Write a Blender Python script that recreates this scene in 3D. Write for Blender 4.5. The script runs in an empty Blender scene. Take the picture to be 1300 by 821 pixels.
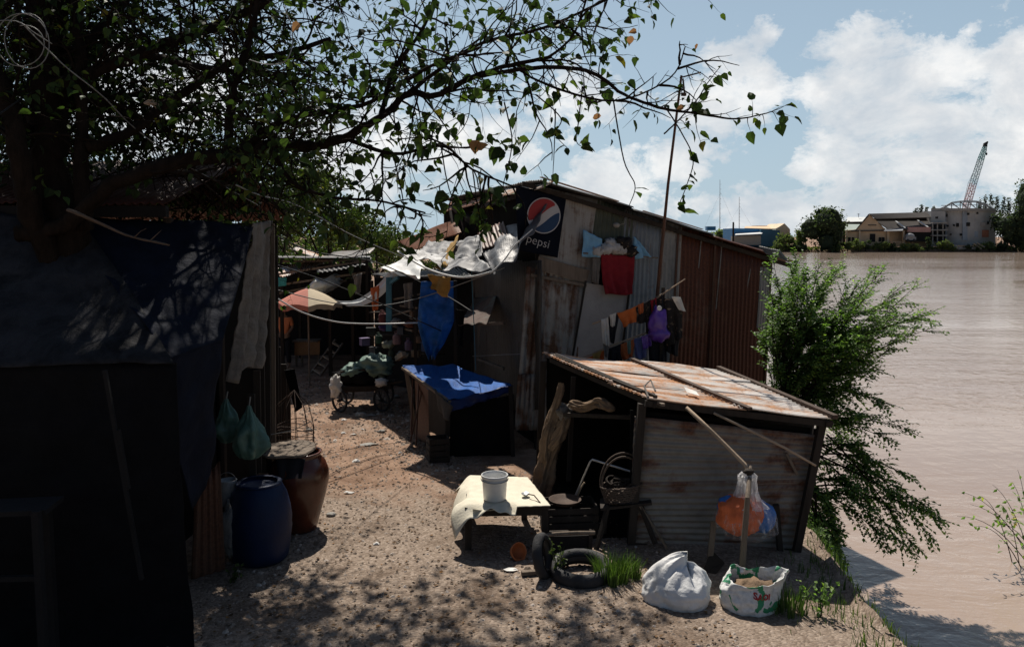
import bpy, math, random
from mathutils import Vector as V, noise, Matrix
random.seed(11)
R = random.Random(5)
PI = math.pi
scn = bpy.context.scene
COL = scn.collection
F = 1011.0
CZ = 3.6
TH = math.atan(65.5 / F)
CT, ST = math.cos(TH), math.sin(TH)
WATER = -1.4


def ray(px, py):
    x = (px - 650) / F
    y = (365.5 - py) / F
    return V((x, CT + y * ST, y * CT - ST))


def P(px, py, d):
    r = ray(px, py)
    r = r * (d / r.y)
    return V((r.x, r.y, r.z + CZ))


def G(px, py, z=0.0):
    r = ray(px, py)
    r = r * ((z - CZ) / r.z)
    return V((r.x, r.y, z))


def PL(px, py, p0, n, off=0.0):
    """where a sight line meets a wall plane, moved off along its normal"""
    r = ray(px, py)
    o = V((0, 0, CZ))
    k = (V(p0) - o).dot(n) / r.dot(n)
    return o + r * k + n * off


def nz(p, s=1.0, seed=0.0):
    return noise.noise(V((p[0] * s + seed, p[1] * s - seed * .7, p[2] * s + seed * 1.3)))


# ------------------------------------------------------------------ materials
def nt(m):
    t = m.node_tree
    for n in list(t.nodes):
        t.nodes.remove(n)
    out = t.nodes.new('ShaderNodeOutputMaterial')
    return t, out


def N(t, typ, **kw):
    n = t.nodes.new(typ)
    for k, v in kw.items():
        if k in n.inputs:
            n.inputs[k].default_value = v
        else:
            setattr(n, k, v)
    return n


def ramp(t, fac, stops):
    r = t.nodes.new('ShaderNodeValToRGB')
    el = r.color_ramp.elements
    while len(el) > 1:
        el.remove(el[-1])
    el[0].position, el[0].color = stops[0][0], (*stops[0][1], 1) if len(stops[0][1]) == 3 else stops[0][1]
    for p, c in stops[1:]:
        e = el.new(p)
        e.color = (*c, 1)
    t.links.new(fac, r.inputs[0])
    return r.outputs[0]


def mixc(t, fac, a, b, mode='MIX'):
    m = t.nodes.new('ShaderNodeMix')
    m.data_type = 'RGBA'
    m.blend_type = mode
    for s, i in ((fac, 0), (a, 6), (b, 7)):
        if isinstance(s, (int, float)):
            m.inputs[i].default_value = s
        elif isinstance(s, tuple):
            m.inputs[i].default_value = (*s, 1)
        else:
            t.links.new(s, m.inputs[i])
    return m.outputs[2]


def coord(t, which, scale):
    if which == 'Pos':
        g = t.nodes.new('ShaderNodeNewGeometry').outputs['Position']
    else:
        g = t.nodes.new('ShaderNodeTexCoord').outputs[which]
    m = t.nodes.new('ShaderNodeMapping')
    m.inputs['Scale'].default_value = scale
    t.links.new(g, m.inputs['Vector'])
    return m.outputs[0]


def noisen(t, vec, scale, detail=6, rough=.6, dist=0.0):
    n = t.nodes.new('ShaderNodeTexNoise')
    n.inputs['Scale'].default_value = scale
    n.inputs['Detail'].default_value = detail
    n.inputs['Roughness'].default_value = rough
    n.inputs['Distortion'].default_value = dist
    t.links.new(vec, n.inputs['Vector'])
    return n.outputs['Fac']


def bump(t, h, strength=.3, dist=.01):
    b = t.nodes.new('ShaderNodeBump')
    b.inputs['Strength'].default_value = strength
    b.inputs['Distance'].default_value = dist
    t.links.new(h, b.inputs['Height'])
    return b.outputs[0]


def sc(c, k):
    return tuple(min(1, x * k) for x in c)


def mat(name, c, rough=.8, var=.35, scale=6.0, bmp=.25, bscale=None, dirt=None, metal=0.0, stretch=(1, 1, 1), spec=.3, trans=0.0, which='Object'):
    """surface with two-scale mottling, optional stains in a second colour, fine bump"""
    m = bpy.data.materials.new(name)
    m.use_nodes = True
    t, out = nt(m)
    vec = coord(t, which, stretch)
    n1 = noisen(t, vec, scale, 8, .65)
    col = ramp(t, n1, [(.25, sc(c, 1 - var)), (.5, c), (.78, sc(c, 1 + var))])
    if dirt:
        n2 = noisen(t, vec, scale * .45, 9, .7, .4)
        f = ramp(t, n2, [(dirt[1], (0, 0, 0)), (dirt[1] + .14, (1, 1, 1))])
        col = mixc(t, f, col, dirt[0])
    b = N(t, 'ShaderNodeBsdfPrincipled', Roughness=rough, Metallic=metal)
    b.inputs['Specular IOR Level'].default_value = spec
    t.links.new(col, b.inputs['Base Color'])
    if bmp:
        n3 = noisen(t, vec, bscale or scale * 5, 5, .6)
        t.links.new(bump(t, n3, bmp, .02), b.inputs['Normal'])
    sh = b.outputs[0]
    if trans:
        tr = t.nodes.new('ShaderNodeBsdfTranslucent')
        t.links.new(col, tr.inputs[0])
        mx = t.nodes.new('ShaderNodeMixShader')
        mx.inputs[0].default_value = trans
        t.links.new(sh, mx.inputs[1])
        t.links.new(tr.outputs[0], mx.inputs[2])
        sh = mx.outputs[0]
    t.links.new(sh, out.inputs[0])
    return m


def mat_sheet(name, base, rust, amount, seed=0.0, rough=.55, metal=.25, streak=9.0, edge=.0):
    """corrugated metal: streaks of rust run along the sheet (UV v), blotches and dirt"""
    m = bpy.data.materials.new(name)
    m.use_nodes = True
    t, out = nt(m)
    uv = t.nodes.new('ShaderNodeUVMap').outputs[0]
    mp = t.nodes.new('ShaderNodeMapping')
    mp.inputs['Location'].default_value = (seed * 3.1, seed * 1.7, seed)
    mp.inputs['Scale'].default_value = (streak, .55, 1)
    t.links.new(uv, mp.inputs[0])
    mp2 = t.nodes.new('ShaderNodeMapping')
    mp2.inputs['Location'].default_value = (seed * 1.3, seed * 4.7, seed)
    t.links.new(uv, mp2.inputs[0])
    st = noisen(t, mp.outputs[0], 1.0, 6, .65)
    bl = noisen(t, mp2.outputs[0], 2.3, 10, .7, .3)
    sp = noisen(t, mp2.outputs[0], 28, 5, .7)
    add = t.nodes.new('ShaderNodeMath')
    add.operation = 'ADD'
    t.links.new(st, add.inputs[0])
    t.links.new(bl, add.inputs[1])
    # ramp input is clamped to 1, so halve the sum first
    half = t.nodes.new('ShaderNodeMath')
    half.operation = 'MULTIPLY'
    half.inputs[1].default_value = .5
    t.links.new(add.outputs[0], half.inputs[0])
    fac = ramp(t, half.outputs[0], [(max(.02, .68 - amount * .36), (0, 0, 0)), (max(.06, .74 - amount * .30), (1, 1, 1))])
    gal = ramp(t, bl, [(.3, sc(base, .65)), (.5, base), (.7, sc(base, 1.25))])
    ru = ramp(t, sp, [(.3, sc(rust, .45)), (.52, rust), (.75, (min(1, rust[0] * 1.5), rust[1] * 1.5, rust[2] * 1.25))])
    col = mixc(t, fac, gal, ru)
    b = N(t, 'ShaderNodeBsdfPrincipled', Roughness=rough)
    b.inputs['Specular IOR Level'].default_value = .3
    t.links.new(col, b.inputs['Base Color'])
    inv = t.nodes.new('ShaderNodeMath')
    inv.operation = 'MULTIPLY_ADD'
    inv.inputs[1].default_value = -metal
    inv.inputs[2].default_value = metal
    t.links.new(fac, inv.inputs[0])
    t.links.new(inv.outputs[0], b.inputs['Metallic'])
    t.links.new(bump(t, sp, .2, .008), b.inputs['Normal'])
    t.links.new(b.outputs[0], out.inputs[0])
    return m


def mat_leaf(name, a, b_, trans=.25, rough=.45, spec=.35):
    m = bpy.data.materials.new(name)
    m.use_nodes = True
    t, out = nt(m)
    at = t.nodes.new('ShaderNodeAttribute')
    at.attribute_name = 'tint'
    col = ramp(t, at.outputs['Fac'], [(0, a), (.75, b_), (.93, (min(1, b_[0] * 1.9), b_[1] * 1.6, b_[2] * 1.1)), (1, (b_[0] * 3.2 + .03, b_[1] * 1.2, b_[2] * .7))])
    p = N(t, 'ShaderNodeBsdfPrincipled', Roughness=rough)
    p.inputs['Specular IOR Level'].default_value = spec
    t.links.new(col, p.inputs['Base Color'])
    tr = t.nodes.new('ShaderNodeBsdfTranslucent')
    t.links.new(mixc(t, 1.0, col, (1.0, 1.25, .55), 'MULTIPLY'), tr.inputs[0])
    mx = t.nodes.new('ShaderNodeMixShader')
    mx.inputs[0].default_value = trans
    t.links.new(p.outputs[0], mx.inputs[1])
    t.links.new(tr.outputs[0], mx.inputs[2])
    t.links.new(mx.outputs[0], out.inputs[0])
    return m


# ------------------------------------------------------------------ mesh building
class MB:
    def __init__(s):
        s.v, s.f, s.uv, s.t = [], [], [], []

    def add(s, vs, fs, uvs=None, tint=None):
        o = len(s.v)
        s.v += [V(p) for p in vs]
        for i, f in enumerate(fs):
            s.f.append(tuple(o + k for k in f))
            s.uv.append(uvs[i] if uvs else None)
            s.t.append(tint if tint is not None else .5)
        return s

    def box(s, c, size, rz=0.0, rot=None):
        c = V(c)
        M = rot or Matrix.Rotation(rz, 3, 'Z')
        hx, hy, hz = size[0] / 2, size[1] / 2, size[2] / 2
        vs = [c + M @ V((x * hx, y * hy, z * hz)) for z in (-1, 1) for x, y in ((-1, -1), (1, -1), (1, 1), (-1, 1))]
        return s.add(vs, [(3, 2, 1, 0), (4, 5, 6, 7), (0, 1, 5, 4), (1, 2, 6, 5), (2, 3, 7, 6), (3, 0, 4, 7)])

    def bar(s, a, b, w=.05, h=None, up=(0, 0, 1)):
        a, b = V(a), V(b)
        h = h or w
        d = (b - a)
        L = d.length
        d.normalize()
        u = V(up)
        if abs(d.dot(u)) > .95:
            u = V((0, 1, 0))
        x = d.cross(u).normalized()
        z = x.cross(d)
        vs = [p + x * (i * w / 2) + z * (j * h / 2) for p in (a, b) for i, j in ((-1, -1), (1, -1), (1, 1), (-1, 1))]
        fs = [(0, 1, 2, 3), (7, 6, 5, 4), (0, 4, 5, 1), (1, 5, 6, 2), (2, 6, 7, 3), (3, 7, 4, 0)]
        e = [(0, 0), (w, 0), (w, h), (0, h)]
        q = [(0, 0), (0, L), (w, L), (w, 0)]
        return s.add(vs, fs, [e, e, q, q, q, q])

    def tube(s, pts, rad, seg=6, cap=True, tint=None, wob=0.0):
        pts = [V(p) for p in pts]
        n = len(pts)
        if not hasattr(rad, '__len__'):
            rad = [rad] * n
        vs, fs, uvs = [], [], []
        prev = None
        L = 0
        for i, p in enumerate(pts):
            d = (pts[min(i + 1, n - 1)] - pts[max(i - 1, 0)])
            if d.length < 1e-9:
                d = V((0, 0, 1))
            d.normalize()
            if prev is None:
                u = V((0, 0, 1)) if abs(d.z) < .9 else V((1, 0, 0))
                x = d.cross(u).normalized()
            else:
                x = prev - d * prev.dot(d)
                x = x.normalized() if x.length > 1e-6 else d.orthogonal().normalized()
            prev = x
            y = d.cross(x)
            for k in range(seg):
                a = 2 * PI * k / seg
                r = rad[i] * (1 + (wob * nz(p + x * math.cos(a) * .3 + y * math.sin(a) * .3, 4) if wob else 0))
                vs.append(p + (x * math.cos(a) + y * math.sin(a)) * r)
            if i:
                L2 = L + (pts[i] - pts[i - 1]).length
                for k in range(seg):
                    k2 = (k + 1) % seg
                    fs.append(((i - 1) * seg + k, (i - 1) * seg + k2, i * seg + k2, i * seg + k))
                    c = 2 * PI * rad[i] / seg
                    uvs.append([(k * c, L), (k * c + c, L), (k * c + c, L2), (k * c, L2)])
                L = L2
        if cap and seg > 2:
            fs.append(tuple(range(seg))[::-1])
            uvs.append([(0, 0)] * seg)
            fs.append(tuple((n - 1) * seg + k for k in range(seg)))
            uvs.append([(0, 0)] * seg)
        return s.add(vs, fs, uvs, tint)

    def sheet(s, tl, tr, br, bl, nu, nv, fn=None, tint=None):
        """grid over four corners; fn(u, v, point, normal) gives the final point"""
        tl, tr, br, bl = V(tl), V(tr), V(br), V(bl)
        n = ((tr - tl).cross(bl - tl) + (br - bl).cross(br - tr)).normalized()
        lu, lv = ((tr - tl).length + (br - bl).length) / 2, ((bl - tl).length + (br - tr).length) / 2
        vs, fs, uvs = [], [], []
        for j in range(nv + 1):
            v = j / nv
            for i in range(nu + 1):
                u = i / nu
                p = (tl * (1 - u) + tr * u) * (1 - v) + (bl * (1 - u) + br * u) * v
                vs.append(fn(u, v, p, n) if fn else p)
        w = nu + 1
        for j in range(nv):
            for i in range(nu):
                fs.append((j * w + i, (j + 1) * w + i, (j + 1) * w + i + 1, j * w + i + 1))
                uvs.append([(i / nu * lu, j / nv * lv), (i / nu * lu, (j + 1) / nv * lv), ((i + 1) / nu * lu, (j + 1) / nv * lv), ((i + 1) / nu * lu, j / nv * lv)])
        return s.add(vs, fs, uvs, tint)

    def corr(s, tl, tr, br, bl, pitch=.085, amp=.012, seed=0.0, warp=.02, ragged=.012, nv=8):
        """corrugated sheet, waves across tl->tr, ridges run tl->bl"""
        lu = ((V(tr) - V(tl)).length + (V(br) - V(bl)).length) / 2
        nu = max(8, int(lu / pitch * 6))
        dv = (V(bl) - V(tl)).normalized()

        def fn(u, v, p, n):
            q = p + n * (amp * math.cos(u * lu / pitch * 2 * PI) + warp * nz(p, 1.1, seed))
            if v > .999 or v < .001:
                q = q + dv * ragged * nz(p, 7, seed + 3)
            return q
        return s.sheet(tl, tr, br, bl, nu, nv, fn)

    def cloth(s, tl, tr, br, bl, nu=24, nv=24, folds=5, amp=.04, sag=0.0, seed=0.0, crumple=.02, hem=.03, pinch=0.0):
        """hanging cloth: folds deepen towards the free edge, wrinkles, ragged hem"""
        dv = (V(bl) - V(tl))
        dv.normalize()
        dx_ = V(tr) - V(tl)
        lu_ = dx_.length
        dx_.normalize()

        def fn(u, v, p, n):
            ph = folds * 2 * PI * (u + .06 * math.sin(3 * v + seed)) + seed
            q = p + n * (amp * (.25 + .75 * v) * (math.sin(ph) + .45 * math.sin(ph * 1.73 + 1.1 + v)))
            q += n * crumple * (nz(p, 6, seed) + .6 * nz(p, 15, seed + 9))
            q += V((0, 0, -sag)) * 4 * u * (1 - u)
            q += V((0, 0, -.022 * lu_ * abs(math.sin(PI * u * 2.5 + seed)) * (1 - .5 * v)))
            q += dx_ * (.07 * lu_ * nz((v * 2.2, seed, u * .6), 1.0, seed) * v + (.5 - u) * lu_ * .10 * v)
            if pinch:
                k = pinch * math.sin(PI * v)
                c = (V(tl) * (1 - v) + V(bl) * v + V(tr) * (1 - v) + V(br) * v) / 2
                q = q + (c - p) * k
            if v > .93:
                q += dv * hem * nz(p, 5, seed + 4)
            return q
        return s.sheet(tl, tr, br, bl, nu, nv, fn)

    def lathe(s, c, prof, seg=28, ax=None, dent=0.0):
        c = V(c)
        vs, fs, uvs = [], [], []
        M = ax or Matrix.Identity(3)
        for i, (r, z) in enumerate(prof):
            for k in range(seg):
                a = 2 * PI * k / seg
                rr = r * (1 + (dent * nz((math.cos(a), math.sin(a), z * 2), 1.5) if dent else 0))
                vs.append(c + M @ V((rr * math.cos(a), rr * math.sin(a), z)))
            if i:
                for k in range(seg):
                    k2 = (k + 1) % seg
                    fs.append(((i - 1) * seg + k, (i - 1) * seg + k2, i * seg + k2, i * seg + k))
                    uvs.append([(k / seg, prof[i - 1][1]), ((k + 1) / seg, prof[i - 1][1]), ((k + 1) / seg, z), (k / seg, z)])
        return s.add(vs, fs, uvs)

    def blob(s, c, r, nu=18, nv=12, amp=.15, fs_=2.0, seed=0.0, rot=None, flat=None, tint=None):
        c = V(c)
        if not hasattr(r, '__len__'):
            r = (r, r, r)
        vs, fs = [], []
        M = rot or Matrix.Identity(3)
        for j in range(nv + 1):
            b = PI * j / nv
            for i in range(nu):
                a = 2 * PI * i / nu
                d = V((math.cos(a) * math.sin(b), math.sin(a) * math.sin(b), -math.cos(b)))
                k = 1 + amp * (nz(d, fs_, seed) + .5 * nz(d, fs_ * 2.6, seed + 5))
                q = M @ V((d.x * r[0] * k, d.y * r[1] * k, d.z * r[2] * k))
                p = c + q
                if flat is not None and p.z < flat:
                    p.z = flat + .02 * (p.z - flat)
                vs.append(p)
        for j in range(nv):
            for i in range(nu):
                i2 = (i + 1) % nu
                fs.append((j * nu + i, j * nu + i2, (j + 1) * nu + i2, (j + 1) * nu + i))
        return s.add(vs, fs, None, tint)

    def prism(s, pts, n, th):
        """outline (world points, planar) given a thickness th along n"""
        k = len(pts)
        n = V(n).normalized()
        vs = [V(p) for p in pts] + [V(p) - n * th for p in pts]
        fs = [tuple(range(k)), tuple(range(2 * k - 1, k - 1, -1))]
        for i in range(k):
            fs.append((i, k + i, k + (i + 1) % k, (i + 1) % k))
        return s.add(vs, fs)

    def leaf(s, p, d, up, L, W, tint, fold=.25, heart=True):
        d = d.normalized()
        x = d.cross(up)
        if x.length < 1e-4:
            x = d.orthogonal()
        x.normalize()
        n = x.cross(d)
        tip = p + d * L - n * L * .18
        if heart:
            vs = [p, p + d * L * .02 + x * W * .32 + n * fold * W * .3, p + d * L * .32 + x * W * .5 + n * fold * W * .5, p + d * L * .66 + x * W * .3 + n * fold * W * .2,
                  tip, p + d * L * .66 - x * W * .3 + n * fold * W * .2, p + d * L * .32 - x * W * .5 + n * fold * W * .5, p + d * L * .02 - x * W * .32 + n * fold * W * .3, p + d * L * .45]
            s.add(vs, [(0, 1, 2, 8), (8, 2, 3, 4), (0, 8, 6, 7), (8, 4, 5, 6)], None, tint)
        else:
            vs = [p, p + d * L * .45 + x * W * .5 + n * fold * W * .4, tip, p + d * L * .45 - x * W * .5 + n * fold * W * .4]
            s.add(vs, [(0, 1, 2, 3)], None, tint)


ROOT = {}


def tag(o, label=None, cat=None, group=None, kind=None):
    if label:
        o['label'] = label
    if cat:
        o['category'] = cat
    if group:
        o['group'] = group
    if kind:
        o['kind'] = kind
    return o


def thing(name, label, cat, loc, group=None):
    o = bpy.data.objects.new(name, None)
    COL.objects.link(o)
    o.location = V(loc)
    o.empty_display_size = .1
    ROOT[o.name] = V(loc)
    return tag(o, label, cat, group)


def mk(mb, name, m, parent=None, label=None, cat=None, group=None, kind=None, smooth=False, thick=0.0, bev=0.0, loc=None):
    if parent is not None:
        org = ROOT[parent.name]
    elif loc is not None:
        org = V(loc)
    else:
        xs = [p.x for p in mb.v]
        ys = [p.y for p in mb.v]
        org = V(((min(xs) + max(xs)) / 2, (min(ys) + max(ys)) / 2, min(p.z for p in mb.v)))
    me = bpy.data.meshes.new(name)
    me.from_pydata([p - org for p in mb.v], [], mb.f)
    ul = me.uv_layers.new(name='UVMap')
    li = 0
    data = [0.0] * (2 * len(me.loops))
    for fi, f in enumerate(mb.f):
        uv = mb.uv[fi]
        if uv is None:
            a, b, c = mb.v[f[0]], mb.v[f[1]], mb.v[f[2]]
            n = (b - a).cross(c - a)
            ax = max(range(3), key=lambda k: abs(n[k]))
            ij = [(1, 2), (0, 2), (0, 1)][ax]
            uv = [(mb.v[k][ij[0]], mb.v[k][ij[1]]) for k in f]
        for q in uv:
            data[2 * li] = q[0]
            data[2 * li + 1] = q[1]
            li += 1
    ul.data.foreach_set('uv', data)
    if any(x != .5 for x in mb.t):
        at = me.attributes.new('tint', 'FLOAT', 'FACE')
        at.data.foreach_set('value', mb.t)
    me.materials.append(m)
    if smooth:
        me.polygons.foreach_set('use_smooth', [True] * len(me.polygons))
    me.validate()
    me.update()
    o = bpy.data.objects.new(name, me)
    COL.objects.link(o)
    if parent is not None:
        o.parent = parent
        ROOT[o.name] = org
    else:
        o.location = org
        ROOT[o.name] = org
    if thick:
        md = o.modifiers.new('thickness', 'SOLIDIFY')
        md.thickness = thick
        md.offset = 0
    if bev:
        md = o.modifiers.new('bevel', 'BEVEL')
        md.width = bev
        md.segments = 2
        md.limit_method = 'ANGLE'
    return tag(o, label, cat, group, kind)


def bez(a, b, c, n):
    a, b, c = V(a), V(b), V(c)
    return [a * (1 - t) ** 2 + b * 2 * t * (1 - t) + c * t * t for t in [i / n for i in range(n + 1)]]


def catm(pts, k=4):
    pts = [V(p) for p in pts]
    out = []
    for i in range(len(pts) - 1):
        p0, p1, p2, p3 = pts[max(i - 1, 0)], pts[i], pts[i + 1], pts[min(i + 2, len(pts) - 1)]
        for j in range(k):
            t = j / k
            out.append(.5 * ((2 * p1) + (p2 - p0) * t + (2 * p0 - 5 * p1 + 4 * p2 - p3) * t * t + (3 * p1 - p0 - 3 * p2 + p3) * t ** 3))
    out.append(pts[-1])
    return out


def lerp(a, b, t):
    return a + (b - a) * t


def rdir(r=R):
    while True:
        p = V((r.uniform(-1, 1), r.uniform(-1, 1), r.uniform(-1, 1)))
        if .05 < p.length < 1:
            return p.normalized()


# the palette: surface colours, many darkened to stand in for deep shade
M = {}
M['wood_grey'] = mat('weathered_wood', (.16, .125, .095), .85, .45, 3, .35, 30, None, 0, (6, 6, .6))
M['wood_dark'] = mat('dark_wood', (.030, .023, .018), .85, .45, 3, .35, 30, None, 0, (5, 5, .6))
M['wood_pale'] = mat('pale_stick', (.36, .27, .19), .8, .3, 4, .25, 40)
M['black'] = mat('shade_black', (.012, .011, .011), .95, .4, 2, .3, 30)  # near-black standing in for deep shade, also used on plain black parts
M['interior'] = mat('shade_dark_interior', (.01, .0095, .009), 1, .4, 2, .2, 20, spec=0.05)  # near-black colour paints in the deep shade of interiors
M['g_grey'] = mat_sheet('galvanised_grey', (.28, .272, .258), (.12, .07, .045), .5, 1.0)
M['g_grey2'] = mat_sheet('galvanised_dull', (.25, .248, .24), (.08, .048, .034), .32, 4.4)
M['g_blue'] = mat_sheet('galvanised_bluish', (.19, .21, .23), (.09, .055, .04), .36, 2.0)
M['g_olive'] = mat_sheet('olive_sheet', (.075, .085, .063), (.07, .048, .03), .35, 3.0)
M['g_rust'] = mat_sheet('rust_red_sheet', (.17, .10, .075), (.105, .032, .016), .88, 5.0, streak=3.2)
M['g_rust2'] = mat_sheet('rust_brown_sheet', (.15, .075, .05), (.078, .024, .012), .96, 7.0, streak=2.8)
M['g_streak'] = mat_sheet('streaky_rust_sheet', (.31, .295, .27), (.11, .05, .026), .62, 8.0, streak=5)
M['g_roof'] = mat_sheet('sunbleached_rusty_roof', (.62, .57, .52), (.48, .225, .10), .74, 9.0, rough=.6, metal=.1, streak=4)
M['g_roof2'] = mat_sheet('pale_rusty_roof', (.66, .62, .58), (.48, .25, .13), .60, 12.0, rough=.6, metal=.1, streak=4)
M['g_roofred'] = mat_sheet('orange_rust_roof', (.42, .25, .17), (.36, .17, .095), .95, 14.0, metal=.05)
M['g_shed'] = mat_sheet('dull_shed_sheet', (.22, .20, .175), (.11, .05, .031), .54, 15.0, streak=3)
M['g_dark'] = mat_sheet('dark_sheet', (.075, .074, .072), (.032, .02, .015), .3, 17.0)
M['g_rustpost'] = mat_sheet('rusty_panel', (.13, .075, .05), (.10, .042, .024), .8, 18.0)
M['roof_dark'] = mat_sheet('dark_tar_roof', (.04, .04, .042), (.055, .04, .03), .3, 19.0)
M['iron'] = mat('rusty_iron', (.06, .038, .028), .7, .4, 20, .3, 80, metal=.3)
M['wire'] = mat('bright_wire', (.5, .5, .5), .45, .2, 20, 0)
M['wire_dark'] = mat('dark_cable', (.018, .018, .018), .7, .2, 20, 0)
M['wire_grey'] = mat('grey_cable', (.2, .2, .19), .6, .2, 20, 0)
M['white_cloth'] = mat('white_cloth', (.66, .64, .6), .9, .12, 5, .3, 60, ((.45, .42, .37), .58), trans=.2)
M['dirty_cloth'] = mat('dirty_grey_cloth', (.16, .145, .13), .95, .35, 7, .5, 45, ((.09, .072, .06), .5))
M['cream_cloth'] = mat('cream_table_cloth', (.66, .61, .49), .85, .12, 6, .3, 50, ((.45, .38, .27), .6))
M['orange_cloth'] = mat('orange_cloth', (.62, .17, .045), .9, .2, 8, .3, 80, trans=.25)
M['rust_cloth'] = mat('brown_orange_cloth', (.50, .14, .05), .9, .2, 8, .3, 80, trans=.2)
M['black_cloth'] = mat('black_cloth', (.016, .016, .02), .95, .3, 8, .3, 80)
M['floral_cloth'] = mat('black_floral_cloth', (.02, .018, .018), .95, .3, 22, .2, 80, ((.50, .36, .24), .56))
M['red_cloth'] = mat('dark_red_towel', (.22, .013, .02), .95, .2, 12, .5, 130)
M['purple_cloth'] = mat('purple_satin', (.10, .035, .30), .38, .3, 6, .25, 25, spec=.6)
M['blue_cloth'] = mat('slate_blue_cloth', (.12, .14, .30), .9, .2, 9, .3, 80)
M['blue_tarp'] = mat('blue_tarp', (.022, .14, .40), .5, .45, 4, .6, 18, ((.13, .30, .55), .54), spec=.4, trans=.3)
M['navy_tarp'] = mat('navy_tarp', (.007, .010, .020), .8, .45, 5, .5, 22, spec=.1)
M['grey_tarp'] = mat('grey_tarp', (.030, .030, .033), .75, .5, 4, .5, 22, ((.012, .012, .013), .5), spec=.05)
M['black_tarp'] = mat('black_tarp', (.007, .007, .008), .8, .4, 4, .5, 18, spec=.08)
M['white_tarp'] = mat('white_tarp', (.60, .60, .58), .6, .15, 3, .4, 22, ((.33, .31, .28), .56), spec=.4)
M['silver_tarp'] = mat('grey_silver_tarp', (.20, .20, .205), .6, .35, 3, .4, 18, ((.07, .07, .075), .5), spec=.2)
M['yellow_cloth'] = mat('mustard_cloth', (.36, .22, .065), .9, .3, 7, .4, 60, trans=.2)
M['paleblue_cloth'] = mat('pale_blue_plastic', (.16, .36, .55), .5, .25, 6, .4, 25, ((.45, .55, .62), .58), spec=.4)
M['green_tarp'] = mat('grey_green_tarp', (.13, .2, .165), .6, .35, 6, .5, 22)
M['pink_cloth'] = mat('pink_parasol_cloth', (.62, .23, .17), .8, .15, 4, .2, 60, trans=.3)
M['cream_parasol'] = mat('cream_parasol_cloth', (.66, .56, .40), .8, .15, 4, .2, 60, trans=.3)
M['blue_plastic'] = mat('blue_barrel_plastic', (.004, .014, .05), .55, .25, 4, .15, 30, ((.022, .020, .02), .57), spec=.25)
M['glaze'] = mat('brown_red_glaze', (.075, .021, .010), .25, .45, 4, .15, 14, ((.05, .02, .014), .56), spec=.5)
M['white_plastic'] = mat('white_plastic', (.62, .62, .61), .45, .08, 5, .08, 40, ((.45, .43, .4), .64), spec=.4)
M['terracotta'] = mat('terracotta', (.42, .13, .045), .6, .3, 9, .3, 40)
M['wicker'] = mat('dark_wicker', (.085, .06, .045), .8, .4, 20, .3, 60)
M['rubber'] = mat('tyre_rubber', (.03, .03, .032), .75, .4, 7, .4, 40, ((.09, .08, .07), .58))
M['chrome'] = mat('dull_chrome', (.55, .55, .55), .35, .2, 20, 0, metal=.7)
M['paper'] = mat('paper_scrap', (.72, .70, .66), .9, .1, 10, .2, 50)
M['concrete'] = mat('concrete', (.3, .285, .26), .9, .25, 3, .4, 25)
M['cement_board'] = mat('whitewashed_board', (.36, .335, .315), .9, .14, 4, .25, 30, ((.26, .23, .2), .6))
M['teal_post'] = mat('teal_painted_post', (.07, .2, .27), .7, .25, 6, .2, 30)
M['skin'] = mat('skin', (.30, .17, .11), .6, .1, 8, .05)
M['hair'] = mat('black_hair', (.012, .01, .009), .6, .2, 20, .2)
M['orange_shirt'] = mat('orange_shirt', (.75, .24, .10), .9, .12, 10, .2, 60)
M['brown_sack'] = mat('brown_hessian', (.20, .135, .085), .95, .3, 6, .5, 60, ((.09, .058, .038), .5))
M['sack'] = mat('woven_white_sack', (.66, .66, .655), .6, .12, 6, .6, 16, ((.36, .32, .27), .6), spec=.3)
M['green_print'] = mat('green_print', (.02, .26, .12), .6, .15, 8, .2, 40)
M['bark'] = mat('bark', (.018, .013, .010), .95, .6, 6, 1.0, 22, ((.028, .021, .016), .6), 0, (2, 2, .6), spec=.05)
M['bark_dark'] = mat('dark_bark', (.025, .018, .014), .9, .5, 6, .6, 30)
M['twig_pale'] = mat('bare_twig', (.11, .075, .052), .85, .3, 12, .4, 60)
M['leaf_near'] = mat_leaf('broad_leaf', (.014, .025, .009), (.06, .10, .025), .32, .6, .2)
M['leaf_bush'] = mat_leaf('feathery_leaf', (.065, .115, .035), (.19, .30, .085), .5, .5)
M['leaf_back'] = mat_leaf('sunny_leaf', (.03, .05, .015), (.10, .14, .035), .3, .5)
M['leaf_far'] = mat_leaf('far_leaf', (.035, .05, .032), (.075, .10, .055), .4, .8, .1)
M['leaf_far2'] = mat_leaf('far_scrub_leaf', (.07, .095, .04), (.17, .205, .08), .45, .8, .1)
M['leaf_conifer'] = mat_leaf('far_needle', (.045, .058, .054), (.08, .10, .085), .3, .8, .1)
M['grass'] = mat_leaf('grass_blade', (.03, .06, .015), (.10, .16, .035), .3, .5)
# ------------------------------------------------------------------ camera, light, sky
cam = bpy.data.cameras.new('camera')
cam.sensor_width = 36
cam.lens = 36 * F / 1300
cam.shift_y = -45 / 1300
cam.clip_end = 9000
cam.clip_start = .05
co = bpy.data.objects.new('camera', cam)
COL.objects.link(co)
co.location = (0, 0, CZ)
co.rotation_euler = (PI / 2 - TH, 0, 0)
scn.camera = co
scn.view_settings.view_transform = 'Standard'
scn.view_settings.look = 'None'
scn.view_settings.exposure = 0.28
scn.view_settings.gamma = 1

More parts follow.
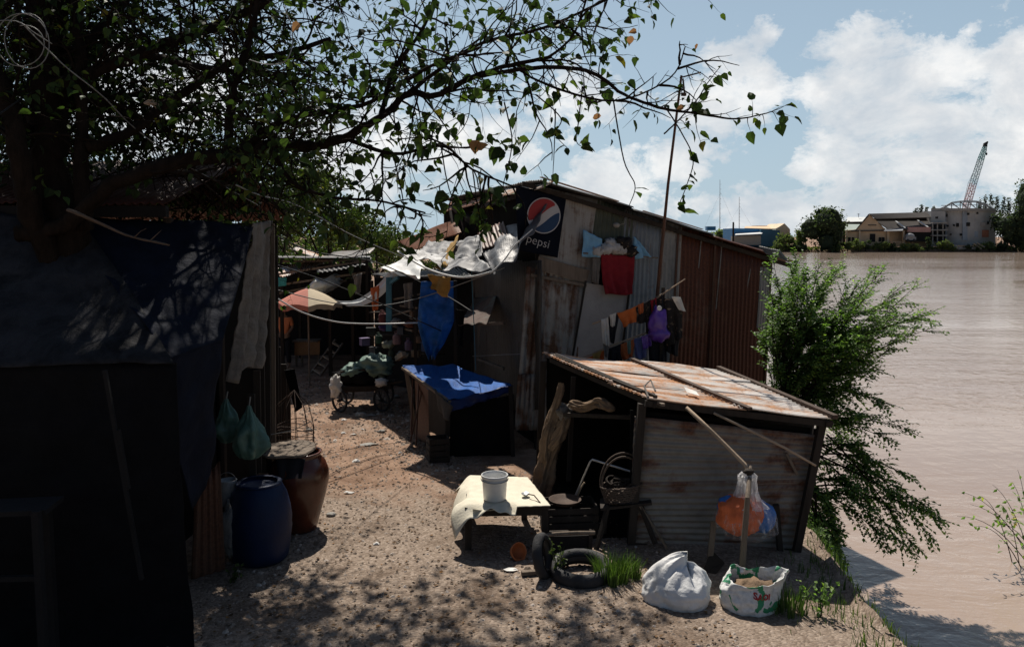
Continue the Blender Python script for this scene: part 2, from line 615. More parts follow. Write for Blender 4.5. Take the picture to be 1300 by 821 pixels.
SUN_EL, SUN_AZ = math.radians(54), math.radians(-9)   # azimuth from +Y towards +X
sdir = V((math.sin(SUN_AZ) * math.cos(SUN_EL), math.cos(SUN_AZ) * math.cos(SUN_EL), math.sin(SUN_EL)))
sl = bpy.data.lights.new('sun', 'SUN')
sl.energy = 4.8
sl.angle = math.radians(.53)
sl.color = (1, .93, .83)
so = bpy.data.objects.new('sun', sl)
COL.objects.link(so)
so.rotation_euler = sdir.to_track_quat('Z', 'Y').to_euler()

w = bpy.data.worlds.new('World')
scn.world = w
w.use_nodes = True
t = w.node_tree
for n in list(t.nodes):
    t.nodes.remove(n)
wo = t.nodes.new('ShaderNodeOutputWorld')
bg = t.nodes.new('ShaderNodeBackground')
bg.inputs[1].default_value = .05
sky = t.nodes.new('ShaderNodeTexSky')
sky.sky_type = 'NISHITA'
sky.sun_disc = False
sky.sun_elevation = SUN_EL
sky.sun_rotation = SUN_AZ
sky.air_density = 1.0
sky.dust_density = 1.2
sky.ozone_density = 1.2
tc = t.nodes.new('ShaderNodeTexCoord')
nrm = t.nodes.new('ShaderNodeVectorMath')
nrm.operation = 'NORMALIZE'
t.links.new(tc.outputs['Generated'], nrm.inputs[0])
sep = t.nodes.new('ShaderNodeSeparateXYZ')
t.links.new(nrm.outputs[0], sep.inputs[0])


def math_(op, a, b=None, c=None):
    m = t.nodes.new('ShaderNodeMath')
    m.operation = op
    for i, x in enumerate((a, b, c)):
        if x is None:
            continue
        if isinstance(x, (int, float)):
            m.inputs[i].default_value = x
        else:
            t.links.new(x, m.inputs[i])
    return m.outputs[0]


az = math_('ARCTAN2', sep.outputs[0], sep.outputs[1])
el = math_('ARCSINE', sep.outputs[2])
cmb = t.nodes.new('ShaderNodeCombineXYZ')
t.links.new(az, cmb.inputs[0])
t.links.new(el, cmb.inputs[1])
warpn = t.nodes.new('ShaderNodeTexNoise')
warpn.inputs['Scale'].default_value = 9
warpn.inputs['Detail'].default_value = 5
t.links.new(cmb.outputs[0], warpn.inputs['Vector'])
ws = t.nodes.new('ShaderNodeVectorMath')
ws.operation = 'MULTIPLY_ADD'
ws.inputs[1].default_value = (.05, .04, 0)
t.links.new(warpn.outputs['Color'], ws.inputs[0])
t.links.new(cmb.outputs[0], ws.inputs[2])
# cumulus heaps at their bearings and heights in the sky: (bearing, elevation, half width, half height)
heaps = [(968, 52, 40, 26), (935, 95, 62, 44), (905, 140, 75, 42), (1112, 72, 95, 44), (1190, 92, 80, 46), (1060, 112, 62, 36), (1290, 110, 80, 62),
         (1170, 150, 130, 44), (1210, 205, 190, 58), (1110, 215, 110, 42), (1300, 55, 40, 26), (960, 262, 170, 34), (1035, 215, 46, 26), (850, 200, 62, 50),
         (740, 118, 90, 42), (800, 235, 90, 50), (600, 190, 110, 60), (420, 190, 120, 70), (180, 120, 160, 90), (1400, 180, 160, 100), (1120, 285, 260, 22)]
acc = None
for (px, py, rx, ry) in heaps:
    r = ray(px, py).normalized()
    c = (math.atan2(r.x, r.y) + .025, math.asin(r.z) + .02, 0)
    sub = t.nodes.new('ShaderNodeVectorMath')
    sub.operation = 'SUBTRACT'
    t.links.new(ws.outputs[0], sub.inputs[0])
    sub.inputs[1].default_value = c
    mul = t.nodes.new('ShaderNodeVectorMath')
    mul.operation = 'MULTIPLY'
    t.links.new(sub.outputs[0], mul.inputs[0])
    mul.inputs[1].default_value = (F / rx, F / ry, 0)
    ln = t.nodes.new('ShaderNodeVectorMath')
    ln.operation = 'LENGTH'
    t.links.new(mul.outputs[0], ln.inputs[0])
    k = math_('SUBTRACT', .92, ln.outputs['Value'])
    acc = k if acc is None else math_('SMOOTH_MAX', acc, k, .18)
mpv = t.nodes.new('ShaderNodeMapping')
mpv.inputs['Scale'].default_value = (1, 1, 1.5)
t.links.new(nrm.outputs[0], mpv.inputs[0])
fine = noisen(t, mpv.outputs[0], 15, 12, .66, .2)
gen = noisen(t, mpv.outputs[0], 2.6, 8, .6)
acc = math_('MAXIMUM', acc, math_('MULTIPLY_ADD', gen, 6.0, -3.9))   # other clouds around the rest of the sky
dens = math_('ADD', acc, math_('MULTIPLY_ADD', fine, 3.4, -1.72))
mk_ = ramp(t, dens, [(0.0, (0, 0, 0)), (.13, (.38, .38, .38)), (.40, (.76, .76, .76)), (.95, (.94, .94, .94))])
shade = noisen(t, mpv.outputs[0], 9, 9, .6, .3)
ccol = ramp(t, shade, [(.36, (9.9, 10.7, 11.6)), (.50, (13.2, 13.4, 13.6)), (.61, (16.4, 16.2, 15.9))])
# a milky lower sky: tropical moisture whitens it towards the horizon
milk = ramp(t, el, [(0.0, (.8, .8, .8)), (.14, (.66, .66, .66)), (.32, (.5, .5, .5)), (.8, (.10, .10, .10))])
front = t.nodes.new('ShaderNodeMapRange')     # the air glows towards the sun and is clearer away from it
front.interpolation_type = 'SMOOTHSTEP'
front.inputs[1].default_value = -.1
front.inputs[2].default_value = .6
t.links.new(sep.outputs[1], front.inputs[0])
milk = mixc(t, 1.0, milk, front.outputs[0], 'MULTIPLY')
mk_ = mixc(t, 1.0, mk_, front.outputs[0], 'MULTIPLY')
base = mixc(t, milk, sky.outputs[0], (7.8, 10.5, 12.7))
fin = mixc(t, mk_, base, ccol)
t.links.new(fin, bg.inputs[0])
t.links.new(bg.outputs[0], wo.inputs[0])

# ------------------------------------------------------------------ ground, river
FARY = 252.0


def bank(y):
    return 3.55 + .035 * (y - 9) + .35 * noise.noise(V((y * .35, 3.3, 0)))


def far_shore(x):
    return FARY + 2.2 * noise.noise(V((x * .06, 8.1, 0))) + .9 * noise.noise(V((x * .3, 1.1, 0)))


def gz(x, y):
    z = .035 * noise.noise(V((x * .5, y * .5, 0))) + .018 * noise.noise(V((x * 2.1, y * 2.1, 5)))
    d = x - bank(y)
    if d > 0:
        z -= 3.2 * (1 - math.exp(-(d / 1.25) ** 1.4)) + .05 * noise.noise(V((x * 3, y * 3, 1)))
    elif d > -1.2:
        z -= .10 * ((d + 1.2) / 1.2) ** 2
    fy = y - far_shore(x)
    if fy > 0:
        k = min(1, fy / 3.0)
        z = max(z, lerp(-3.2, lerp(-.9, .15, min(1, fy / 9)), k) + .12 * noise.noise(V((x * .2, y * .2, 0))))
    return z


def rng(a, b, s):
    n = max(1, int(round((b - a) / s)))
    return [a + (b - a) * i / n for i in range(n)]


xs = [-3000, -1200, -500, -200, -90, -50, -30] + rng(-20, -8, 1.0) + rng(-8, 7, .1) + rng(7, 12, .5) + rng(12, 30, 3) + rng(30, 240, 6) + [240, 330, 500, 900, 1800, 3200]
ys = [-120, -40, -10] + rng(-4, 5.5, .8) + rng(5.5, 22, .1) + rng(22, 34, .6) + rng(34, 60, 3) + rng(60, 240, 20) + rng(240, 270, 1.5) + [270, 285, 320, 400, 600, 1000, 2000, 4200]
g = MB()
vs = [V((x, y, gz(x, y))) for y in ys for x in xs]
nx = len(xs)
fs = [(j * nx + i, j * nx + i + 1, (j + 1) * nx + i + 1, (j + 1) * nx + i) for j in range(len(ys) - 1) for i in range(nx - 1)]
g.add(vs, fs)

m = bpy.data.materials.new('trodden_earth_and_gravel')
m.use_nodes = True
t, out = nt(m)
pos = coord(t, 'Pos', (1, 1, 1))
n_big = noisen(t, pos, .55, 6, .6, .3)
n_mid = noisen(t, pos, 2.6, 8, .65)
n_fine = noisen(t, pos, 22, 8, .7)
sp = t.nodes.new('ShaderNodeSeparateXYZ')
t.links.new(pos, sp.inputs[0])
vor = t.nodes.new('ShaderNodeTexVoronoi')
vor.inputs['Scale'].default_value = 34
t.links.new(pos, vor.inputs['Vector'])
vor2 = t.nodes.new('ShaderNodeTexVoronoi')
vor2.inputs['Scale'].default_value = 75
t.links.new(pos, vor2.inputs['Vector'])
dirt = ramp(t, n_mid, [(.28, (.16, .094, .062)), (.5, (.285, .18, .122)), (.72, (.39, .27, .195))])
grav = ramp(t, vor.outputs['Color'], [(0.1, (.115, .09, .07)), (.5, (.26, .208, .165)), (.9, (.48, .40, .33))])
grav = mixc(t, .45, grav, ramp(t, n_fine, [(.3, (.10, .078, .06)), (.7, (.33, .268, .215))]))
# gravel near the bridge end and along the edges, bare reddish earth on the trodden middle
near = t.nodes.new('ShaderNodeMapRange')
near.inputs[1].default_value = 11.6
near.inputs[2].default_value = 9.4
t.links.new(sp.outputs[1], near.inputs[0])
sm = t.nodes.new('ShaderNodeMath')
sm.operation = 'MULTIPLY_ADD'
sm.inputs[1].default_value = .55
t.links.new(near.outputs[0], sm.inputs[0])
t.links.new(n_big, sm.inputs[2])
sm2 = t.nodes.new('ShaderNodeMath')
sm2.operation = 'MULTIPLY_ADD'
sm2.inputs[1].default_value = .55
sm2.inputs[2].default_value = -.28
t.links.new(n_mid, sm2.inputs[0])
sm3 = t.nodes.new('ShaderNodeMath')
sm3.operation = 'ADD'
t.links.new(sm.outputs[0], sm3.inputs[0])
t.links.new(sm2.outputs[0], sm3.inputs[1])
gf = ramp(t, sm3.outputs[0], [(.54, (.10, .10, .10)), (.80, (.85, .85, .85))])
land = mixc(t, gf, dirt, grav)
damp = ramp(t, noisen(t, pos, 1.1, 7, .65), [(.32, (.55, .50, .46)), (.52, (1, 1, 1))])
land = mixc(t, 1.0, land, damp, 'MULTIPLY')
# wet mud below the bank edge
mud = t.nodes.new('ShaderNodeMapRange')
mud.inputs[1].default_value = -.25
mud.inputs[2].default_value = -.75
t.links.new(sp.outputs[2], mud.inputs[0])
land = mixc(t, mud.outputs[0], land, ramp(t, n_mid, [(.3, (.10, .068, .045)), (.7, (.2, .14, .095))]))
b = N(t, 'ShaderNodeBsdfPrincipled', Roughness=.95)
b.inputs['Specular IOR Level'].default_value = .15
t.links.new(land, b.inputs['Base Color'])
hh = t.nodes.new('ShaderNodeMath')
hh.operation = 'MULTIPLY_ADD'
hh.inputs[1].default_value = -.9
t.links.new(vor.outputs['Distance'], hh.inputs[0])
t.links.new(n_fine, hh.inputs[2])
t.links.new(bump(t, hh.outputs[0], .6, .028), b.inputs['Normal'])
t.links.new(b.outputs[0], out.inputs[0])
M['ground'] = m
mk(g, 'ground', m, kind='structure', smooth=True, loc=(0, 0, 0))

m = bpy.data.materials.new('silty_river_water')
m.use_nodes = True
t, out = nt(m)
pos = coord(t, 'Pos', (1, 1, 1))
p2 = coord(t, 'Pos', (.16, .5, 1))
b = N(t, 'ShaderNodeBsdfPrincipled', Roughness=.07)
b.inputs['IOR'].default_value = 1.333
silt = noisen(t, coord(t, 'Pos', (.05, .12, 1)), 1.0, 6, .6, .5)
t.links.new(ramp(t, silt, [(.3, (.29, .215, .172)), (.6, (.35, .272, .222))]), b.inputs['Base Color'])
w1 = noisen(t, pos, 2.1, 4, .55, .4)
w2 = noisen(t, p2, 1.6, 6, .6, .2)
ww = t.nodes.new('ShaderNodeMath')
ww.operation = 'MULTIPLY_ADD'
ww.inputs[1].default_value = 1.6
t.links.new(w2, ww.inputs[0])
t.links.new(w1, ww.inputs[2])
calm = noisen(t, coord(t, 'Pos', (.02, .11, 1)), 1.0, 4, .6, .6)
ca = ramp(t, calm, [(.38, (.25, .25, .25)), (.62, (1, 1, 1))])
bb = t.nodes.new('ShaderNodeBump')
bb.inputs['Distance'].default_value = .06
t.links.new(ca, bb.inputs['Strength'])
t.links.new(ww.outputs[0], bb.inputs['Height'])
t.links.new(bb.outputs[0], b.inputs['Normal'])
t.links.new(b.outputs[0], out.inputs[0])
M['water'] = m
wm = MB()
wx = [-700, -300, -100, -30, 0] + rng(2, 40, 2) + [40, 60, 90, 140, 220, 350, 600, 1200, 3000]
wy = [-300, -100, -30, 0] + rng(4, 40, 2) + [40, 60, 90, 130, 180, 230, 262]
vs = [V((x, y, WATER)) for y in wy for x in wx]
nx = len(wx)
wm.add(vs, [(j * nx + i, j * nx + i + 1, (j + 1) * nx + i + 1, (j + 1) * nx + i) for j in range(len(wy) - 1) for i in range(nx - 1)])
mk(wm, 'water', m, kind='structure', loc=(0, 0, WATER))

# stones lying on the path: far more than anyone could count


def path_x(y):
    l = [(6, -2.6), (9, -2.75), (12, -3.2), (17, -4.6), (21.5, -5.7)]
    r = [(6, 1.4), (9, .9), (11, .1), (13, -1.4), (17, -2.4), (21.5, -4.2)]

    def it(tb):
        for (a, b), (c, d) in zip(tb, tb[1:]):
            if y <= c:
                return lerp(b, d, (y - a) / (c - a))
        return tb[-1][1]
    return it(l), it(r)


OCT = [V((1, 0, 0)), V((.5, .87, 0)), V((-.5, .87, 0)), V((-1, 0, 0)), V((-.5, -.87, 0)), V((.5, -.87, 0)), V((.3, .3, .62)), V((-.35, .2, .6)), V((0, -.4, .55))]
OF = [(0, 1, 6), (1, 2, 6), (2, 7, 6), (2, 3, 7), (3, 4, 7), (4, 8, 7), (4, 5, 8), (5, 0, 6), (5, 6, 8), (6, 7, 8)]


def stone(mb, x, y, s):
    a = R.uniform(0, 6.28)
    ca, sa = math.cos(a), math.sin(a)
    z = gz(x, y) - .12 * s
    e = R.uniform(.6, 1)
    vs = []
    for q in OCT:
        k = R.uniform(.75, 1.2) * s
        X, Y = q.x * k, q.y * k * e
        vs.append(V((x + X * ca - Y * sa, y + X * sa + Y * ca, z + q.z * k * R.uniform(.7, 1.1))))
    mb.add(vs, OF, None, R.random())


gm = MB()
for i in range(11000):
    y = 6.2 + 15 * R.random() ** 2.0
    l, r = path_x(y)
    x = R.uniform(l - .4, r + .8)
    s = .008 + .030 * R.random() ** 3
    stone(gm, x, y, s)
for i in range(1500):      # rubble strips along both edges of the path
    y = R.uniform(7, 20)
    l, r = path_x(y)
    x = (l + abs(R.gauss(0, .35))) if R.random() < .45 else (r - abs(R.gauss(0, .45)))
    stone(gm, x, y, .014 + .04 * R.random() ** 3)
for i in range(420):       # broken rubble at the foot of the stall and round the cart
    if i % 3:
        y = R.uniform(12.3, 16.5)
        l, r = path_x(y)
        x = r - .25 + R.gauss(0, .28)
    else:
        x, y = R.gauss(-3.0, .7), R.gauss(16.2, .9)
    stone(gm, x, y, .02 + .06 * R.random() ** 2.5)
m = bpy.data.materials.new('gravel_stone')
m.use_nodes = True
t, out = nt(m)
at = t.nodes.new('ShaderNodeAttribute')
at.attribute_name = 'tint'
c = ramp(t, at.outputs['Fac'], [(0, (.10, .075, .058)), (.45, (.19, .145, .112)), (.8, (.28, .225, .18)), (1, (.45, .39, .34))])
b = N(t, 'ShaderNodeBsdfPrincipled', Roughness=.95)
t.links.new(c, b.inputs['Base Color'])
t.links.new(b.outputs[0], out.inputs[0])
M['stone'] = m
mk(gm, 'gravel', m, kind='stuff', loc=(0, 0, 0))
# ------------------------------------------------------------------ the big tin house by the river
KH = 1.064
A = V((.426, 13.3, 0))
E1 = V((.944, .33, 0)).normalized()      # along the wall that faces the bridge
E2 = V((-.33, .944, 0)).normalized()     # along the alley
NG = -E2
NL = -E1


def W(px, py, off=.0):
    return PL(px, py, A, NG, off)


def Lw(px, py, off=.0):
    return PL(px, py, A, NL, off)


def H(s, t_, z):
    return A + E1 * (s * KH) + E2 * t_ + V((0, 0, CZ + (z - CZ) * KH))


def PH(px, py, d):
    return P(px, py, d * KH)


house = thing('tin_house', 'big patched corrugated tin house with a rust red right half, standing above the river', 'house', A)
# frame and the boards behind the sheets
mb = MB()
mb.sheet(H(.0, .12, 4.3), H(4.2, .12, 3.25), H(4.2, .12, -.4), H(0, .12, 0), 2, 2)
mk(mb, 'wall', M['interior'], house, thick=.05)
mb = MB()
mb.sheet(H(.1, 6.2, 4.3), H(.1, .2, 4.3), H(.1, .2, 0), H(.1, 6.2, 0), 4, 2)
mk(mb, 'wall', M['interior'], house, thick=.05)
mb = MB()
mb.sheet(H(4.25, .2, 3.2), H(4.25, 6.2, 3.2), H(4.25, 6.2, -.6), H(4.25, .2, -.9), 4, 2)
mk(mb, 'wall', M['g_rust2'], house, thick=.03)
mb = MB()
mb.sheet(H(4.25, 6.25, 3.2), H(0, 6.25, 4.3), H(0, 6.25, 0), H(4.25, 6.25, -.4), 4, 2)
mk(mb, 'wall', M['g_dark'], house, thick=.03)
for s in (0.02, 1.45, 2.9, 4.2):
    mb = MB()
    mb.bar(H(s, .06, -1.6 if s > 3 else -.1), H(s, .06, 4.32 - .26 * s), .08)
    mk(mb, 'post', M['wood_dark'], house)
# sheets of the wall facing the bridge, traced on the wall's own plane
panels = [
    ('wall_sheet', [(684, 236), (762, 255), (750, 366), (684, 350)], 'g_grey', .02, 0, 'flat grey patch sheet'),
    ('wall_sheet', [(757, 252), (806, 271), (803, 312), (751, 306)], 'g_olive', .035, .085, 'olive green sheet'),
    ('wall_sheet', [(792, 266), (856, 284), (848, 486), (776, 486)], 'g_blue', .03, .085, 'bluish grey sheet'),
    ('wall_sheet', [(838, 279), (864, 287), (859, 404), (833, 404)], 'g_grey', .055, .085, 'narrow light grey strip'),
    ('wall_sheet', [(857, 286), (910, 303), (902, 520), (846, 520)], 'g_rust', .04, .085, 'rust red sheet'),
    ('wall_sheet', [(905, 300), (977, 322), (966, 560), (896, 548)], 'g_rust2', .06, .085, 'dark rust brown sheet'),
    ('wall_sheet', [(668, 338), (744, 362), (731, 494), (656, 496)], 'g_streak', .04, .11, 'rust streaked sheet'),
    ('wall_sheet', [(656, 474), (706, 474), (704, 545), (652, 545)], 'g_streak', .06, .085, None),
    ('wall_sheet', [(770, 440), (852, 440), (846, 500), (768, 500)], 'g_grey2', .015, .085, None),
]
for nm, q, mm, off, pitch, lab in panels:
    tl, tr, br, bl = [W(*p, off) for p in q]
    mb = MB()
    if pitch:
        mb.corr(tl, tr, br, bl, pitch, .011, R.uniform(0, 9), .03)
    else:
        mb.sheet(tl, tr, br, bl, 16, 16, lambda u, v, p, n: p + n * .03 * nz(p, 1.6, 2))
    mk(mb, nm, M[mm], house, lab, smooth=True, thick=.004)
mb = MB()
mb.sheet(W(741, 358, .05), W(796, 368, .05), W(782, 466, .05), W(724, 462, .05), 10, 10, lambda u, v, p, n: p + n * .012 * nz(p, 2, 4))
mk(mb, 'door_board', M['cement_board'], house, 'whitewashed board closing a doorway', thick=.02)
mb = MB()
mb.bar(W(680, 333, .075), W(744, 351, .075), .02, .22)
mb.bar(W(672, 349, .078), W(742, 362, .078), .02, .05)
mk(mb, 'plank', M['wood_grey'], house, 'pale plank nailed across the sheets')
for q in (((741, 356), (722, 466)), ((796, 368), (784, 470)), ((905, 303), (897, 470)), ((976, 324), (967, 500)), ((858, 290), (852, 400))):
    mb = MB()
    mb.bar(W(*q[0], .085), W(*q[1], .085), .035, .03)
    mk(mb, 'batten', M['wood_dark'] if q[0][0] < 850 else M['g_rustpost'], house)
mb = MB()
mb.corr(W(962, 338, .09), W(974, 340, .09), W(968, 420, .09), W(957, 415, .09), .06, .008, 3)
mk(mb, 'patch', M['g_grey2'], house, thick=.004)
# wall along the alley
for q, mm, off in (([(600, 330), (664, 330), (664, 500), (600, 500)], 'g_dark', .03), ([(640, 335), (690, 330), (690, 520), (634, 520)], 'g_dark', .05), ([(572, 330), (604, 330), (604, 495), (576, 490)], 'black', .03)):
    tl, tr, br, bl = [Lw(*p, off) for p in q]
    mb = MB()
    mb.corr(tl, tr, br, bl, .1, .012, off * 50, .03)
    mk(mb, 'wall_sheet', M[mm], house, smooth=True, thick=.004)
# roof: one slope falling to the river, high edge above the alley
sl_ = -.262


def Rf(s, t_, k=0):
    return H(s, t_, 4.42 + sl_ * s + k)


for (a, b_, k, mm) in ((-.03, 1.55, .03, 'roof_dark'), (1.45, 3.05, .0, 'roof_dark'), (2.95, 4.75, -.03, 'g_rust2')):
    for (t0, t1, kk) in ((-.28, 2.2, .016), (2.1, 4.2, .0), (4.1, 6.3, -.016)):
        mb = MB()
        mb.corr(Rf(a, t1, k + kk), Rf(a, t0, k + kk), Rf(b_, t0, k + kk), Rf(b_, t1, k + kk), .09, .014, a + t0, .025)
        mk(mb, 'roof_sheet', M[mm], house, smooth=True, thick=.004)
mb = MB()
mb.bar(Rf(-.3, -.12, -.09), Rf(2.4, -.12, -.09), .05, .07)
mb.bar(Rf(2.4, -.12, -.10), Rf(4.7, -.12, -.10), .05, .07)
mk(mb, 'verge_rafter', M['wood_dark'], house)
mb = MB()
mb.bar(Rf(-.06, -.30, .065), Rf(1.25, -.30, .06), .10, .012)
mb.bar(Rf(1.7, -.30, .035), Rf(2.8, -.30, .03), .05, .012)
mk(mb, 'lit_fascia_strip', M['g_roof2'], house, 'pale fascia strip giving the lit line along the top of the verge')  # sunlit roof edge put into a pale added strip
mb = MB()
for a_, b_ in (((914, 306), (906, 392)), ((888, 300), (884, 340)), ((952, 330), (944, 372))):
    mb.bar(W(*a_, .075), W(*b_, .075), .016, .006)
mk(mb, 'pale_streak', M['g_grey'], house, 'pale bent seam strips on the rust red sheets')
mb = MB()
q = [PH(963, 312, 13.4), PH(990, 318, 13.0), PH(1002, 332, 12.9), PH(972, 322, 13.3)]
mb.corr(q[0], q[1], q[2], q[3], .05, .01, 5, .01)
mk(mb, 'eave_sheet', M['g_grey2'], house, 'loose grey sheet tip hanging from the eave', smooth=True, thick=.004)
# rusty sheets on the alley side
mb = MB()
mb.corr(PH(585, 294, 15.5), PH(579, 279, 17), PH(505, 306, 18.5), PH(524, 318, 16.5), .10, .014, 4, .04)
mk(mb, 'lean_to_roof', M['g_roofred'], house, 'orange rusted side roof', smooth=True, thick=.004)
mb = MB()
mb.corr(PH(556, 269, 18), PH(573, 256, 18.8), PH(644, 240, 14.6), PH(638, 252, 13.9), .09, .014, 2, .05)
mk(mb, 'roof_sheet', M['g_roofred'], house, 'orange rusted ridge sheet', smooth=True, thick=.004)
mb = MB()
mb.corr(PH(628, 252, 13.6), PH(640, 240, 14.2), PH(704, 230, 12.4), PH(690, 238, 12.1), .09, .014, 6, .03)
mk(mb, 'roof_sheet', M['g_roof2'], house, 'pale bleached ridge sheet', smooth=True, thick=.004)
for a, b_ in (((585, 268, 16), (598, 330, 15.6)), ((572, 268, 17), (579, 300, 16.5)), ((612, 262, 15), (690, 240, 12.5))):
    mb = MB()
    mb.bar(PH(*a), PH(*b_), .07)
    mk(mb, 'strut', M['wood_dark'], house)
mb = MB()
mb.bar(PH(576, 262, 16.6), PH(600, 282, 15.8), .09, .14)
mk(mb, 'bracket', M['wood_dark'], house)
# window in the alley wall with a faded awning
mb = MB()
for a, b_ in (((608, 412), (606, 455)), ((606, 455), (640, 468)), ((608, 412), (640, 410))):
    mb.bar(PH(*a, 13.6), PH(*b_, 13.6 if b_[0] < 620 else 13.2), .05)
win = mk(mb, 'window', M['wood_grey'], house)
mb = MB()
mb.sheet(Lw(606, 378, .06), Lw(634, 376, .06), PH(617, 411, 13.25), PH(581, 412, 13.75), 24, 18, lambda u, v, p, n: p + V((0, 0, -.05 * math.sin(PI * v) - .02 * math.sin(u * 14) * v * v)) + n * .02 * nz(p, 6, 2))
mk(mb, 'awning', mat('faded_awning', (.09, .06, .05), .85, .3, 7, .3, 40, ((.085, .105, .095), .5)), house, 'faded red and grey fabric awning', smooth=True, thick=.006)

# banner with the round tricolour emblem
ban = thing('soft_drink_banner', 'navy soft drink banner with a red, white and blue round emblem, hung under the roof', 'banner', W(683, 325, .1))


def wb(px, py, o=.10):
    return W(px, py, o)


BT = [wb(652, 236), wb(716, 250), wb(705, 327), wb(655, 318)]
bn = (BT[1] - BT[0]).cross(BT[3] - BT[0]).normalized()
if bn.y > 0:
    bn = -bn
mb = MB()
mb.sheet(BT[0], BT[1], BT[2], BT[3], 20, 20, lambda u, v, p, n: p + bn * (.010 * nz(p, 3, 1)))
M['banner_navy'] = mat('banner_navy', (.006, .008, .015), .85, .2, 4, .2, 20, spec=.06)
mk(mb, 'cloth', M['banner_navy'], ban, smooth=True, thick=.004)
ctr = wb(687, 274, .125)
ux = E1.copy()
uz = V((0, 0, 1))
rad = (wb(708, 274) - wb(665, 274)).length / 2 * .98
M['logo_white'] = mat('banner_white', (.42, .42, .43), .6, .06, 3, .05)
M['logo_red'] = mat('banner_red', (.30, .028, .028), .6, .1, 3, .05)
M['logo_blue'] = mat('banner_blue', (.014, .045, .11), .6, .1, 3, .05)
tilt = math.radians(13)


def em(x, y, o=0.0):
    c, s = math.cos(tilt), math.sin(tilt)
    return ctr + ux * ((x * c - y * s) * rad) + uz * ((x * s + y * c) * rad) + NG * o


def disc(a0f, n=40):
    return [(math.cos(2 * PI * k / n), math.sin(2 * PI * k / n)) for k in range(n)]


def wave(x, top):
    return (.16 * math.sin(x * 2.3) + .16 + .10 * x) if top else (-.30 + .22 * math.sin(x * 2.0 - .2) + .04 * x)


mb = MB()
mb.prism([em(x, y, .0) for x, y in disc(0)], NG, .004)
mk(mb, 'emblem', M['logo_white'], ban)
for top, mm in ((True, 'logo_red'), (False, 'logo_blue')):
    pts = []
    xs_ = [-.93 + 1.86 * k / 24 for k in range(25)]
    ok = []
    for x in xs_:
        e = math.sqrt(max(0, .885 - x * x)) if abs(x) < .94 else 0
        yv = wave(x, top)
        if top and e > yv + .01:
            ok.append((x, yv, e))
        if not top and -e < yv - .01:
            ok.append((x, yv, -e))
    pts = [(x, yv) for x, yv, e in ok] + [(x, e) for x, yv, e in reversed(ok)]
    if not top:
        pts = pts[::-1]
    mb = MB()
    mb.prism([em(x, y, .004) for x, y in pts], NG, .004)
    mk(mb, 'emblem', M[mm], ban, 'red upper field of the emblem' if top else 'blue lower field of the emblem')


def text(body, size, mtx, name, m, parent, extrude=.002, space=1.0, sub=3, onto=None):
    cu = bpy.data.curves.new(name, 'FONT')
    cu.body = body
    cu.size = size
    cu.extrude = extrude
    cu.align_x = 'LEFT'
    cu.space_character = space
    cu.resolution_u = sub
    cu.offset = -.0025 if onto is None else .003
    tmp = bpy.data.objects.new(name + '_curve', cu)
    COL.objects.link(tmp)
    dg = bpy.context.evaluated_depsgraph_get()
    me = bpy.data.meshes.new_from_object(tmp.evaluated_get(dg))
    bpy.data.objects.remove(tmp)
    bpy.data.curves.remove(cu)
    me.materials.clear()
    me.materials.append(m)
    o = bpy.data.objects.new(name, me)
    COL.objects.link(o)
    o.parent = parent
    M4 = mtx.copy()
    if onto is not None:     # lay the letters on the bulging surface
        for v in me.vertices:
            q = mtx @ v.co
            hit = onto.ray_cast(V((q.x, q.y - 1.5, q.z)), V((0, 1, 0)))
            if hit[0] is not None:
                q = hit[0] + V((0, -.009, 0))
            v.co = q - ROOT[parent.name]
        return o
    M4.translation = M4.translation - ROOT[parent.name]
    o.matrix_local = M4
    return o


def frame(o, x, z):
    x = x.normalized()
    n = x.cross(z).normalized()
    z = n.cross(x)
    m4 = Matrix((x, z, n)).transposed().to_4x4()
    m4.translation = o
    return m4


tx = (wb(703, 312) - wb(672, 303)).normalized()
text('pepsi', .205, frame(wb(664, 307, .125), tx, uz), 'lettering', M['logo_white'], ban, .002, 1.0)

# things hung on the big wall
def hung(name, label, cat, q, m, off=.14, folds=3, amp=.03, seed=0, group=None, thick=.006, nu=18, nv=18, crumple=.02, plane=W, hem=.03):
    mb = MB()
    tl, tr, br, bl = [plane(p[0], p[1], off) for p in q]
    mb.cloth(tl, tr, br, bl, nu, nv, folds, amp, .01, seed, crumple, hem)
    return mk(mb, name, m, None, label, cat, group, smooth=True, thick=thick)


hung('towel', 'dark red towel hanging below the blue and white bundle', 'towel', [(756, 320), (799, 324), (797, 372), (759, 372)], M['red_cloth'], .2, 2.5, .02, 1)
hung('rag', 'narrow whitish rag hanging left of the red towel', 'cloth', [(747, 322), (757, 324), (755, 359), (746, 357)], M['dirty_cloth'], .17, 1.5, .02, 2)
bun = thing('cloth_bundle', 'rolled blue and white plastic and cloth bundle slung across the wall above the red towel', 'bundle', W(775, 325, .2))
# pale blue end, white middle, dark leafy middle, blue end
mb = MB()
mb.cloth(W(735, 291, .16), W(757, 303, .22), W(760, 326, .22), W(733, 326, .16), 14, 14, 1.5, .03, 0, 5, .03)
mk(mb, 'plastic_sheet', M['paleblue_cloth'], bun, 'pale blue end', smooth=True, thick=.01)
mb = MB()
for (x, y, r) in ((752, 318, .09), (763, 316, .10), (774, 314, .10), (783, 316, .09), (768, 308, .08)):
    mb.blob(W(x, y, .2), (r * 1.25, r * .8, r), 16, 10, .5, 3, x)
mk(mb, 'wrap', mat('grubby_white_cloth', (.42, .42, .42), .9, .3, 14, .5, 60, ((.08, .08, .09), .52)), bun, 'grubby white wrap', smooth=True)
mb = MB()
for (x, y, r) in ((786, 309, .10), (793, 318, .09), (780, 306, .07)):
    mb.blob(W(x, y, .24), (r * 1.2, r * .8, r), 16, 10, .6, 4, x)
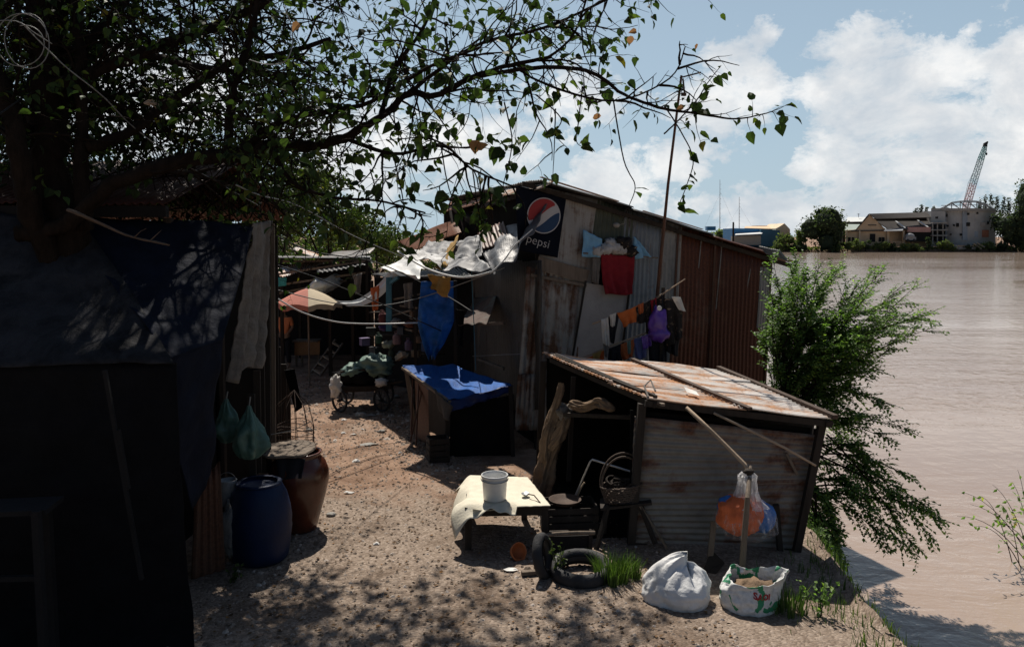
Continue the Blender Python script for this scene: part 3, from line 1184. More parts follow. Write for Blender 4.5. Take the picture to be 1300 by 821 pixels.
mk(mb, 'wrap', M['floral_cloth'], bun, 'dark patterned wrap', smooth=True)
mb = MB()
mb.cloth(W(797, 300, .22), W(803, 306, .2), W(820, 326, .16), W(798, 328, .22), 12, 12, 1.5, .03, 0, 8, .03)
mk(mb, 'plastic_sheet', M['paleblue_cloth'], bun, 'blue right end', smooth=True, thick=.01)
mb = MB()
mb.tube([W(733, 321, .17), W(770, 322, .19), W(829, 327, .17)], .014, 6)
mk(mb, 'pole', M['wood_grey'], bun)
mb = MB()
mb.blob(W(777, 286, .16), (.06, .05, .045), 14, 10, .15, 2, 3)
mb.tube([W(790, 276, .14), W(787, 284, .16), W(780, 286, .16)], .006, 5)
mk(mb, 'old_lamp', M['concrete'], None, 'small grey lamp stuck on the olive sheet', 'lamp', smooth=True)

# aerial
aer = thing('aerial_mast', 'tall thin rusty aerial mast leaning beside the laundry', 'aerial', PH(834, 380, 12.3))
mb = MB()
mb.tube([PH(826, 470, 12.35), PH(836, 360, 12.3), PH(848, 235, 12.2), PH(865, 96, 12.1)], [.03, .028, .024, .02], 8, wob=.3)
mk(mb, 'mast', M['g_rustpost'], aer)
mb = MB()
mb.tube([PH(863, 99, 12.1), PH(890, 92, 12.0)], .012)
mb.tube([PH(867, 100, 12.1), PH(869, 118, 12.1)], .014)
mb.tube([PH(876, 94, 12.3), PH(879, 99, 11.7)], .008)
mb.tube([PH(886, 91, 12.3), PH(889, 95, 11.7)], .008)
mk(mb, 'boom', M['iron'], aer)
mb = MB()
mb.box(PH(868, 120, 12.1), (.07, .05, .05), .3)
mk(mb, 'bracket', M['iron'], aer)

# laundry on two bamboo poles in front of the wall
D1 = 11.9   # times KH
pole_a = mk(MB().tube([PH(752, 411, D1), PH(790, 397, D1), PH(835, 377, D1), PH(870, 354, D1)], [.016, .015, .014, .007], 8), 'laundry_pole', M['wood_pale'], None, 'upper slanting laundry pole with a bare pointed tip', 'pole')
pole_b = mk(MB().tube([PH(726, 460, D1 + .1), PH(770, 441, D1 + .1), PH(848, 412, D1 + .1)], .013, 8), 'laundry_pole', M['wood_pale'], None, 'lower slanting laundry pole strung with shorts', 'pole')
mk(MB().bar(PH(838, 480, D1 + .05), PH(842, 365, D1 + .05), .05), 'wooden_post', M['wood_dark'], None, 'dark post carrying the ends of the laundry poles', 'post')


def PD(d):
    return lambda px, py, off: PH(px, py, d - off)


def wash(name, label, cat, q, mm, off=0.03, folds=2, amp=.025, seed=0, crumple=.02):
    return hung(name, label, cat, q, M[mm], off, folds, amp, seed, 'laundry on the slanting poles', .008, 16, 16, crumple, PD(D1), .05)


wash('scarf', 'thin white scarf dangling from the upper pole tip', 'scarf', [(763, 405), (772, 402), (774, 440), (765, 437)], 'white_cloth', .05, 1.5, .02, 1)
wash('scarf', 'long thin grey white strip hanging below the white scarf', 'scarf', [(766, 436), (773, 438), (772, 452), (767, 450)], 'dirty_cloth', .04, 1.5, .02, 4)
wash('trousers', 'black trousers leg hanging between the white scarf and the orange shorts', 'trousers', [(772, 402), (787, 396), (780, 436), (774, 434)], 'black_cloth', .04, 1.5, .02, 2)
wash('shorts', 'bright orange shorts hung on the upper pole', 'shorts', [(783, 397), (810, 387), (808, 408), (791, 416)], 'orange_cloth', .05, 1.5, .03, 3)
wash('vest', 'dark patterned vest right of the bright orange shorts', 'vest', [(807, 390), (826, 380), (824, 407), (808, 410)], 'floral_cloth', .05, 2, .03, 5)
wash('shirt', 'black shirt with fine pale pattern hanging behind the purple bag', 'shirt', [(818, 384), (842, 372), (840, 420), (820, 425)], 'floral_cloth', -.02, 2, .04, 6)
mb = MB()
mb.blob(PH(835, 411, D1 - .12), (.145, .10, .25), 22, 16, .35, 2.2, 4)
mb.blob(PH(837, 424, D1 - .14), (.16, .10, .12), 20, 12, .35, 2.5, 8)
pb = thing('purple_bag', 'shiny purple bag hanging at the top of the laundry', 'bag', PH(835, 430, D1 - .12))
mk(mb, 'body', M['purple_cloth'], pb, smooth=True)
mb = MB()
mb.tube([PH(829, 394, D1 - .14), PH(832, 378, D1 - .06), PH(840, 374, D1 - .06), PH(842, 392, D1 - .14)], .012, 6)
mk(mb, 'strap', M['black_cloth'], pb)
mb = MB()
ax_ = Matrix.Rotation(PI / 2, 3, 'X')
mb.lathe(PH(837, 391, D1 - .22), [(0, 0), (.035, 0), (.04, .008), (.035, .014), (0, .014)], 20, ax_)
mk(mb, 'badge', M['white_plastic'], pb)
wash('shirt', 'black and white shirt with a bright white shoulder at the right end of the laundry', 'shirt', [(843, 378), (866, 378), (868, 430), (845, 438)], 'floral_cloth', .06, 2, .04, 7)
wash('shirt', 'long black shirt hanging lowest at the right end of the laundry', 'shirt', [(840, 400), (866, 402), (862, 452), (846, 446)], 'black_cloth', -.02, 2, .04, 9)
mb = MB()
mb.cloth(PH(852, 376, D1 - .1), PH(864, 377, D1 - .1), PH(872, 396, D1 - .1), PH(862, 394, D1 - .1), 8, 10, 1, .02, 0, 2)
mk(mb, 'towel', M['white_cloth'], None, 'small white towel over the shoulder of the black and white shirt', 'towel', smooth=True, thick=.006)
wash('shorts', 'orange and yellow shorts at the low left end of the lower pole', 'shorts', [(738, 456), (768, 443), (766, 462), (738, 468)], 'orange_cloth', -.05, 2, .03, 11)
wash('shorts', 'black shorts on the lower pole beside the brown orange shorts', 'shorts', [(770, 442), (788, 436), (788, 464), (772, 466)], 'black_cloth', -.05, 2, .03, 12)
wash('shorts', 'brown orange shorts in the middle of the lower pole', 'shorts', [(786, 437), (806, 429), (805, 452), (790, 458)], 'rust_cloth', -.05, 2, .03, 13)
wash('shorts', 'slate blue shorts near the right end of the lower pole', 'shorts', [(804, 430), (822, 424), (822, 450), (806, 454)], 'blue_cloth', -.05, 2, .03, 14)
for k_, (q, mm, lab, cat_) in enumerate((([(774, 399), (782, 396), (781, 412), (775, 414)], 'white_cloth', 'tiny white cloth pegged beside the white scarf on the upper pole', 'cloth'),
                                         ([(810, 386), (817, 383), (816, 398), (811, 400)], 'rust_cloth', 'small brown orange cloth between the bright orange shorts and the patterned vest', 'cloth'),
                                         ([(826, 381), (833, 378), (834, 392), (827, 394)], 'red_cloth', 'small dark red cloth above the left of the purple bag', 'cloth'),
                                         ([(752, 449), (764, 444), (763, 452), (753, 456)], 'yellow_cloth', 'mustard cloth over the orange and yellow shorts', 'cloth'),
                                         ([(796, 434), (801, 431), (801, 446), (797, 448)], 'green_tarp', 'thin grey green cloth between the brown orange and slate blue shorts', 'cloth'),
                                         ([(814, 427), (828, 421), (827, 440), (816, 444)], 'purple_cloth', 'purple cloth at the right end of the lower pole', 'cloth'))):
    wash('small_cloth', lab, cat_, q, mm, .08, 1.5, .02, 20 + k_)
wash('skirt', 'dark skirt hanging under the purple bag', 'skirt', [(822, 425), (846, 417), (848, 464), (824, 466)], 'black_cloth', -.05, 2, .03, 15)

# ------------------------------------------------------------------ near shed with the bleached rusty roof
FL, FR, BR_, BL_ = P(826, 507, 9.02), P(1059, 533, 8.98), P(914, 471, 11.45), P(691, 450, 11.4)
shed = thing('tin_shed', 'low tin shed in front with a sunlit rust streaked roof and patched wall', 'shed', (2.4, 10, 0))


def Sr(u, v, k=0):
    """u along the front from left to right, v from back (0) to front (1)"""
    return (BL_ * (1 - u) + BR_ * u) * (1 - v) + (FL * (1 - u) + FR * u) * v + V((0, 0, k))


for (u0, u1, k, mm, lab) in ((-.01, .53, 0, 'g_roof', 'left roof sheet, orange streaks'), (.50, 1.0, .02, 'g_roof2', 'right roof sheet, pale with rust at its edge')):
    for (v0, v1, kk) in ((0, .36, .014), (.33, .69, .007), (.66, 1, 0)):
        mb = MB()
        mb.corr(Sr(u1, v0, k + kk), Sr(u1, v1, k + kk), Sr(u0, v1, k + kk), Sr(u0, v0, k + kk), .085, .013, u0 * 9 + v0 * 5, .035)
        mk(mb, 'roof_sheet', M[mm], shed, lab if v0 == 0 else None, smooth=True, thick=.004)
for a, b_, w_, h_, mm in ((Sr(.505, -.01, .05), Sr(.52, 1.03, .035), .06, .035, 'iron'), (Sr(.99, 0, .05), Sr(1.0, 1.01, .04), .07, .05, 'iron'), (Sr(.045, .03, .035), Sr(.045, .98, .03), .035, .03, 'wood_dark'), (Sr(.015, 0, .03), Sr(.02, .9, .03), .03, .03, 'wood_dark')):
    mb = MB()
    mb.bar(a, b_, w_, h_)
    mk(mb, 'roof_batten', M[mm], shed)
mb = MB()
mb.bar(Sr(-.02, .985, -.055), Sr(1.0, .985, -.055), .06, .07)
mk(mb, 'eave_beam', M['wood_dark'], shed)
for u_ in (.03, .97):
    mb = MB()
    mb.bar(Sr(u_, .02, -.06), Sr(u_, 1, -.06), .06, .06)
    mk(mb, 'rafter', M['wood_dark'], shed)
# front wall: two tiers of sheet with level ridges
D0 = 9.16
mb = MB()
mb.corr(P(1037, 552, D0), P(1029, 612, D0), P(801, 618, D0), P(806, 528, D0), .075, .010, 1, .02)
mk(mb, 'wall_sheet', M['g_shed'], shed, 'upper grey brown sheet', smooth=True, thick=.004)
mb = MB()
mb.corr(P(1030, 606, D0 - .02), P(1009, 698, D0 - .02), P(797, 690, D0 - .02), P(802, 612, D0 - .02), .075, .010, 4, .02)
mk(mb, 'wall_sheet', M['g_shed'], shed, 'lower grey brown sheet', smooth=True, thick=.004)
mb = MB()
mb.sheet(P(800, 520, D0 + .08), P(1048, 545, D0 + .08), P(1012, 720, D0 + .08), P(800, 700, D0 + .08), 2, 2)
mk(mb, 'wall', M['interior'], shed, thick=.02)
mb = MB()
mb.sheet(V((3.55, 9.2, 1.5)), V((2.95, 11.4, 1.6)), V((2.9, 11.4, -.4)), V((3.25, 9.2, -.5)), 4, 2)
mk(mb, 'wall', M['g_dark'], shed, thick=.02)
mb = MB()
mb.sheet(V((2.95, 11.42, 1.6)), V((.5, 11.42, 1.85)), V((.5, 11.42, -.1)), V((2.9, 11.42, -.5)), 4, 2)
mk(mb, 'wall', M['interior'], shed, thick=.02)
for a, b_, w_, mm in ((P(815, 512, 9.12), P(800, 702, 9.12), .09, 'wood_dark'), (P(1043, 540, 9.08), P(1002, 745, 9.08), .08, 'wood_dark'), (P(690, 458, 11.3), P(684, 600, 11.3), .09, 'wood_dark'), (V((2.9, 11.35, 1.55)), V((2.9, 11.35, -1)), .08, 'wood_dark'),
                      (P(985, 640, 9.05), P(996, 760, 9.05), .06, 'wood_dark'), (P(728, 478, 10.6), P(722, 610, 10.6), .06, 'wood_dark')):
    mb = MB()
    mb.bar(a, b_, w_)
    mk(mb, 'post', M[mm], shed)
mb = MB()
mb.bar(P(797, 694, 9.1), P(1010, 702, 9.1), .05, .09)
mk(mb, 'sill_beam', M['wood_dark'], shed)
for a, b_ in (((998, 575, 9.1), (1012, 602, 9.1)), ((812, 640, 9.08), (850, 700, 8.98))):
    mb = MB()
    mb.bar(P(*a), P(*b_), .035, .03)
    mk(mb, 'brace', M['wood_grey'], shed)
mb = MB()
mb.sheet(V((.45, 9.3, .02)), V((3.2, 9.3, .02)), V((2.9, 11.4, .02)), V((.5, 11.4, .02)), 4, 4, lambda u, v, p, n: p + V((0, 0, .02 * nz(p, 2))))
mk(mb, 'floor', M['interior'], shed, thick=.03)
mk(MB().tube([P(823, 504, 9.0), P(818, 490, 9.3), P(826, 482, 9.5), P(832, 496, 9.2)], .012, 6), 'twisted_rag', M['dirty_cloth'], None, 'scrap of rag and wire on the front corner of the shed roof', 'rag')
mk(MB().bar(P(795, 490, 9.7), P(842, 514, 8.95), .05, .03), 'roof_stick', M['wood_grey'], None, 'short board lying across the left front corner of the shed roof', 'board')
mk(MB().sheet(P(868, 496, 9.62), P(884, 502, 9.5), P(888, 508, 9.35), P(872, 503, 9.5), 4, 4, lambda u, v, p, n: p + V((0, 0, .05 + .01 * nz(p, 9)))), 'paper_scrap', M['paper'], None, 'white scrap caught under the middle batten of the shed roof', 'scrap', thick=.003)

mk(MB().tube([P(871, 517, 9.0), P(905, 549, 8.82), P(945, 589, 8.55), P(950, 598, 8.5)], [.024, .022, .021, .02], 8, wob=.4), 'bamboo_pole', M['wood_pale'], None, 'thick pale pole sticking out from the shed eave towards the hanging bag', 'pole', smooth=True)
mk(MB().tube([P(906, 524, 9.0), P(950, 545, 8.9), P(1000, 570, 8.8), P(1036, 591, 8.72)], [.017, .016, .015, .013], 8, wob=.4), 'bamboo_pole', M['wood_pale'], None, 'thin pale pole slanting down to the right across the shed wall', 'pole', smooth=True)

# hanging bag of netting
HB = P(948, 650, 8.45)
hb = thing('hanging_bag', 'clear plastic bag stuffed with orange and blue netting, hanging on a stick before the shed', 'bag', HB)
M['orange_net'] = mat('orange_netting', (.72, .17, .06), .6, .3, 9, .9, 34, None, 0, (1, 1, .35), trans=.2)
M['blue_net'] = mat('blue_netting', (.04, .17, .5), .6, .3, 9, .9, 34, None, 0, (1, 1, .35), trans=.2)
for fname, fkey, stops in (('clear_plastic_film', 'film', [(.35, (.03, .03, .03)), (.55, (.10, .10, .10)), (.70, (.55, .55, .55))]), ('crumpled_plastic_film', 'film_white', [(.30, (.2, .2, .2)), (.5, (.5, .5, .5)), (.66, (.95, .95, .95))])):
    m = bpy.data.materials.new(fname)
    m.use_nodes = True
    t, out = nt(m)
    gl = N(t, 'ShaderNodeBsdfPrincipled', Roughness=.18)
    gl.inputs['Base Color'].default_value = (.85, .85, .86, 1)
    gl.inputs['Specular IOR Level'].default_value = .7
    tp = t.nodes.new('ShaderNodeBsdfTransparent')
    tl_ = t.nodes.new('ShaderNodeBsdfTranslucent')
    tl_.inputs[0].default_value = (.85, .85, .86, 1)
    mm_ = t.nodes.new('ShaderNodeMixShader')
    mm_.inputs[0].default_value = .4
    t.links.new(gl.outputs[0], mm_.inputs[1])
    t.links.new(tl_.outputs[0], mm_.inputs[2])
    mx = t.nodes.new('ShaderNodeMixShader')
    cr = noisen(t, coord(t, 'Object', (5, 5, 2)), 3.0, 6, .7, 1.0)
    t.links.new(ramp(t, cr, stops), mx.inputs[0])
    t.links.new(tp.outputs[0], mx.inputs[1])
    t.links.new(mm_.outputs[0], mx.inputs[2])
    t.links.new(bump(t, cr, .8, .03), gl.inputs['Normal'])
    t.links.new(mx.outputs[0], out.inputs[0])
    M[fkey] = m
mb = MB()
mb.blob(P(941, 653, 8.45), (.26, .22, .215), 34, 24, .14, 2.2, 1)
mk(mb, 'orange_net', M['orange_net'], hb, smooth=True)
mb = MB()
mb.blob(P(964, 655, 8.47), (.165, .19, .17), 26, 18, .15, 2.2, 6)
mb.blob(P(926, 642, 8.52), (.13, .12, .11), 20, 14, .2, 2.2, 9)
mk(mb, 'blue_net', M['blue_net'], hb, smooth=True)
mb = MB()
prof = [(.02, -.27), (.20, -.25), (.30, -.17), (.325, -.06), (.30, .03), (.22, .10), (.14, .17), (.105, .26), (.092, .36), (.10, .42), (.065, .455), (.015, .47)]


def bagring():
    seg = 36
    vs, fs = [], []
    for i, (r, z) in enumerate(prof):
        for k in range(seg):
            a = 2 * PI * k / seg
            d = V((math.cos(a), math.sin(a), z * 1.4))
            f = 1 + .10 * math.sin(a * 9 + z * 6) * (.4 + (z > .05) * .9) + .18 * nz(d, 1.7, 3) + (.16 * max(0, math.cos(a - .1)) if z < -.1 else 0)
            vs.append(P(948, 652, 8.45) + V((r * f * math.cos(a), r * f * .85 * math.sin(a), z)))
        if i:
            for k in range(seg):
                k2 = (k + 1) % seg
                fs.append(((i - 1) * seg + k, (i - 1) * seg + k2, i * seg + k2, i * seg + k))
    return vs, fs


v_, f_ = bagring()
mb.add(v_, f_)
lo_, hi_ = MB(), MB()
for f in f_:
    zc = sum(v_[k].z for k in f) / 4 - P(948, 652, 8.45).z
    (hi_ if zc > .13 else lo_).add([v_[k] for k in f], [(0, 1, 2, 3)])
mk(lo_, 'plastic_film', M['film'], hb, smooth=True)
mk(hi_, 'plastic_sleeve', M['film_white'], hb, 'whitish crumpled upper sleeve', smooth=True)
mb = MB()
mb.blob(P(951, 599, 8.42), (.055, .05, .04), 14, 10, .4, 3, 2)
mk(mb, 'knot', M['wood_dark'], hb, smooth=True)
mk(MB().tube([P(953, 592, 8.52), P(949, 632, 8.14), P(944, 690, 8.1), P(939, 765, 8.08)], [.022, .027, .03, .032], 8, wob=.5), 'wooden_stake', M['wood_grey'], None, 'tall weathered stake that the orange and blue bag hangs on', 'stake')
mk(MB().bar(P(906, 661, 8.6), P(898, 745, 8.5), .06, .035), 'wooden_stake', M['wood_grey'], None, 'short grey stake left of the hanging bag', 'stake')


# ------------------------------------------------------------------ blue roofed stall
M['sooty'] = mat('grimy_flap', (.06, .055, .05), .9, .3, 8, .4, 40)
st = thing('covered_stall', 'low dark lean-to stall under a sloping blue tarp roof', 'stall', (-1, 13.6, 0))
q = [P(574, 463, 14.6), P(651, 489, 13.3), P(571, 509, 12.75), P(511, 466, 14.2)]
mb = MB()


def stf(u, v, p, n):
    s = V((0, 0, -.10 * math.sin(PI * u) * math.sin(PI * v)))
    return p + s + V((0, 0, 1)) * (.025 * math.sin(u * 17 + v * 2) * (.3 + v) + .05 * nz(p, 3, 2)) + (V((0, 0, -.05 * abs(nz(p, 5)))) if v > .96 or u > .97 else V())


mb.sheet(q[0], q[1], q[2], q[3], 44, 36, stf)
tarp_m = mat('blue_stall_tarp', (.008, .09, .34), .65, .35, 5, .4, 14, ((.07, .24, .48), .575), stretch=(3.4, .7, 1), spec=.15)
mk(mb, 'tarp_roof', tarp_m, st, smooth=True, thick=.006)
mb = MB()
mb.cloth(P(567, 508, 12.74), P(651, 487, 13.25), P(652, 496, 13.22), P(570, 523, 12.72), 30, 6, 3, .03, 0, 3, .03)
mk(mb, 'valance', mat('dark_blue_tarp', (.010, .02, .09), .5, .3, 4, .3, 20), st, smooth=True, thick=.006)
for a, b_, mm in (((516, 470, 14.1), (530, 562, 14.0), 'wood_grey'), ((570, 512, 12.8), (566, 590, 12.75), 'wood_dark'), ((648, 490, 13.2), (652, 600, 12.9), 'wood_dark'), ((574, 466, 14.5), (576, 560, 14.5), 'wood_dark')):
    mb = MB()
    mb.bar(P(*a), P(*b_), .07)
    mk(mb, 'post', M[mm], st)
mb = MB()
mb.bar(P(511, 467, 14.2), P(571, 510, 12.75), .05, .04)
mk(mb, 'edge_rail', M['wood_grey'], st)
mb = MB()
mb.sheet(P(527, 482, 13.95), P(545, 494, 13.5), P(545, 560, 13.5), P(530, 560, 13.9), 4, 6)
mk(mb, 'side_panel', M['g_rustpost'], st, 'rust brown side board', thick=.015)
mb = MB()
mb.sheet(P(544, 494, 13.5), P(566, 508, 12.95), P(566, 560, 12.95), P(545, 545, 13.5), 4, 6)
mk(mb, 'side_panel', M['wood_dark'], st, 'dark side board', thick=.015)
mb = MB()
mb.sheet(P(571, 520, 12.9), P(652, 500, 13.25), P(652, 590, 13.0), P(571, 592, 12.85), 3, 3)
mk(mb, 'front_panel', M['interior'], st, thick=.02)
mb = MB()
mb.cloth(P(553, 496, 12.98), P(575, 515, 12.6), P(570, 535, 12.6), P(556, 520, 12.95), 8, 8, 1, .02)
mk(mb, 'flap', M['sooty'], st, smooth=True, thick=.01)
for k, (a, b_) in enumerate((((524, 474, 14.1), (522, 552, 13.6)), ((532, 478, 13.9), (528, 566, 13.3)), ((538, 486, 13.8), (521, 560, 13.3)))):
    mk(MB().tube([P(*a), P(*b_)], .016, 6), 'leaning_stick', M['g_rustpost'], None, ['thin upright stick leaning on the left end of the blue stall', 'middle stick leaning on the left end of the blue stall', 'slanting stick resting lowest against the left end of the blue stall'][k], 'stick', 'sticks against the stall')
def crate(c, sz, rz, label, mm='wood_dark', group=None):
    r = thing('wooden_crate', label, 'crate', c, group)
    Mz = Matrix.Rotation(rz, 3, 'Z')
    hx, hy, hz = sz[0] / 2, sz[1] / 2, sz[2]
    mb = MB()
    for x in (-1, 1):
        for y in (-1, 1):
            mb.box(V(c) + Mz @ V((x * (hx - .02), y * (hy - .02), hz / 2)), (.04, .04, hz), 0, Mz)
    mk(mb, 'corner_post', M[mm], r)
    mb = MB()
    n = 4
    for k in range(n):
        z = hz * (k + .5) / n
        for y in (-1, 1):
            mb.box(V(c) + Mz @ V((0, y * (hy + .008), z)), (sz[0], .014, hz / n * .8), 0, Mz)
        for x in (-1, 1):
            mb.box(V(c) + Mz @ V((x * (hx + .008), 0, z)), (.014, sz[1], hz / n * .8), 0, Mz)
    mb.box(V(c) + V((0, 0, .03)), (sz[0] - .02, sz[1] - .02, .02), 0, Mz)
    mk(mb, 'slats', M[mm], r)
    return r


crate(G(556, 585), (.3, .28, .4), .3, 'dark slatted crate standing under the left front of the blue stall')
# ------------------------------------------------------------------ table with cloth and bucket
TB = thing('low_table', 'low wooden work table with a pale cloth crumpled over its left edge', 'table', G(640, 670))
# top corners: left back, right back, right front, left front
tz = .50


def T(px, py, dz=0):
    return G(px, py, tz + dz)


t1, t2, t3, t4 = T(594, 606), T(668, 608), T(698, 641), T(590, 643)
mb = MB()
mb.prism([t4 + V((0, 0, -.012)), t3 + V((0, 0, -.012)), t2 + V((0, 0, -.012)), t1 + V((0, 0, -.012))], (0, 0, 1), .035)
mk(mb, 'tabletop', M['wood_dark'], TB, bev=.004)
cx = (t1 + t2 + t3 + t4) / 4
for q in (t1, t2, t3, t4):
    p = q + (cx - q) * .10
    mb = MB()
    mb.bar(V((p.x, p.y, tz - .04)), V((p.x + (cx.x - p.x) * -.02, p.y, gz(p.x, p.y) - .02)), .075, .065)
    mk(mb, 'leg', M['wood_dark'], TB)
mb = MB()
for a, b_ in ((t4, t3), (t1, t2), (t4, t1), (t3, t2)):
    mb.bar(a.lerp(cx, .1) + V((0, 0, -.09)), b_.lerp(cx, .1) + V((0, 0, -.09)), .03, .08)
mb.bar(t4.lerp(cx, .1) + V((0, 0, -.36)), t1.lerp(cx, .1) + V((0, 0, -.36)), .04, .05)
mk(mb, 'rail', M['wood_dark'], TB)
mb = MB()


def clf(u, v, p, n):
    # lies on the top, slides off the left and front edges in lumps
    over = max(0, .14 - u) / .14
    fr = max(0, v - .88) / .12
    q = V(p)
    z = .012 + .012 * abs(nz(p, 7, 2)) + .025 * over * (1 + math.sin(v * 21)) * .5
    if over > 0:
        q = q + (t4 - t3).normalized() * (.05 * over * (1 + .8 * math.sin(v * 16))) + V((0, 0, -.15 * over ** 1.5 * (1 + .6 * math.sin(v * 13 + 1))))
    if fr > 0 and u < .63:
        q = q + V((0, -.03 * fr, -.12 * fr * (.7 + .4 * math.sin(u * 9 + 1) + .6 * nz(p, 8, 5))))
    return q + V((0, 0, z))


mb.sheet(T(586, 604), T(670, 607), T(699, 643), T(582, 648), 60, 44, clf)
mk(mb, 'table_cloth', M['cream_cloth'], None, 'pale cream cloth lying on the low table and bunched at its left', 'tablecloth', smooth=True, thick=.005)
mb = MB()


def ragf(u, v, p, n):
    q = V(p)
    q += V((0, -1, 0)) * (.035 * math.sin(u * 6 + 1) * v + .03 * nz(p, 5, 3) * (.3 + v) + .012 * nz(p, 13, 1))
    q.z += (.07 * nz((u, 0, 0), 3.5, 2) - .03) * v * v - .03 * math.sin(PI * u) * (1 - v)
    return q


mb.sheet(T(600, 645, .0) + V((0, -.02, 0)), T(650, 642, .0) + V((0, -.02, 0)), T(622, 645, -.16) + V((0.02, -.05, 0)), T(604, 647, -.30) + V((0, -.05, 0)), 30, 24, ragf)
mk(mb, 'hanging_rag', M['cream_cloth'], None, 'pale rag hanging from the front edge of the low table', 'rag', smooth=True, thick=.006)
bc = T(627, 636, .02)
bk = thing('plastic_bucket', 'white plastic bucket standing on the low table', 'bucket', bc)
bc = T(628, 633, .022)
mb = MB()
mb.lathe(bc, [(0, 0), (.125, 0), (.132, .008), (.148, .255), (.150, .262), (.158, .266), (.158, .292), (.153, .296), (.147, .294), (.144, .26), (.128, .02), (0, .015)], 40)
mk(mb, 'shell', M['white_plastic'], bk, smooth=True)
mb = MB()
mb.lathe(bc, [(.152, .222), (.159, .226), (.159, .234), (.152, .238)], 40)
mk(mb, 'collar', M['white_plastic'], bk, smooth=True)
mb2 = MB().tube([bc + V((.162 * math.cos(a), .162 * math.sin(a), .25 - .02 * abs(math.sin(a)))) for a in [PI + PI * k / 20 for k in range(21)]], .0035, 5)
mk(mb2, 'handle', M['wire_grey'], bk)
sp_ = T(667, 629, .03)
ld = thing('ladle', 'metal ladle lying on the pale cloth right of the bucket', 'ladle', sp_)
mb = MB()
mb.lathe(sp_, [(0, 0), (.03, .005), (.045, .018), (.05, .032), (.047, .032), (.03, .012), (0, .008)], 20)
mk(mb, 'bowl', M['chrome'], ld, smooth=True)
mb = MB()
mb.tube([sp_ + V((.03, -.03, .03)), sp_ + V((.10, -.1, .04)), T(686, 638, .02)], .007, 6)
mk(mb, 'handle', M['iron'], ld)

# things strewn on the ground
cs = G(658, 700, .07)
mb = MB()
rot = Matrix.Rotation(math.radians(62), 3, 'X') @ Matrix.Rotation(.4, 3, 'Y')
mb.lathe(cs, [(0, -.085), (.05, -.075), (.085, -.04), (.10, 0), (.098, .03), (.088, .032), (.085, 0), (.07, -.035), (.04, -.062), (0, -.07)], 26, rot, .12)
mk(mb, 'coconut_shell', M['terracotta'], None, 'orange brown half shell lying on the gravel in front of the low table', 'shell', smooth=True)

scr = [(649, 723, .085), (467, 564, .17), (452, 587, .075), (443, 626, .07), (436, 549, .05), (449, 551, .06), (437, 533, .06), (470, 527, .13), (508, 577, .05), (478, 690, .045), (460, 545, .05), (425, 560, .045)]
sl2 = ['white paper scrap lying right of the half shell near the bottom edge', 'broad flat pale slab in the middle of the path', 'white scrap on the bare earth left of centre of the path', 'white scrap alone on the reddish earth near the big jar', 'scrap at the left of the small cluster on the upper path', 'scrap at the right of the small cluster on the upper path', 'scrap nearest the cart in the upper path', 'long pale scrap just in front of the cart', 'small scrap on the right side close to the stall shadow', 'tiny scrap on the lower gravel left of the table', 'small scrap just behind the broad flat slab', 'scrap at the left edge of the path by the wire cage']
for (px, py, s), lab in zip(scr, sl2):
    c = G(px, py)
    c.z = gz(c.x, c.y) + .008
    sd = R.uniform(0, 50)
    n_ = 9
    ring = []
    for k in range(n_):
        a = 2 * PI * k / n_ + R.uniform(-.2, .2)
        rr = s * R.uniform(.45, 1.0)
        ring.append((math.cos(a) * rr * 1.2, math.sin(a) * rr * .8))
    vs, fs = [c + V((0, 0, .02))], []
    for f_ in (.5, 1):
        for x, y in ring:
            q = c + V((x * f_, y * f_, 0))
            vs.append(q + V((0, 0, .035 * abs(nz(q, 14, sd)) + (.012 if f_ < 1 else 0))))
    for k in range(n_):
        k2 = (k + 1) % n_
        fs += [(0, 1 + k, 1 + k2), (1 + k, 1 + n_ + k, 1 + n_ + k2, 1 + k2)]
    mb = MB()
    mb.add(vs, fs)
    mk(mb, 'paper_scrap', M['paper'] if s < .12 else M['concrete'], None, lab, 'scrap', 'scraps littering the path', thick=.002)
for px, py, s, lab in ((459, 529, .12, 'flat brown stone in front of the cart'), (484, 548, .07, 'round dark stone on the upper path'), (393, 505 + 40, .06, 'small stone at the left edge of the path'), (420, 655, .06, 'stone on the path right of the big jar'), (563, 566, .06, 'small stone under the edge of the blue stall'), (372 + 130, 505, .09, 'flat stone right of the cart wheel')):
    c = G(px, py)
    mb = MB()
    mb.blob((c.x, c.y, gz(c.x, c.y) + s * .25), (s, s * .8, s * .5), 14, 9, .5, 2, px)
    mk(mb, 'stone', M['concrete'], None, lab, 'stone', 'loose stones on the path', smooth=True)

# ------------------------------------------------------------------ gear under and beside the shed
# bundle of sacking and poles by the open side
cl = thing('sacking_bundle', 'tall twisted bundle of brown sacking tied upright at the shed opening', 'bundle', P(694, 618, 10.5))
d = 10.4
mb = MB()


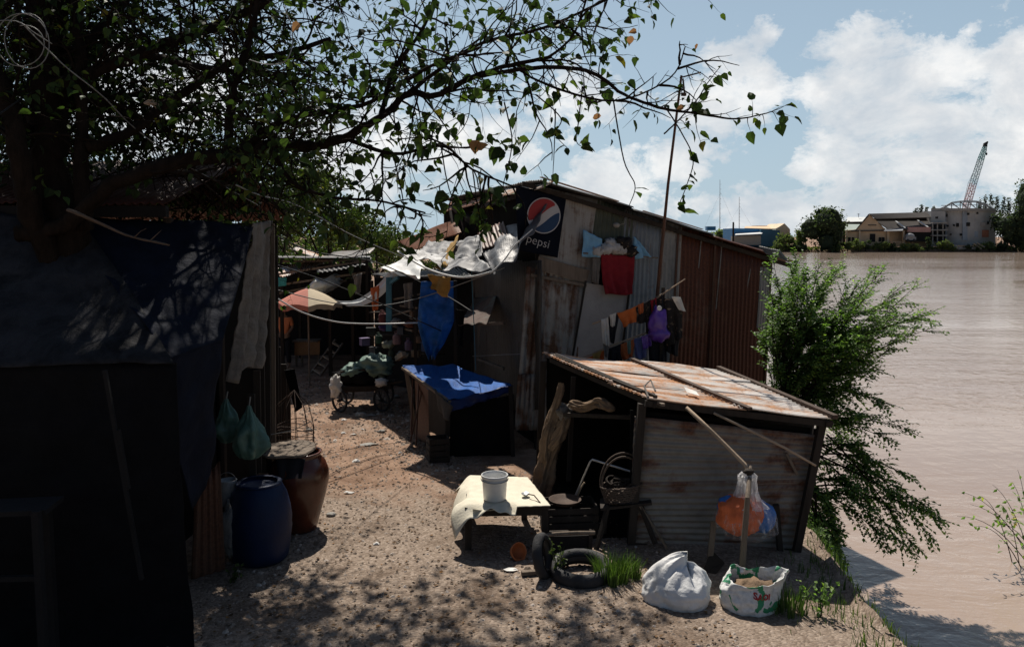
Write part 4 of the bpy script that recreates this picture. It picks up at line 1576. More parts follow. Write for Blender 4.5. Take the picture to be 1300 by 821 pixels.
def strand(mb, pts, rad, lobes, twist, seed, seg=40, k=14):
    """cloth gathered and twisted: a lobed section that turns along its length"""
    c = catm(pts, k)
    n = len(c)
    vs, fs = [], []
    prev = None
    for i, p in enumerate(c):
        dd = (c[min(i + 1, n - 1)] - c[max(i - 1, 0)]).normalized()
        x = dd.orthogonal().normalized() if prev is None else (prev - dd * prev.dot(dd)).normalized()
        prev = x
        y = dd.cross(x)
        u = i / (n - 1) * (len(rad) - 1)
        j = min(int(u), len(rad) - 2)
        r0 = lerp(rad[j], rad[j + 1], u - j)
        for q in range(seg):
            an = 2 * PI * q / seg
            pc_ = p + x * math.cos(an) * .2 + y * math.sin(an) * .2
            f = 1 + .26 * math.sin(lobes * an + twist * i / n * 6 + seed) + .15 * math.sin((lobes * 2 + 1) * an - twist * i / n * 9) + .4 * nz(pc_, 6, seed) - .3 * abs(nz(pc_, 14, seed + 3))
            vs.append(p + (x * math.cos(an) + y * math.sin(an)) * r0 * f)
    for i in range(n - 1):
        for q in range(seg):
            q2 = (q + 1) % seg
            fs.append((i * seg + q, i * seg + q2, (i + 1) * seg + q2, (i + 1) * seg + q))
    mb.add(vs, fs)


strand(mb, [P(687, 628, d), P(692, 600, d), P(699, 570, d), P(709, 540, d), P(717, 512, d)], [.15, .125, .105, .10, .085, .05], 5, .7, 1)
strand(mb, [P(692, 585, d - .08), P(694, 555, d - .06), P(702, 528, d), P(710, 500, d), P(713, 486, d)], [.05, .07, .065, .055, .045, .025], 4, 1.0, 4)
strand(mb, [P(698, 570, d - .12), P(712, 548, d - .12), P(722, 520, d - .05)], [.05, .07, .06, .03], 4, 1.2, 7)
mk(mb, 'sacking', M['brown_sack'], cl, smooth=True)
mb = MB()
mb.blob(P(716, 524, d - .06), (.10, .09, .12), 18, 12, .5, 2.4, 3)
mk(mb, 'wrap', M['dirty_cloth'], cl, 'whitish grey knot of cloth', smooth=True)
mb = MB()
strand(mb, [P(724, 513, 10.2), P(742, 517, 10.05), P(760, 511, 9.95), P(772, 516, 9.85), P(781, 520, 9.8)], [.045, .06, .05, .07, .05, .012], 4, 1.4, 3)
mk(mb, 'rolled_sack', M['brown_sack'], None, 'rolled brown sack lying along a rail under the shed roof', 'sack', smooth=True)
mk(MB().bar(P(716, 526, 10.2), P(815, 530, 9.6), .05), 'rail', M['wood_dark'], None, 'dark rail under the shed roof carrying the rolled sack', 'rail')

# bent metal frame
fr = thing('bent_stand', 'thin bent tubular frame leaning behind the basket', 'frame', P(745, 650, 9.6))
mb = MB()
mb.tube([P(722, 655, 9.7), P(727, 637, 9.7), P(749, 586, 9.6), P(752, 583, 9.6), P(800, 598, 9.4), P(812, 604, 9.4)], .013, 7)
mk(mb, 'tube', M['chrome'], fr)
mb = MB()
mb.tube([P(728, 640, 9.72), P(738, 618, 9.7), P(742, 612, 9.7)], .012, 6)
mk(mb, 'brace', M['wood_pale'], fr)
# basket on a stand
bs = thing('wicker_basket', 'dark wicker basket with a tall hoop handle, full of coiled twigs', 'basket', P(789, 632, 9.2))
b0 = P(789, 634, 9.2)
mb = MB()
for k in range(7):
    z = .015 + k * .028
    r = .19 + .055 * k / 6
    mb.tube([b0 + V((r * math.cos(a) * (1 + .01 * math.sin(a * 22 + k * PI)), .72 * r * math.sin(a) * (1 + .02 * math.sin(a * 22 + k * PI)), z + .03 * math.cos(a) + .004 * math.sin(a * 22 + k * PI))) for a in [2 * PI * j / 66 for j in range(67)]], .014, 5)
for k in range(22):
    a = 2 * PI * k / 22
    mb.tube([b0 + V((r_ * math.cos(a), .72 * r_ * math.sin(a), z_ + .03 * math.cos(a))) for r_, z_ in ((.17, -.01), (.215, .1), (.245, .2))], .008, 4)
mb.lathe(b0 + V((0, 0, .005)), [(0, 0), (.18, 0)], 20)
mk(mb, 'weave', M['wicker'], bs)
mb = MB()
for o in (-.018, .018):
    mb.tube([b0 + V((.245 * math.cos(a) * (1.02 if o > 0 else .98), o + .02 * math.sin(a * 3), .18 + .03 * math.cos(a) + .36 * math.sin(a) + o)) for a in [PI * j / 20 for j in range(21)]], .012, 6)
mk(mb, 'handle', M['wicker'], bs)
mb = MB()
for k in range(7):
    c = b0 + V((R.uniform(-.13, .13), R.uniform(-.10, .06), R.uniform(.16, .24)))
    rr = R.uniform(.05, .09)
    ax2 = Matrix.Rotation(R.uniform(.4, 1.5), 3, rdir())
    mb.tube([c + ax2 @ V((rr * math.cos(a), rr * math.sin(a), 0)) for a in [2 * PI * j / 18 for j in range(19)]], .012, 5)
mk(mb, 'coiled_twigs', M['bark_dark'], bs)
sd_ = thing('basket_stand', 'dark trestle stand holding the wicker basket', 'stand', P(780, 700, 9.2))
mb = MB()
mb.bar(P(762, 640, 9.25), P(826, 633, 9.2), .35, .03)
mk(mb, 'top', M['wood_dark'], sd_)
for a, b_ in (((772, 641, 9.1), (753, 712, 8.95)), ((812, 638, 9.1), (832, 690, 8.95)), ((770, 636, 9.4), (766, 690, 9.4)), ((815, 634, 9.4), (822, 680, 9.4))):
    mb = MB()
    mb.bar(P(*a), P(*b_), .045)
    mk(mb, 'leg', M['wood_dark'], sd_)
# old chair back panel, lying box, tyre and pans at the shed foot
ch = thing('broken_chair', 'dark broken chair with a pale rounded top rail in front of the shed', 'chair', P(715, 730, 8.85))
mb = MB()
mb.tube(catm([P(682, 720, 8.75), P(686, 694, 8.8), P(691, 682, 8.85), P(700, 678, 8.9), P(730, 676, 8.95), P(755, 676, 9.0)]), .024, 8)
mk(mb, 'top_rail', M['wood_grey'], ch, smooth=True)
mb = MB()
mb.prism([P(684, 722, 8.77), P(750, 722, 8.95), P(752, 679, 9.0), P(700, 681, 8.9), P(690, 690, 8.84)], (0, -1, 0), .02)
mk(mb, 'backrest', M['black'], ch)
for a, b_ in (((684, 700, 8.8), (678, 738, 8.7)), ((750, 678, 9.0), (748, 725, 8.9))):
    mb = MB()
    mb.bar(P(*a), P(*b_), .045)
    mk(mb, 'leg', M['wood_dark'], ch)
bx = P(722, 678, 9.5)
crate(V((bx.x, bx.y, .02)), (.62, .42, .36), .1, 'low dark crate between the table and the basket stand')
mb = MB()
mb.lathe(V((bx.x - .05, bx.y - .05, .385)), [(0, 0), (.16, 0), (.19, .03), (.2, .05), (.19, .05), (.155, .012), (0, .012)], 26)
mk(mb, 'metal_tray', M['iron'], None, 'shallow dark metal tray lying on the low dark crate', 'tray', smooth=True)


def tyre(c, Rr, r, rot, label):
    o = thing('worn_tyre', label, 'tyre', c)
    mb = MB()
    seg, sg = 40, 12
    vs, fs = [], []
    for i in range(seg):
        a = 2 * PI * i / seg
        for j in range(sg):
            b = 2 * PI * j / sg
            rr = Rr + r * math.cos(b) * .75
            k = 1 + (.012 if (i % 2 and math.cos(b) > .3) else 0)
            vs.append(V(c) + rot @ V((rr * k * math.cos(a), rr * k * math.sin(a), r * math.sin(b))))
    for i in range(seg):
        for j in range(sg):
            fs.append((i * sg + j, ((i + 1) % seg) * sg + j, ((i + 1) % seg) * sg + (j + 1) % sg, i * sg + (j + 1) % sg))
    mb.add(vs, fs)
    mk(mb, 'tread', M['rubber'], o, smooth=True)
    mb = MB()
    mb.lathe(V(c), [(Rr - r * .72, -.03), (Rr - r * .60, -.05), (Rr - r * .60, .05), (Rr - r * .72, .03)], 40, rot)
    mk(mb, 'bead', M['black'], o)


c = G(738, 730)
tyre((c.x, c.y, .07), .27, .085, Matrix.Rotation(.12, 3, 'X'), 'old black tyre lying flat in front of the broken chair')
c = G(686, 726)
tyre((c.x + .03, c.y - .05, .2), .2, .055, Matrix.Rotation(1.35, 3, 'Y') @ Matrix.Rotation(.3, 3, 'X'), 'small grey tyre standing against the left leg of the broken chair')
mk(MB().bar(G(662, 727, .03), G(700, 724, .03), .06, .04), 'wood_block', M['wood_grey'], None, 'pale block of wood lying left of the tyres', 'block')


# sacks at the lower right
def sack_mesh(c, rx, ry, h, seed, mouth, nu=72, nv=40):
    """a limp woven sack: flat bottom, sharp creases from the gathered neck, one slumped side"""
    mb = MB()
    vs, fs = [], []
    for j in range(nv + 1):
        v = j / nv
        if mouth:
            r_, z = lerp(.82, 1.0, math.sin(PI * min(1, v * 1.4) * .5)) * (1 - .10 * v), v
        else:
            r_, z = math.sin(PI * (.08 + .92 * (1 - v)) ** 1.0 * .5) ** .75 if v > .0 else 1, v
            r_ = (1 - v ** 2.6) ** .55 * (.9 + .12 * math.sin(PI * v))
        for i in range(nu):
            a = 2 * PI * i / nu
            d_ = V((math.cos(a), math.sin(a), v * 1.2))
            cr = abs(math.sin(a * 4.5 + 2.5 * v + 2 * nz(d_, 1.2, seed))) ** .6
            k = r_ * (1 + .22 * nz(d_, 1.1, seed) - .10 * (1 - cr) * (.3 + v) + .07 * nz(d_, 4.5, seed + 4) - .05 * abs(nz(d_, 9, seed + 2)))
            zz = z * h * (1 + .38 * nz((math.cos(a), math.sin(a), 0), .9, seed + 8) * v + .10 * nz(d_, 3.2, seed + 1) * v)
            lean = .16 * v * v
            vs.append(V(c) + V((rx * k * math.cos(a) + lean * rx * 2, ry * k * math.sin(a), zz)))
    for j in range(nv):
        for i in range(nu):
            i2 = (i + 1) % nu
            fs.append((j * nu + i, j * nu + i2, (j + 1) * nu + i2, (j + 1) * nu + i))
    if not mouth:
        fs.append(tuple(nv * nu + i for i in range(nu)))
    mb.add(vs, fs)
    return mb


c = G(857, 762)
c.z = gz(c.x, c.y) - .02
s1 = thing('woven_sack', 'plain bright white woven sack slumped at the lower left of the hanging bag', 'sack', c)
mk(sack_mesh(c, .36, .28, .40, 3.3, False), 'bag', M['sack'], s1, smooth=True)
c = G(948, 765)
c.z = gz(c.x, c.y) - .04
s2 = thing('printed_sack', 'open white rice sack with green and dark red print below the hanging bag', 'sack', c)
m = bpy.data.materials.new('printed_woven_sack')
m.use_nodes = True
t, out = nt(m)
oc = t.nodes.new('ShaderNodeTexCoord').outputs['Object']
wv = noisen(t, oc, 30, 4, .6)
blt = noisen(t, oc, 5.5, 3, .5, .6)
col = mixc(t, ramp(t, blt, [(.575, (0, 0, 0)), (.585, (1, 1, 1))]), ramp(t, wv, [(.3, (.5, .5, .49)), (.7, (.72, .72, .7))]), (.02, .22, .10))
b = N(t, 'ShaderNodeBsdfPrincipled', Roughness=.6)
t.links.new(col, b.inputs['Base Color'])
t.links.new(bump(t, wv, .3, .01), b.inputs['Normal'])
t.links.new(b.outputs[0], out.inputs[0])
smb = sack_mesh(c, .33, .27, .34, 7.7, True)
from mathutils.bvhtree import BVHTree
sbv = BVHTree.FromPolygons([tuple(p) for p in smb.v], smb.f)
mk(smb, 'bag', m, s2, smooth=True, thick=.006)
mb = MB()
mb.blob(c + V((.06, 0, .16)), (.23, .18, .12), 24, 14, .4, 2.5, 4)
mk(mb, 'contents', M['brown_sack'], s2, smooth=True)
pr_ = mat('dark_red_print', (.34, .03, .03), .6, .1, 5, .05)
text('SAOI', .075, frame(c + V((-.01, -.5, .20)), V((1, 0, -.12)), V((.12, 0, 1))), 'lettering', pr_, s2, .0, 1.0, 3, sbv)
mb = MB()
mb.prism([P(893, 722, 8.4), P(903, 697, 8.6), P(920, 714, 8.45), P(900, 740, 8.2)], (0, -.6, .8), .02)
mk(mb, 'wooden_board', M['wood_dark'], None, 'square dark board leaning between the white sack and the printed sack', 'board')

# ------------------------------------------------------------------ left shack with tarps
sh = thing('tarp_shack', 'dark shack draped in black and navy tarps under the tree on the left', 'shack', (-6, 10, 0))
X0, X1, Y0, Y1 = -9.5, -3.78, 8.6, 12.4
mb = MB()
mb.sheet(V((X0, Y0 + .25, 3.75)), V((X1 + .05, Y0 + .25, 3.75)), V((X1 + .05, Y0 + .25, 0)), V((X0, Y0 + .25, 0)), 4, 4)
mk(mb, 'wall', M['interior'], sh, thick=.04)
mb = MB()
mb.sheet(V((X1 - .1, Y0 + .2, 3.75)), V((X1 - .1, Y1, 3.8)), V((X1 - .1, Y1, 0)), V((X1 - .1, Y0 + .2, 0)), 4, 4)
mk(mb, 'wall', M['interior'], sh, thick=.04)
mb = MB()
mb.sheet(V((X1, Y1, 3.8)), V((X0, Y1, 3.8)), V((X0, Y1, 0)), V((X1, Y1, 0)), 4, 4)
mk(mb, 'wall', M['black'], sh, thick=.04)
mb = MB()
mb.sheet(V((X0, Y1, 3.8)), V((X0, Y0 + .25, 3.8)), V((X0, Y0 + .25, 0)), V((X0, Y1, 0)), 4, 4)
mk(mb, 'wall', M['black'], sh, thick=.04)
# roof tips towards the bridge
for x0, x1, k in ((-9.9, -7.2, 0), (-7.3, -4.9, .02), (-5.0, -3.6, .0)):
    mb = MB()
    mb.corr(V((x0, 10.6, 4.55 + k)), V((x1, 10.6, 4.55 + k)), V((x1, Y0 - .25, 3.93 + k)), V((x0, Y0 - .25, 3.93 + k)), .09, .013, x0, .03)
    mk(mb, 'roof_sheet', M['g_rust2'], sh, smooth=True, thick=.004)
mb = MB()
mb.corr(V((X0 - .3, 10.55, 4.57)), V((X1 + .2, 10.55, 4.57)), V((X1 + .2, Y1 + .3, 3.85)), V((X0 - .3, Y1 + .3, 3.85)), .09, .013, 3, .03)
mk(mb, 'roof_sheet', M['g_rust'], sh, smooth=True, thick=.004)
mb = MB()
mb.bar(V((X0, Y0 - .18, 3.86)), V((X1 + .15, Y0 - .18, 3.86)), .08, .12)
mk(mb, 'eave_beam', M['black'], sh)
for x, y in ((X1 + .02, Y0 + .1), (X1 + .02, Y1), (X1 - .03, 10.3), (-6.2, Y0 + .1)):
    mb = MB()
    mb.tube([V((x, y, 0)), V((x + .02, y, 3.8))], .06, 8)
    mk(mb, 'post', M['wood_dark'], sh)
# loose tarps over the front: the upper one bellies out like an awning, the navy one hangs at the corner
mb = MB()


def belly(k, seed):
    def fn(u, v, p, n):
        return p + V((0, -k * math.sin(PI * min(1, v * 1.05)) * (.75 + .4 * nz(p, .9, seed)), 0)) + n * (.05 * nz(p, 2.2, seed) + .02 * nz(p, 6, seed))
    return fn


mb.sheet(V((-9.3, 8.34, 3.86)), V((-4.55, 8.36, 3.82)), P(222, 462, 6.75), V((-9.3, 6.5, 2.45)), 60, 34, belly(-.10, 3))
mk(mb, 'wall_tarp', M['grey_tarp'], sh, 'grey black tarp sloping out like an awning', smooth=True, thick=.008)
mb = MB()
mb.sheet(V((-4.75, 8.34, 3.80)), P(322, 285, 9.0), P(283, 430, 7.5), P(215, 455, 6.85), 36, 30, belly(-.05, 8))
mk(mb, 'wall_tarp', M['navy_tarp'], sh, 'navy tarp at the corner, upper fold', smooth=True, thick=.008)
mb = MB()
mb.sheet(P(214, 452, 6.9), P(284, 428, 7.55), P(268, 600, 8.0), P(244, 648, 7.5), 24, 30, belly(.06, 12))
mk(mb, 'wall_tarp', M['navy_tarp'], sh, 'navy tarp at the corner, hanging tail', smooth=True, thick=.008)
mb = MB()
mb.sheet(V((-9.3, 6.54, 2.47)), P(224, 460, 6.78), P(248, 838, 6.75), V((-9.3, 6.6, .0)), 60, 34, belly(.05, 16))  # added black sheet stands in for deep shade in the lower left corner
mk(mb, 'wall_tarp', M['black_tarp'], sh, 'added black tarp hanging to the ground, filling the dark corner', smooth=True, thick=.008)
mb = MB()
mb.corr(P(248, 618, 8.25), P(279, 585, 8.45), P(287, 742, 8.4), P(243, 742, 8.15), .085, .012, 5, .02)
mk(mb, 'wall_sheet', M['g_rustpost'], sh, 'rust brown sheet at the corner foot', smooth=True, thick=.004)
mb = MB()
for a, b_ in (((133, 470, 6.45), (180, 735, 6.5)), ((150, 545, 6.46), (163, 620, 6.48))):
    mb.bar(P(*a), P(*b_), .03)
mk(mb, 'prop_stick', M['black'], sh)
# slats and poles along the alley side
for k, (px, top, bot, dd, mm) in enumerate(((338, 280, 600, 9.6, 'wood_dark'), (346, 284, 590, 10.4, 'wood_grey'), (349, 300, 585, 11.2, 'wood_dark'), (343, 345, 590, 11.6, 'wood_dark'), (341, 330, 592, 12.0, 'wood_dark'), (354, 440, 592, 11.7, 'wood_dark'), (360, 462, 594, 11.8, 'wood_dark'), (366, 476, 594, 11.9, 'wood_dark'), (326, 470, 600, 9.2, 'wood_dark'), (333, 460, 600, 9.4, 'wood_dark'), (319, 500, 605, 9.0, 'wood_dark'))):
    mb = MB()
    mb.bar(P(px, top, dd), P(px + 2, bot, dd), .05 if k % 2 else .08, .03)
    mk(mb, 'slat', M[mm], sh)
mb = MB()
mb.cloth(P(322, 283, 9.0), P(345, 279, 9.6), P(334, 462, 9.3), P(290, 480, 8.6), 22, 34, 2.5, .05, 0, 3, .03, .12)
mk(mb, 'hanging_sacking', M['dirty_cloth'], None, 'long grey sacking curtain hanging at the corner of the tarp shack', 'curtain', smooth=True, thick=.008)

for (px, py, dd, rx, rz_, sd, lab) in ((288, 540, 8.75, .13, .20, 2, 'pale green plastic bag hanging left, half hidden by the bigger one'), (317, 556, 8.6, .16, .24, 7, 'bigger pale green knotted plastic bag hanging on the shack corner')):
    r_ = thing('plastic_bag', lab, 'bag', P(px, py + 30, dd), 'plastic bags hanging on the shack')
    mb = MB()
    c = P(px, py, dd)
    nu, nv = 44, 30
    vs, fs = [], []
    for j in range(nv + 1):
        v = j / nv
        z = rz_ * (1.5 - 2.5 * v)
        rr = rx * (.12 + .95 * math.sin(PI * (v ** 1.5) * .93) ** .8) if v < 1 else .01
        for i in range(nu):
            a = 2 * PI * i / nu
            f = 1 + .16 * math.sin(a * 7 + sd + 3 * v) * (1.1 - v) + .55 * nz((math.cos(a), math.sin(a), v * 2), 1.6, sd) - .28 * abs(nz((math.cos(a) * 2, math.sin(a) * 2, v * 3), 2.2, sd + 3))
            vs.append(c + V((rr * f * math.cos(a), rr * f * .8 * math.sin(a), z)))
    for j in range(nv):
        for i in range(nu):
            i2 = (i + 1) % nu
            fs.append((j * nu + i, j * nu + i2, (j + 1) * nu + i2, (j + 1) * nu + i))
    mb.add(vs, fs)
    if 'bag_green' not in M:
        M['bag_green'] = mat('green_plastic_bag', (.10, .20, .165), .4, .25, 9, .5, 25, ((.16, .25, .22), .6), spec=.5, trans=.25)
    mk(mb, 'body', M['bag_green'], r_, smooth=True)
    mb = MB()
    mb.tube([c + V((0, 0, rz_ * 1.48)), c + V((.01, .02, rz_ * 1.9))], .008, 5)
    mk(mb, 'tie', M['wire_grey'], r_)

# jar with a wooden lid, blue barrel, water can
jc = G(384, 690)
jar = thing('water_jar', 'big glazed brown red jar with a board on top beside the path', 'jar', jc)
jb = V((-2.62, 9.62, 0))
mb = MB()
mb.lathe(jb, [(0, 0), (.19, 0), (.21, .02), (.26, .2), (.325, .45), (.36, .62), (.355, .74), (.32, .84), (.27, .90), (.255, .925), (.275, .95), (.28, .97), (.25, .97), (.235, .93), (.24, .88)], 44, None, .03)
mk(mb, 'body', M['glaze'], jar, smooth=True)
mb = MB()
mb.lathe(jb + V((-.12, .02, .975)), [(0, 0), (.36, 0), (.37, .012), (.36, .03), (0, .032)], 22, None, .25)
mk(mb, 'board_lid', M['wood_grey'], jar, 'round weathered wooden lid')
mb = MB()
mb.cloth(jb + V((-.2, -.26, .97)), jb + V((.16, -.30, .97)), jb + V((.15, -.36, .74)), jb + V((-.16, -.37, .72)), 14, 8, 2, .015, 0, 4, .01)
mk(mb, 'wet_rag', M['black_cloth'], None, 'dark rag draped over the front of the big jar', 'rag', smooth=True, thick=.006)
bb_ = V((-2.82, 8.72, 0))
ba = thing('plastic_barrel', 'dark blue plastic barrel standing in front of the big jar', 'barrel', bb_)
mb = MB()
prof = [(0, 0), (.27, 0), (.30, .03), (.32, .12), (.345, .32), (.35, .36), (.345, .40), (.35, .48), (.335, .60), (.30, .74), (.25, .84), (.235, .86), (.22, .86), (.21, .84), (.0, .84)]
mb.lathe(bb_, prof, 44)
mk(mb, 'body', M['blue_plastic'], ba, smooth=True)
mb = MB()
mb.lathe(bb_ + V((0, 0, .85)), [(.20, 0), (.245, .004), (.25, .02), (.235, .03), (.2, .028)], 36)
mk(mb, 'rim', M['blue_plastic'], ba, smooth=True)
# light mottled containers leaning at the wall foot
cn = thing('printed_sack', 'grimy pale sack with faded print stacked at the wall foot left of the barrel', 'sack', G(293, 715))
mb = MB()
mb.blob(P(293, 672, 8.55), (.10, .10, .30), 18, 18, .35, 2, 3)
mk(mb, 'bag', mat('grimy_print_sack', (.22, .21, .2), .8, .4, 10, .3, 40, ((.05, .05, .055), .48), stretch=(1.4, 1.4, .7)), cn, smooth=True)
cn2 = thing('paint_can', 'pale grimy can standing above the printed sack at the wall foot', 'can', P(290, 638, 8.7))
mb = MB()
mb.lathe(P(290, 640, 8.75), [(0, 0), (.09, 0), (.095, .01), (.095, .27), (.10, .28), (.09, .285), (.085, .26), (0, .25)], 22)
mk(mb, 'body', mat('grimy_can', (.3, .3, .3), .6, .4, 12, .2, 40, ((.05, .06, .1), .52)), cn2, smooth=True)
mb = MB()
mb.tube([P(290, 640, 8.75) + V((.1 * math.cos(a), -.02, .27 + .1 * math.sin(a))) for a in [PI * k / 12 for k in range(13)]], .004, 5)
mk(mb, 'handle', M['wire_grey'], cn2)
# dark flap board and wire cage by the alley corner
mb = MB()
mb.prism([P(361, 470, 11.7), P(374, 468, 11.5), P(384, 517, 11.3), P(375, 523, 11.4)], (.4, -1, 0), .02)
mk(mb, 'dark_board', M['black'], None, 'dark pointed board hanging off the shack corner above the wire cage', 'board')
wc = thing('wire_cage', 'loose rusty wire fish cage bulging out from the shack corner', 'cage', P(380, 575, 10.9))
cc = P(372, 545, 10.9)
mb = MB()
for k in range(6):
    z = -.28 + k * .07
    mb.tube([cc + V(((.28 + .02 * math.sin(k)) * math.cos(a), .26 * math.sin(a), z + .03 * math.sin(a * 2 + k))) for a in [2 * PI * j / 28 for j in range(29)]], .005, 4)
mk(mb, 'hoops', M['iron'], wc)
mb = MB()
for k in range(11):
    a = 2 * PI * k / 11
    mb.tube([cc + V((.28 * math.cos(a), .26 * math.sin(a), -.3)), cc + V((.29 * math.cos(a), .27 * math.sin(a), .05)), cc + V((.22 * math.cos(a), .2 * math.sin(a), .35)), cc + V((.02, .02, .55))], .005, 4)
mk(mb, 'ribs', M['iron'], wc)
mk(MB().tube([P(340, 552, 10.3), P(372, 546, 10.5), P(394, 535, 10.6)], .006, 5), 'wire', M['wire_grey'], None, 'thin wire sticking out through the wire cage', 'wire')

# plank stand in the dark lower left corner
bn_ = thing('plank_stand', 'dark plank stand in the lower left corner in front of the black tarp', 'stand', V((-3.9, 5.9, 0)))
mb = MB()
mb.bar(P(-60, 647, 6.1), P(70, 641, 6.2), .34, .04)
mk(mb, 'top', M['black'], bn_)
for px, dd in ((46, 6.0), (60, 6.32), (-50, 6.0), (-45, 6.3)):
    mb = MB()
    q = P(px, 648, dd)
    mb.bar(q, V((q.x + .02, q.y, 0)), .055)
    mk(mb, 'leg', M['black'], bn_)
mb = MB()
mb.bar(P(-48, 735, 6.05), P(48, 733, 6.05), .04)
mk(mb, 'stretcher', M['black'], bn_)

# ------------------------------------------------------------------ cart on the alley
cd = 16.6
ct = thing('hand_cart', 'old two wheeled hand cart parked on the alley under bundles', 'cart', G(462, 517))
mb = MB()
mb.bar(P(428, 490, cd), P(500, 487, cd), .75, .08)
mk(mb, 'bed', M['wood_dark'], ct)
for a, b_ in (((430, 474, cd - .3), (432, 492, cd - .3)), ((432, 472, cd - .3), (480, 468, cd - .3)), ((430, 478, cd + .3), (496, 474, cd + .3)), ((484, 488, cd - .3), (512, 484, cd - .5))):
    mb = MB()
    mb.bar(P(*a), P(*b_), .04)
    mk(mb, 'rail', M['wood_dark'], ct)
for k, (px, py, dd) in enumerate(((431, 502, cd - .45), (484, 498, cd - .42), (440, 497, cd + .4), (490, 494, cd + .4))):
    c = P(px, py, dd)
    c.z = gz(c.x, c.y) + .24
    mb = MB()
    rot = Matrix.Rotation(PI / 2, 3, 'Y')
    rot = Matrix.Rotation(.9, 3, 'Z') @ rot
    mb.tube([c + rot @ V((.22 * math.cos(a), .22 * math.sin(a), 0)) for a in [2 * PI * j / 26 for j in range(27)]], .026, 7)
    for j in range(8):
        a = 2 * PI * j / 8
        mb.tube([c, c + rot @ V((.21 * math.cos(a), .21 * math.sin(a), 0))], .008, 4)
    mb.tube([c + rot @ V((0, 0, -.05)), c + rot @ V((0, 0, .05))], .03, 8)
    mk(mb, 'wheel', M['rubber'], ct)
mb = MB()
mb.bar(P(430, 497, cd), P(492, 494, cd), .04)
mk(mb, 'axle', M['iron'], ct)
mb = MB()
mb.blob(P(455, 478, cd), (.50, .34, .20), 26, 14, .5, 2, 3)
mk(mb, 'dark_bundle', M['black_tarp'], None, 'dark bundle packed on the bed of the hand cart', 'bundle', smooth=True)
mb = MB()
mb.blob(P(477, 465, cd - .1), (.36, .34, .22), 28, 18, .5, 2.2, 7)
mb.blob(P(450, 469, cd - .1), (.26, .3, .13), 24, 14, .5, 2.4, 2)
mk(mb, 'tarp_bundle', M['green_tarp'], None, 'grey green tarp bundle heaped on top of the hand cart', 'bundle', smooth=True)
mb = MB()
mb.blob(P(426, 490, cd - .5), (.115, .12, .21), 22, 18, .5, 2.2, 5)
mk(mb, 'white_bag', M['white_cloth'], None, 'crumpled white bag hanging on the left end of the hand cart', 'bag', smooth=True)
mb = MB()
mb.blob(P(484, 485, cd - .5), (.12, .10, .08), 18, 10, .5, 2.2, 9)
mk(mb, 'white_rag', M['white_cloth'], None, 'small white rag at the right end of the hand cart', 'rag', smooth=True)
# ------------------------------------------------------------------ awnings over the alley
aw = thing('tarp_awning', 'white plastic tarp awning slung from the tin house over the alley', 'awning', P(570, 350, 15))
mb = MB()


def slack(k, f, seed, drop=.0):
    def fn(u, v, p, n):
        return p + V((0, 0, -k * math.sin(PI * u) * (.4 + .6 * v) - drop * v * v)) + n * (.05 * math.sin(u * f + seed + v * 2) * (.3 + .7 * v) + .05 * nz(p, 2.5, seed) + .03 * nz(p, 8, seed) - .05 * abs(nz(p, 4.5, seed + 2)))
    return fn


mb.sheet(P(532, 319, 15.1), P(604, 324, 13.5), P(624, 344, 12.65), P(506, 318, 14.6), 40, 30, slack(.10, 19, 2))
M['awning_tarp'] = mat('weathered_white_tarp', (.42, .42, .42), .6, .3, 2.2, .4, 22, ((.10, .10, .105), .46), stretch=(1, 2.2, 1), spec=.4)
mk(mb, 'sheet', M['awning_tarp'], aw, smooth=True, thick=.006)
mb = MB()
mb.tube(catm([P(505, 319, 14.6), P(540, 340, 13.8), P(575, 351, 12.95), P(600, 351, 12.75), P(624, 345, 12.6)]), .017, 7)
mk(mb, 'lit_edge_roll', M['white_tarp'], aw, smooth=True)
M['smoky_tarp'] = mat('smoky_tarp', (.10, .10, .105), .5, .4, 3, .5, 20, ((.25, .25, .255), .62), stretch=(2, 1, 1), spec=.5)
aw2 = thing('tarp_awning', 'smoky grey plastic tarp stretched below the banner', 'awning', P(650, 310, 13))
mb = MB()
mb.sheet(P(604, 302, 14.7), P(698, 262, 13.2), P(676, 292, 12.9), P(624, 346, 12.6), 30, 24, slack(.12, 12, 6))
mk(mb, 'sheet', M['smoky_tarp'], aw2, smooth=True, thick=.006)
mb = MB()
mb.tube(catm([P(622, 347, 12.6), P(640, 330, 12.7), P(654, 311, 12.8), P(676, 291, 12.9)]), .011, 6)
mk(mb, 'lit_edge_roll', M['white_tarp'], aw2, smooth=True)  # white tube paints the lit lower rim of the smoky tarp
mb = MB()
mb.sheet(P(545, 308, 15.8), P(612, 297, 14.5), P(612, 326, 13.3), P(530, 320, 15.0), 34, 26, slack(.12, 15, 5))
mk(mb, 'grey_sheet', M['silver_tarp'], None, 'crumpled grey plastic sheet between the white awning and the orange side roof', 'tarp', smooth=True, thick=.006)
mb = MB()
mb.corr(P(606, 296, 14.9), P(640, 282, 14.2), P(646, 306, 13.4), P(612, 318, 13.8), .1, .013, 4, .04)
mk(mb, 'brown_sheet', M['g_rustpost'], None, 'rust brown metal sheet wedged above the smoky tarp', 'sheet', smooth=True, thick=.005)
mb = MB()
mb.cloth(P(566, 314, 15.2), P(584, 310, 14.8), P(594, 330, 13.9), P(568, 334, 14.2), 14, 12, 2, .03, 0, 3)
mk(mb, 'blue_sheet', M['silver_tarp'], None, 'grey blue plastic scrap lying on the white awning', 'tarp', smooth=True, thick=.006)
mb = MB()
mb.cloth(P(572, 310, 15.0), P(582, 298, 14.9), P(566, 336, 13.7), P(556, 342, 13.7), 8, 14, 1.5, .04, 0, 5)
mk(mb, 'mustard_cloth', M['yellow_cloth'], None, 'mustard strip of cloth lying across the white awning', 'cloth', smooth=True, thick=.008)
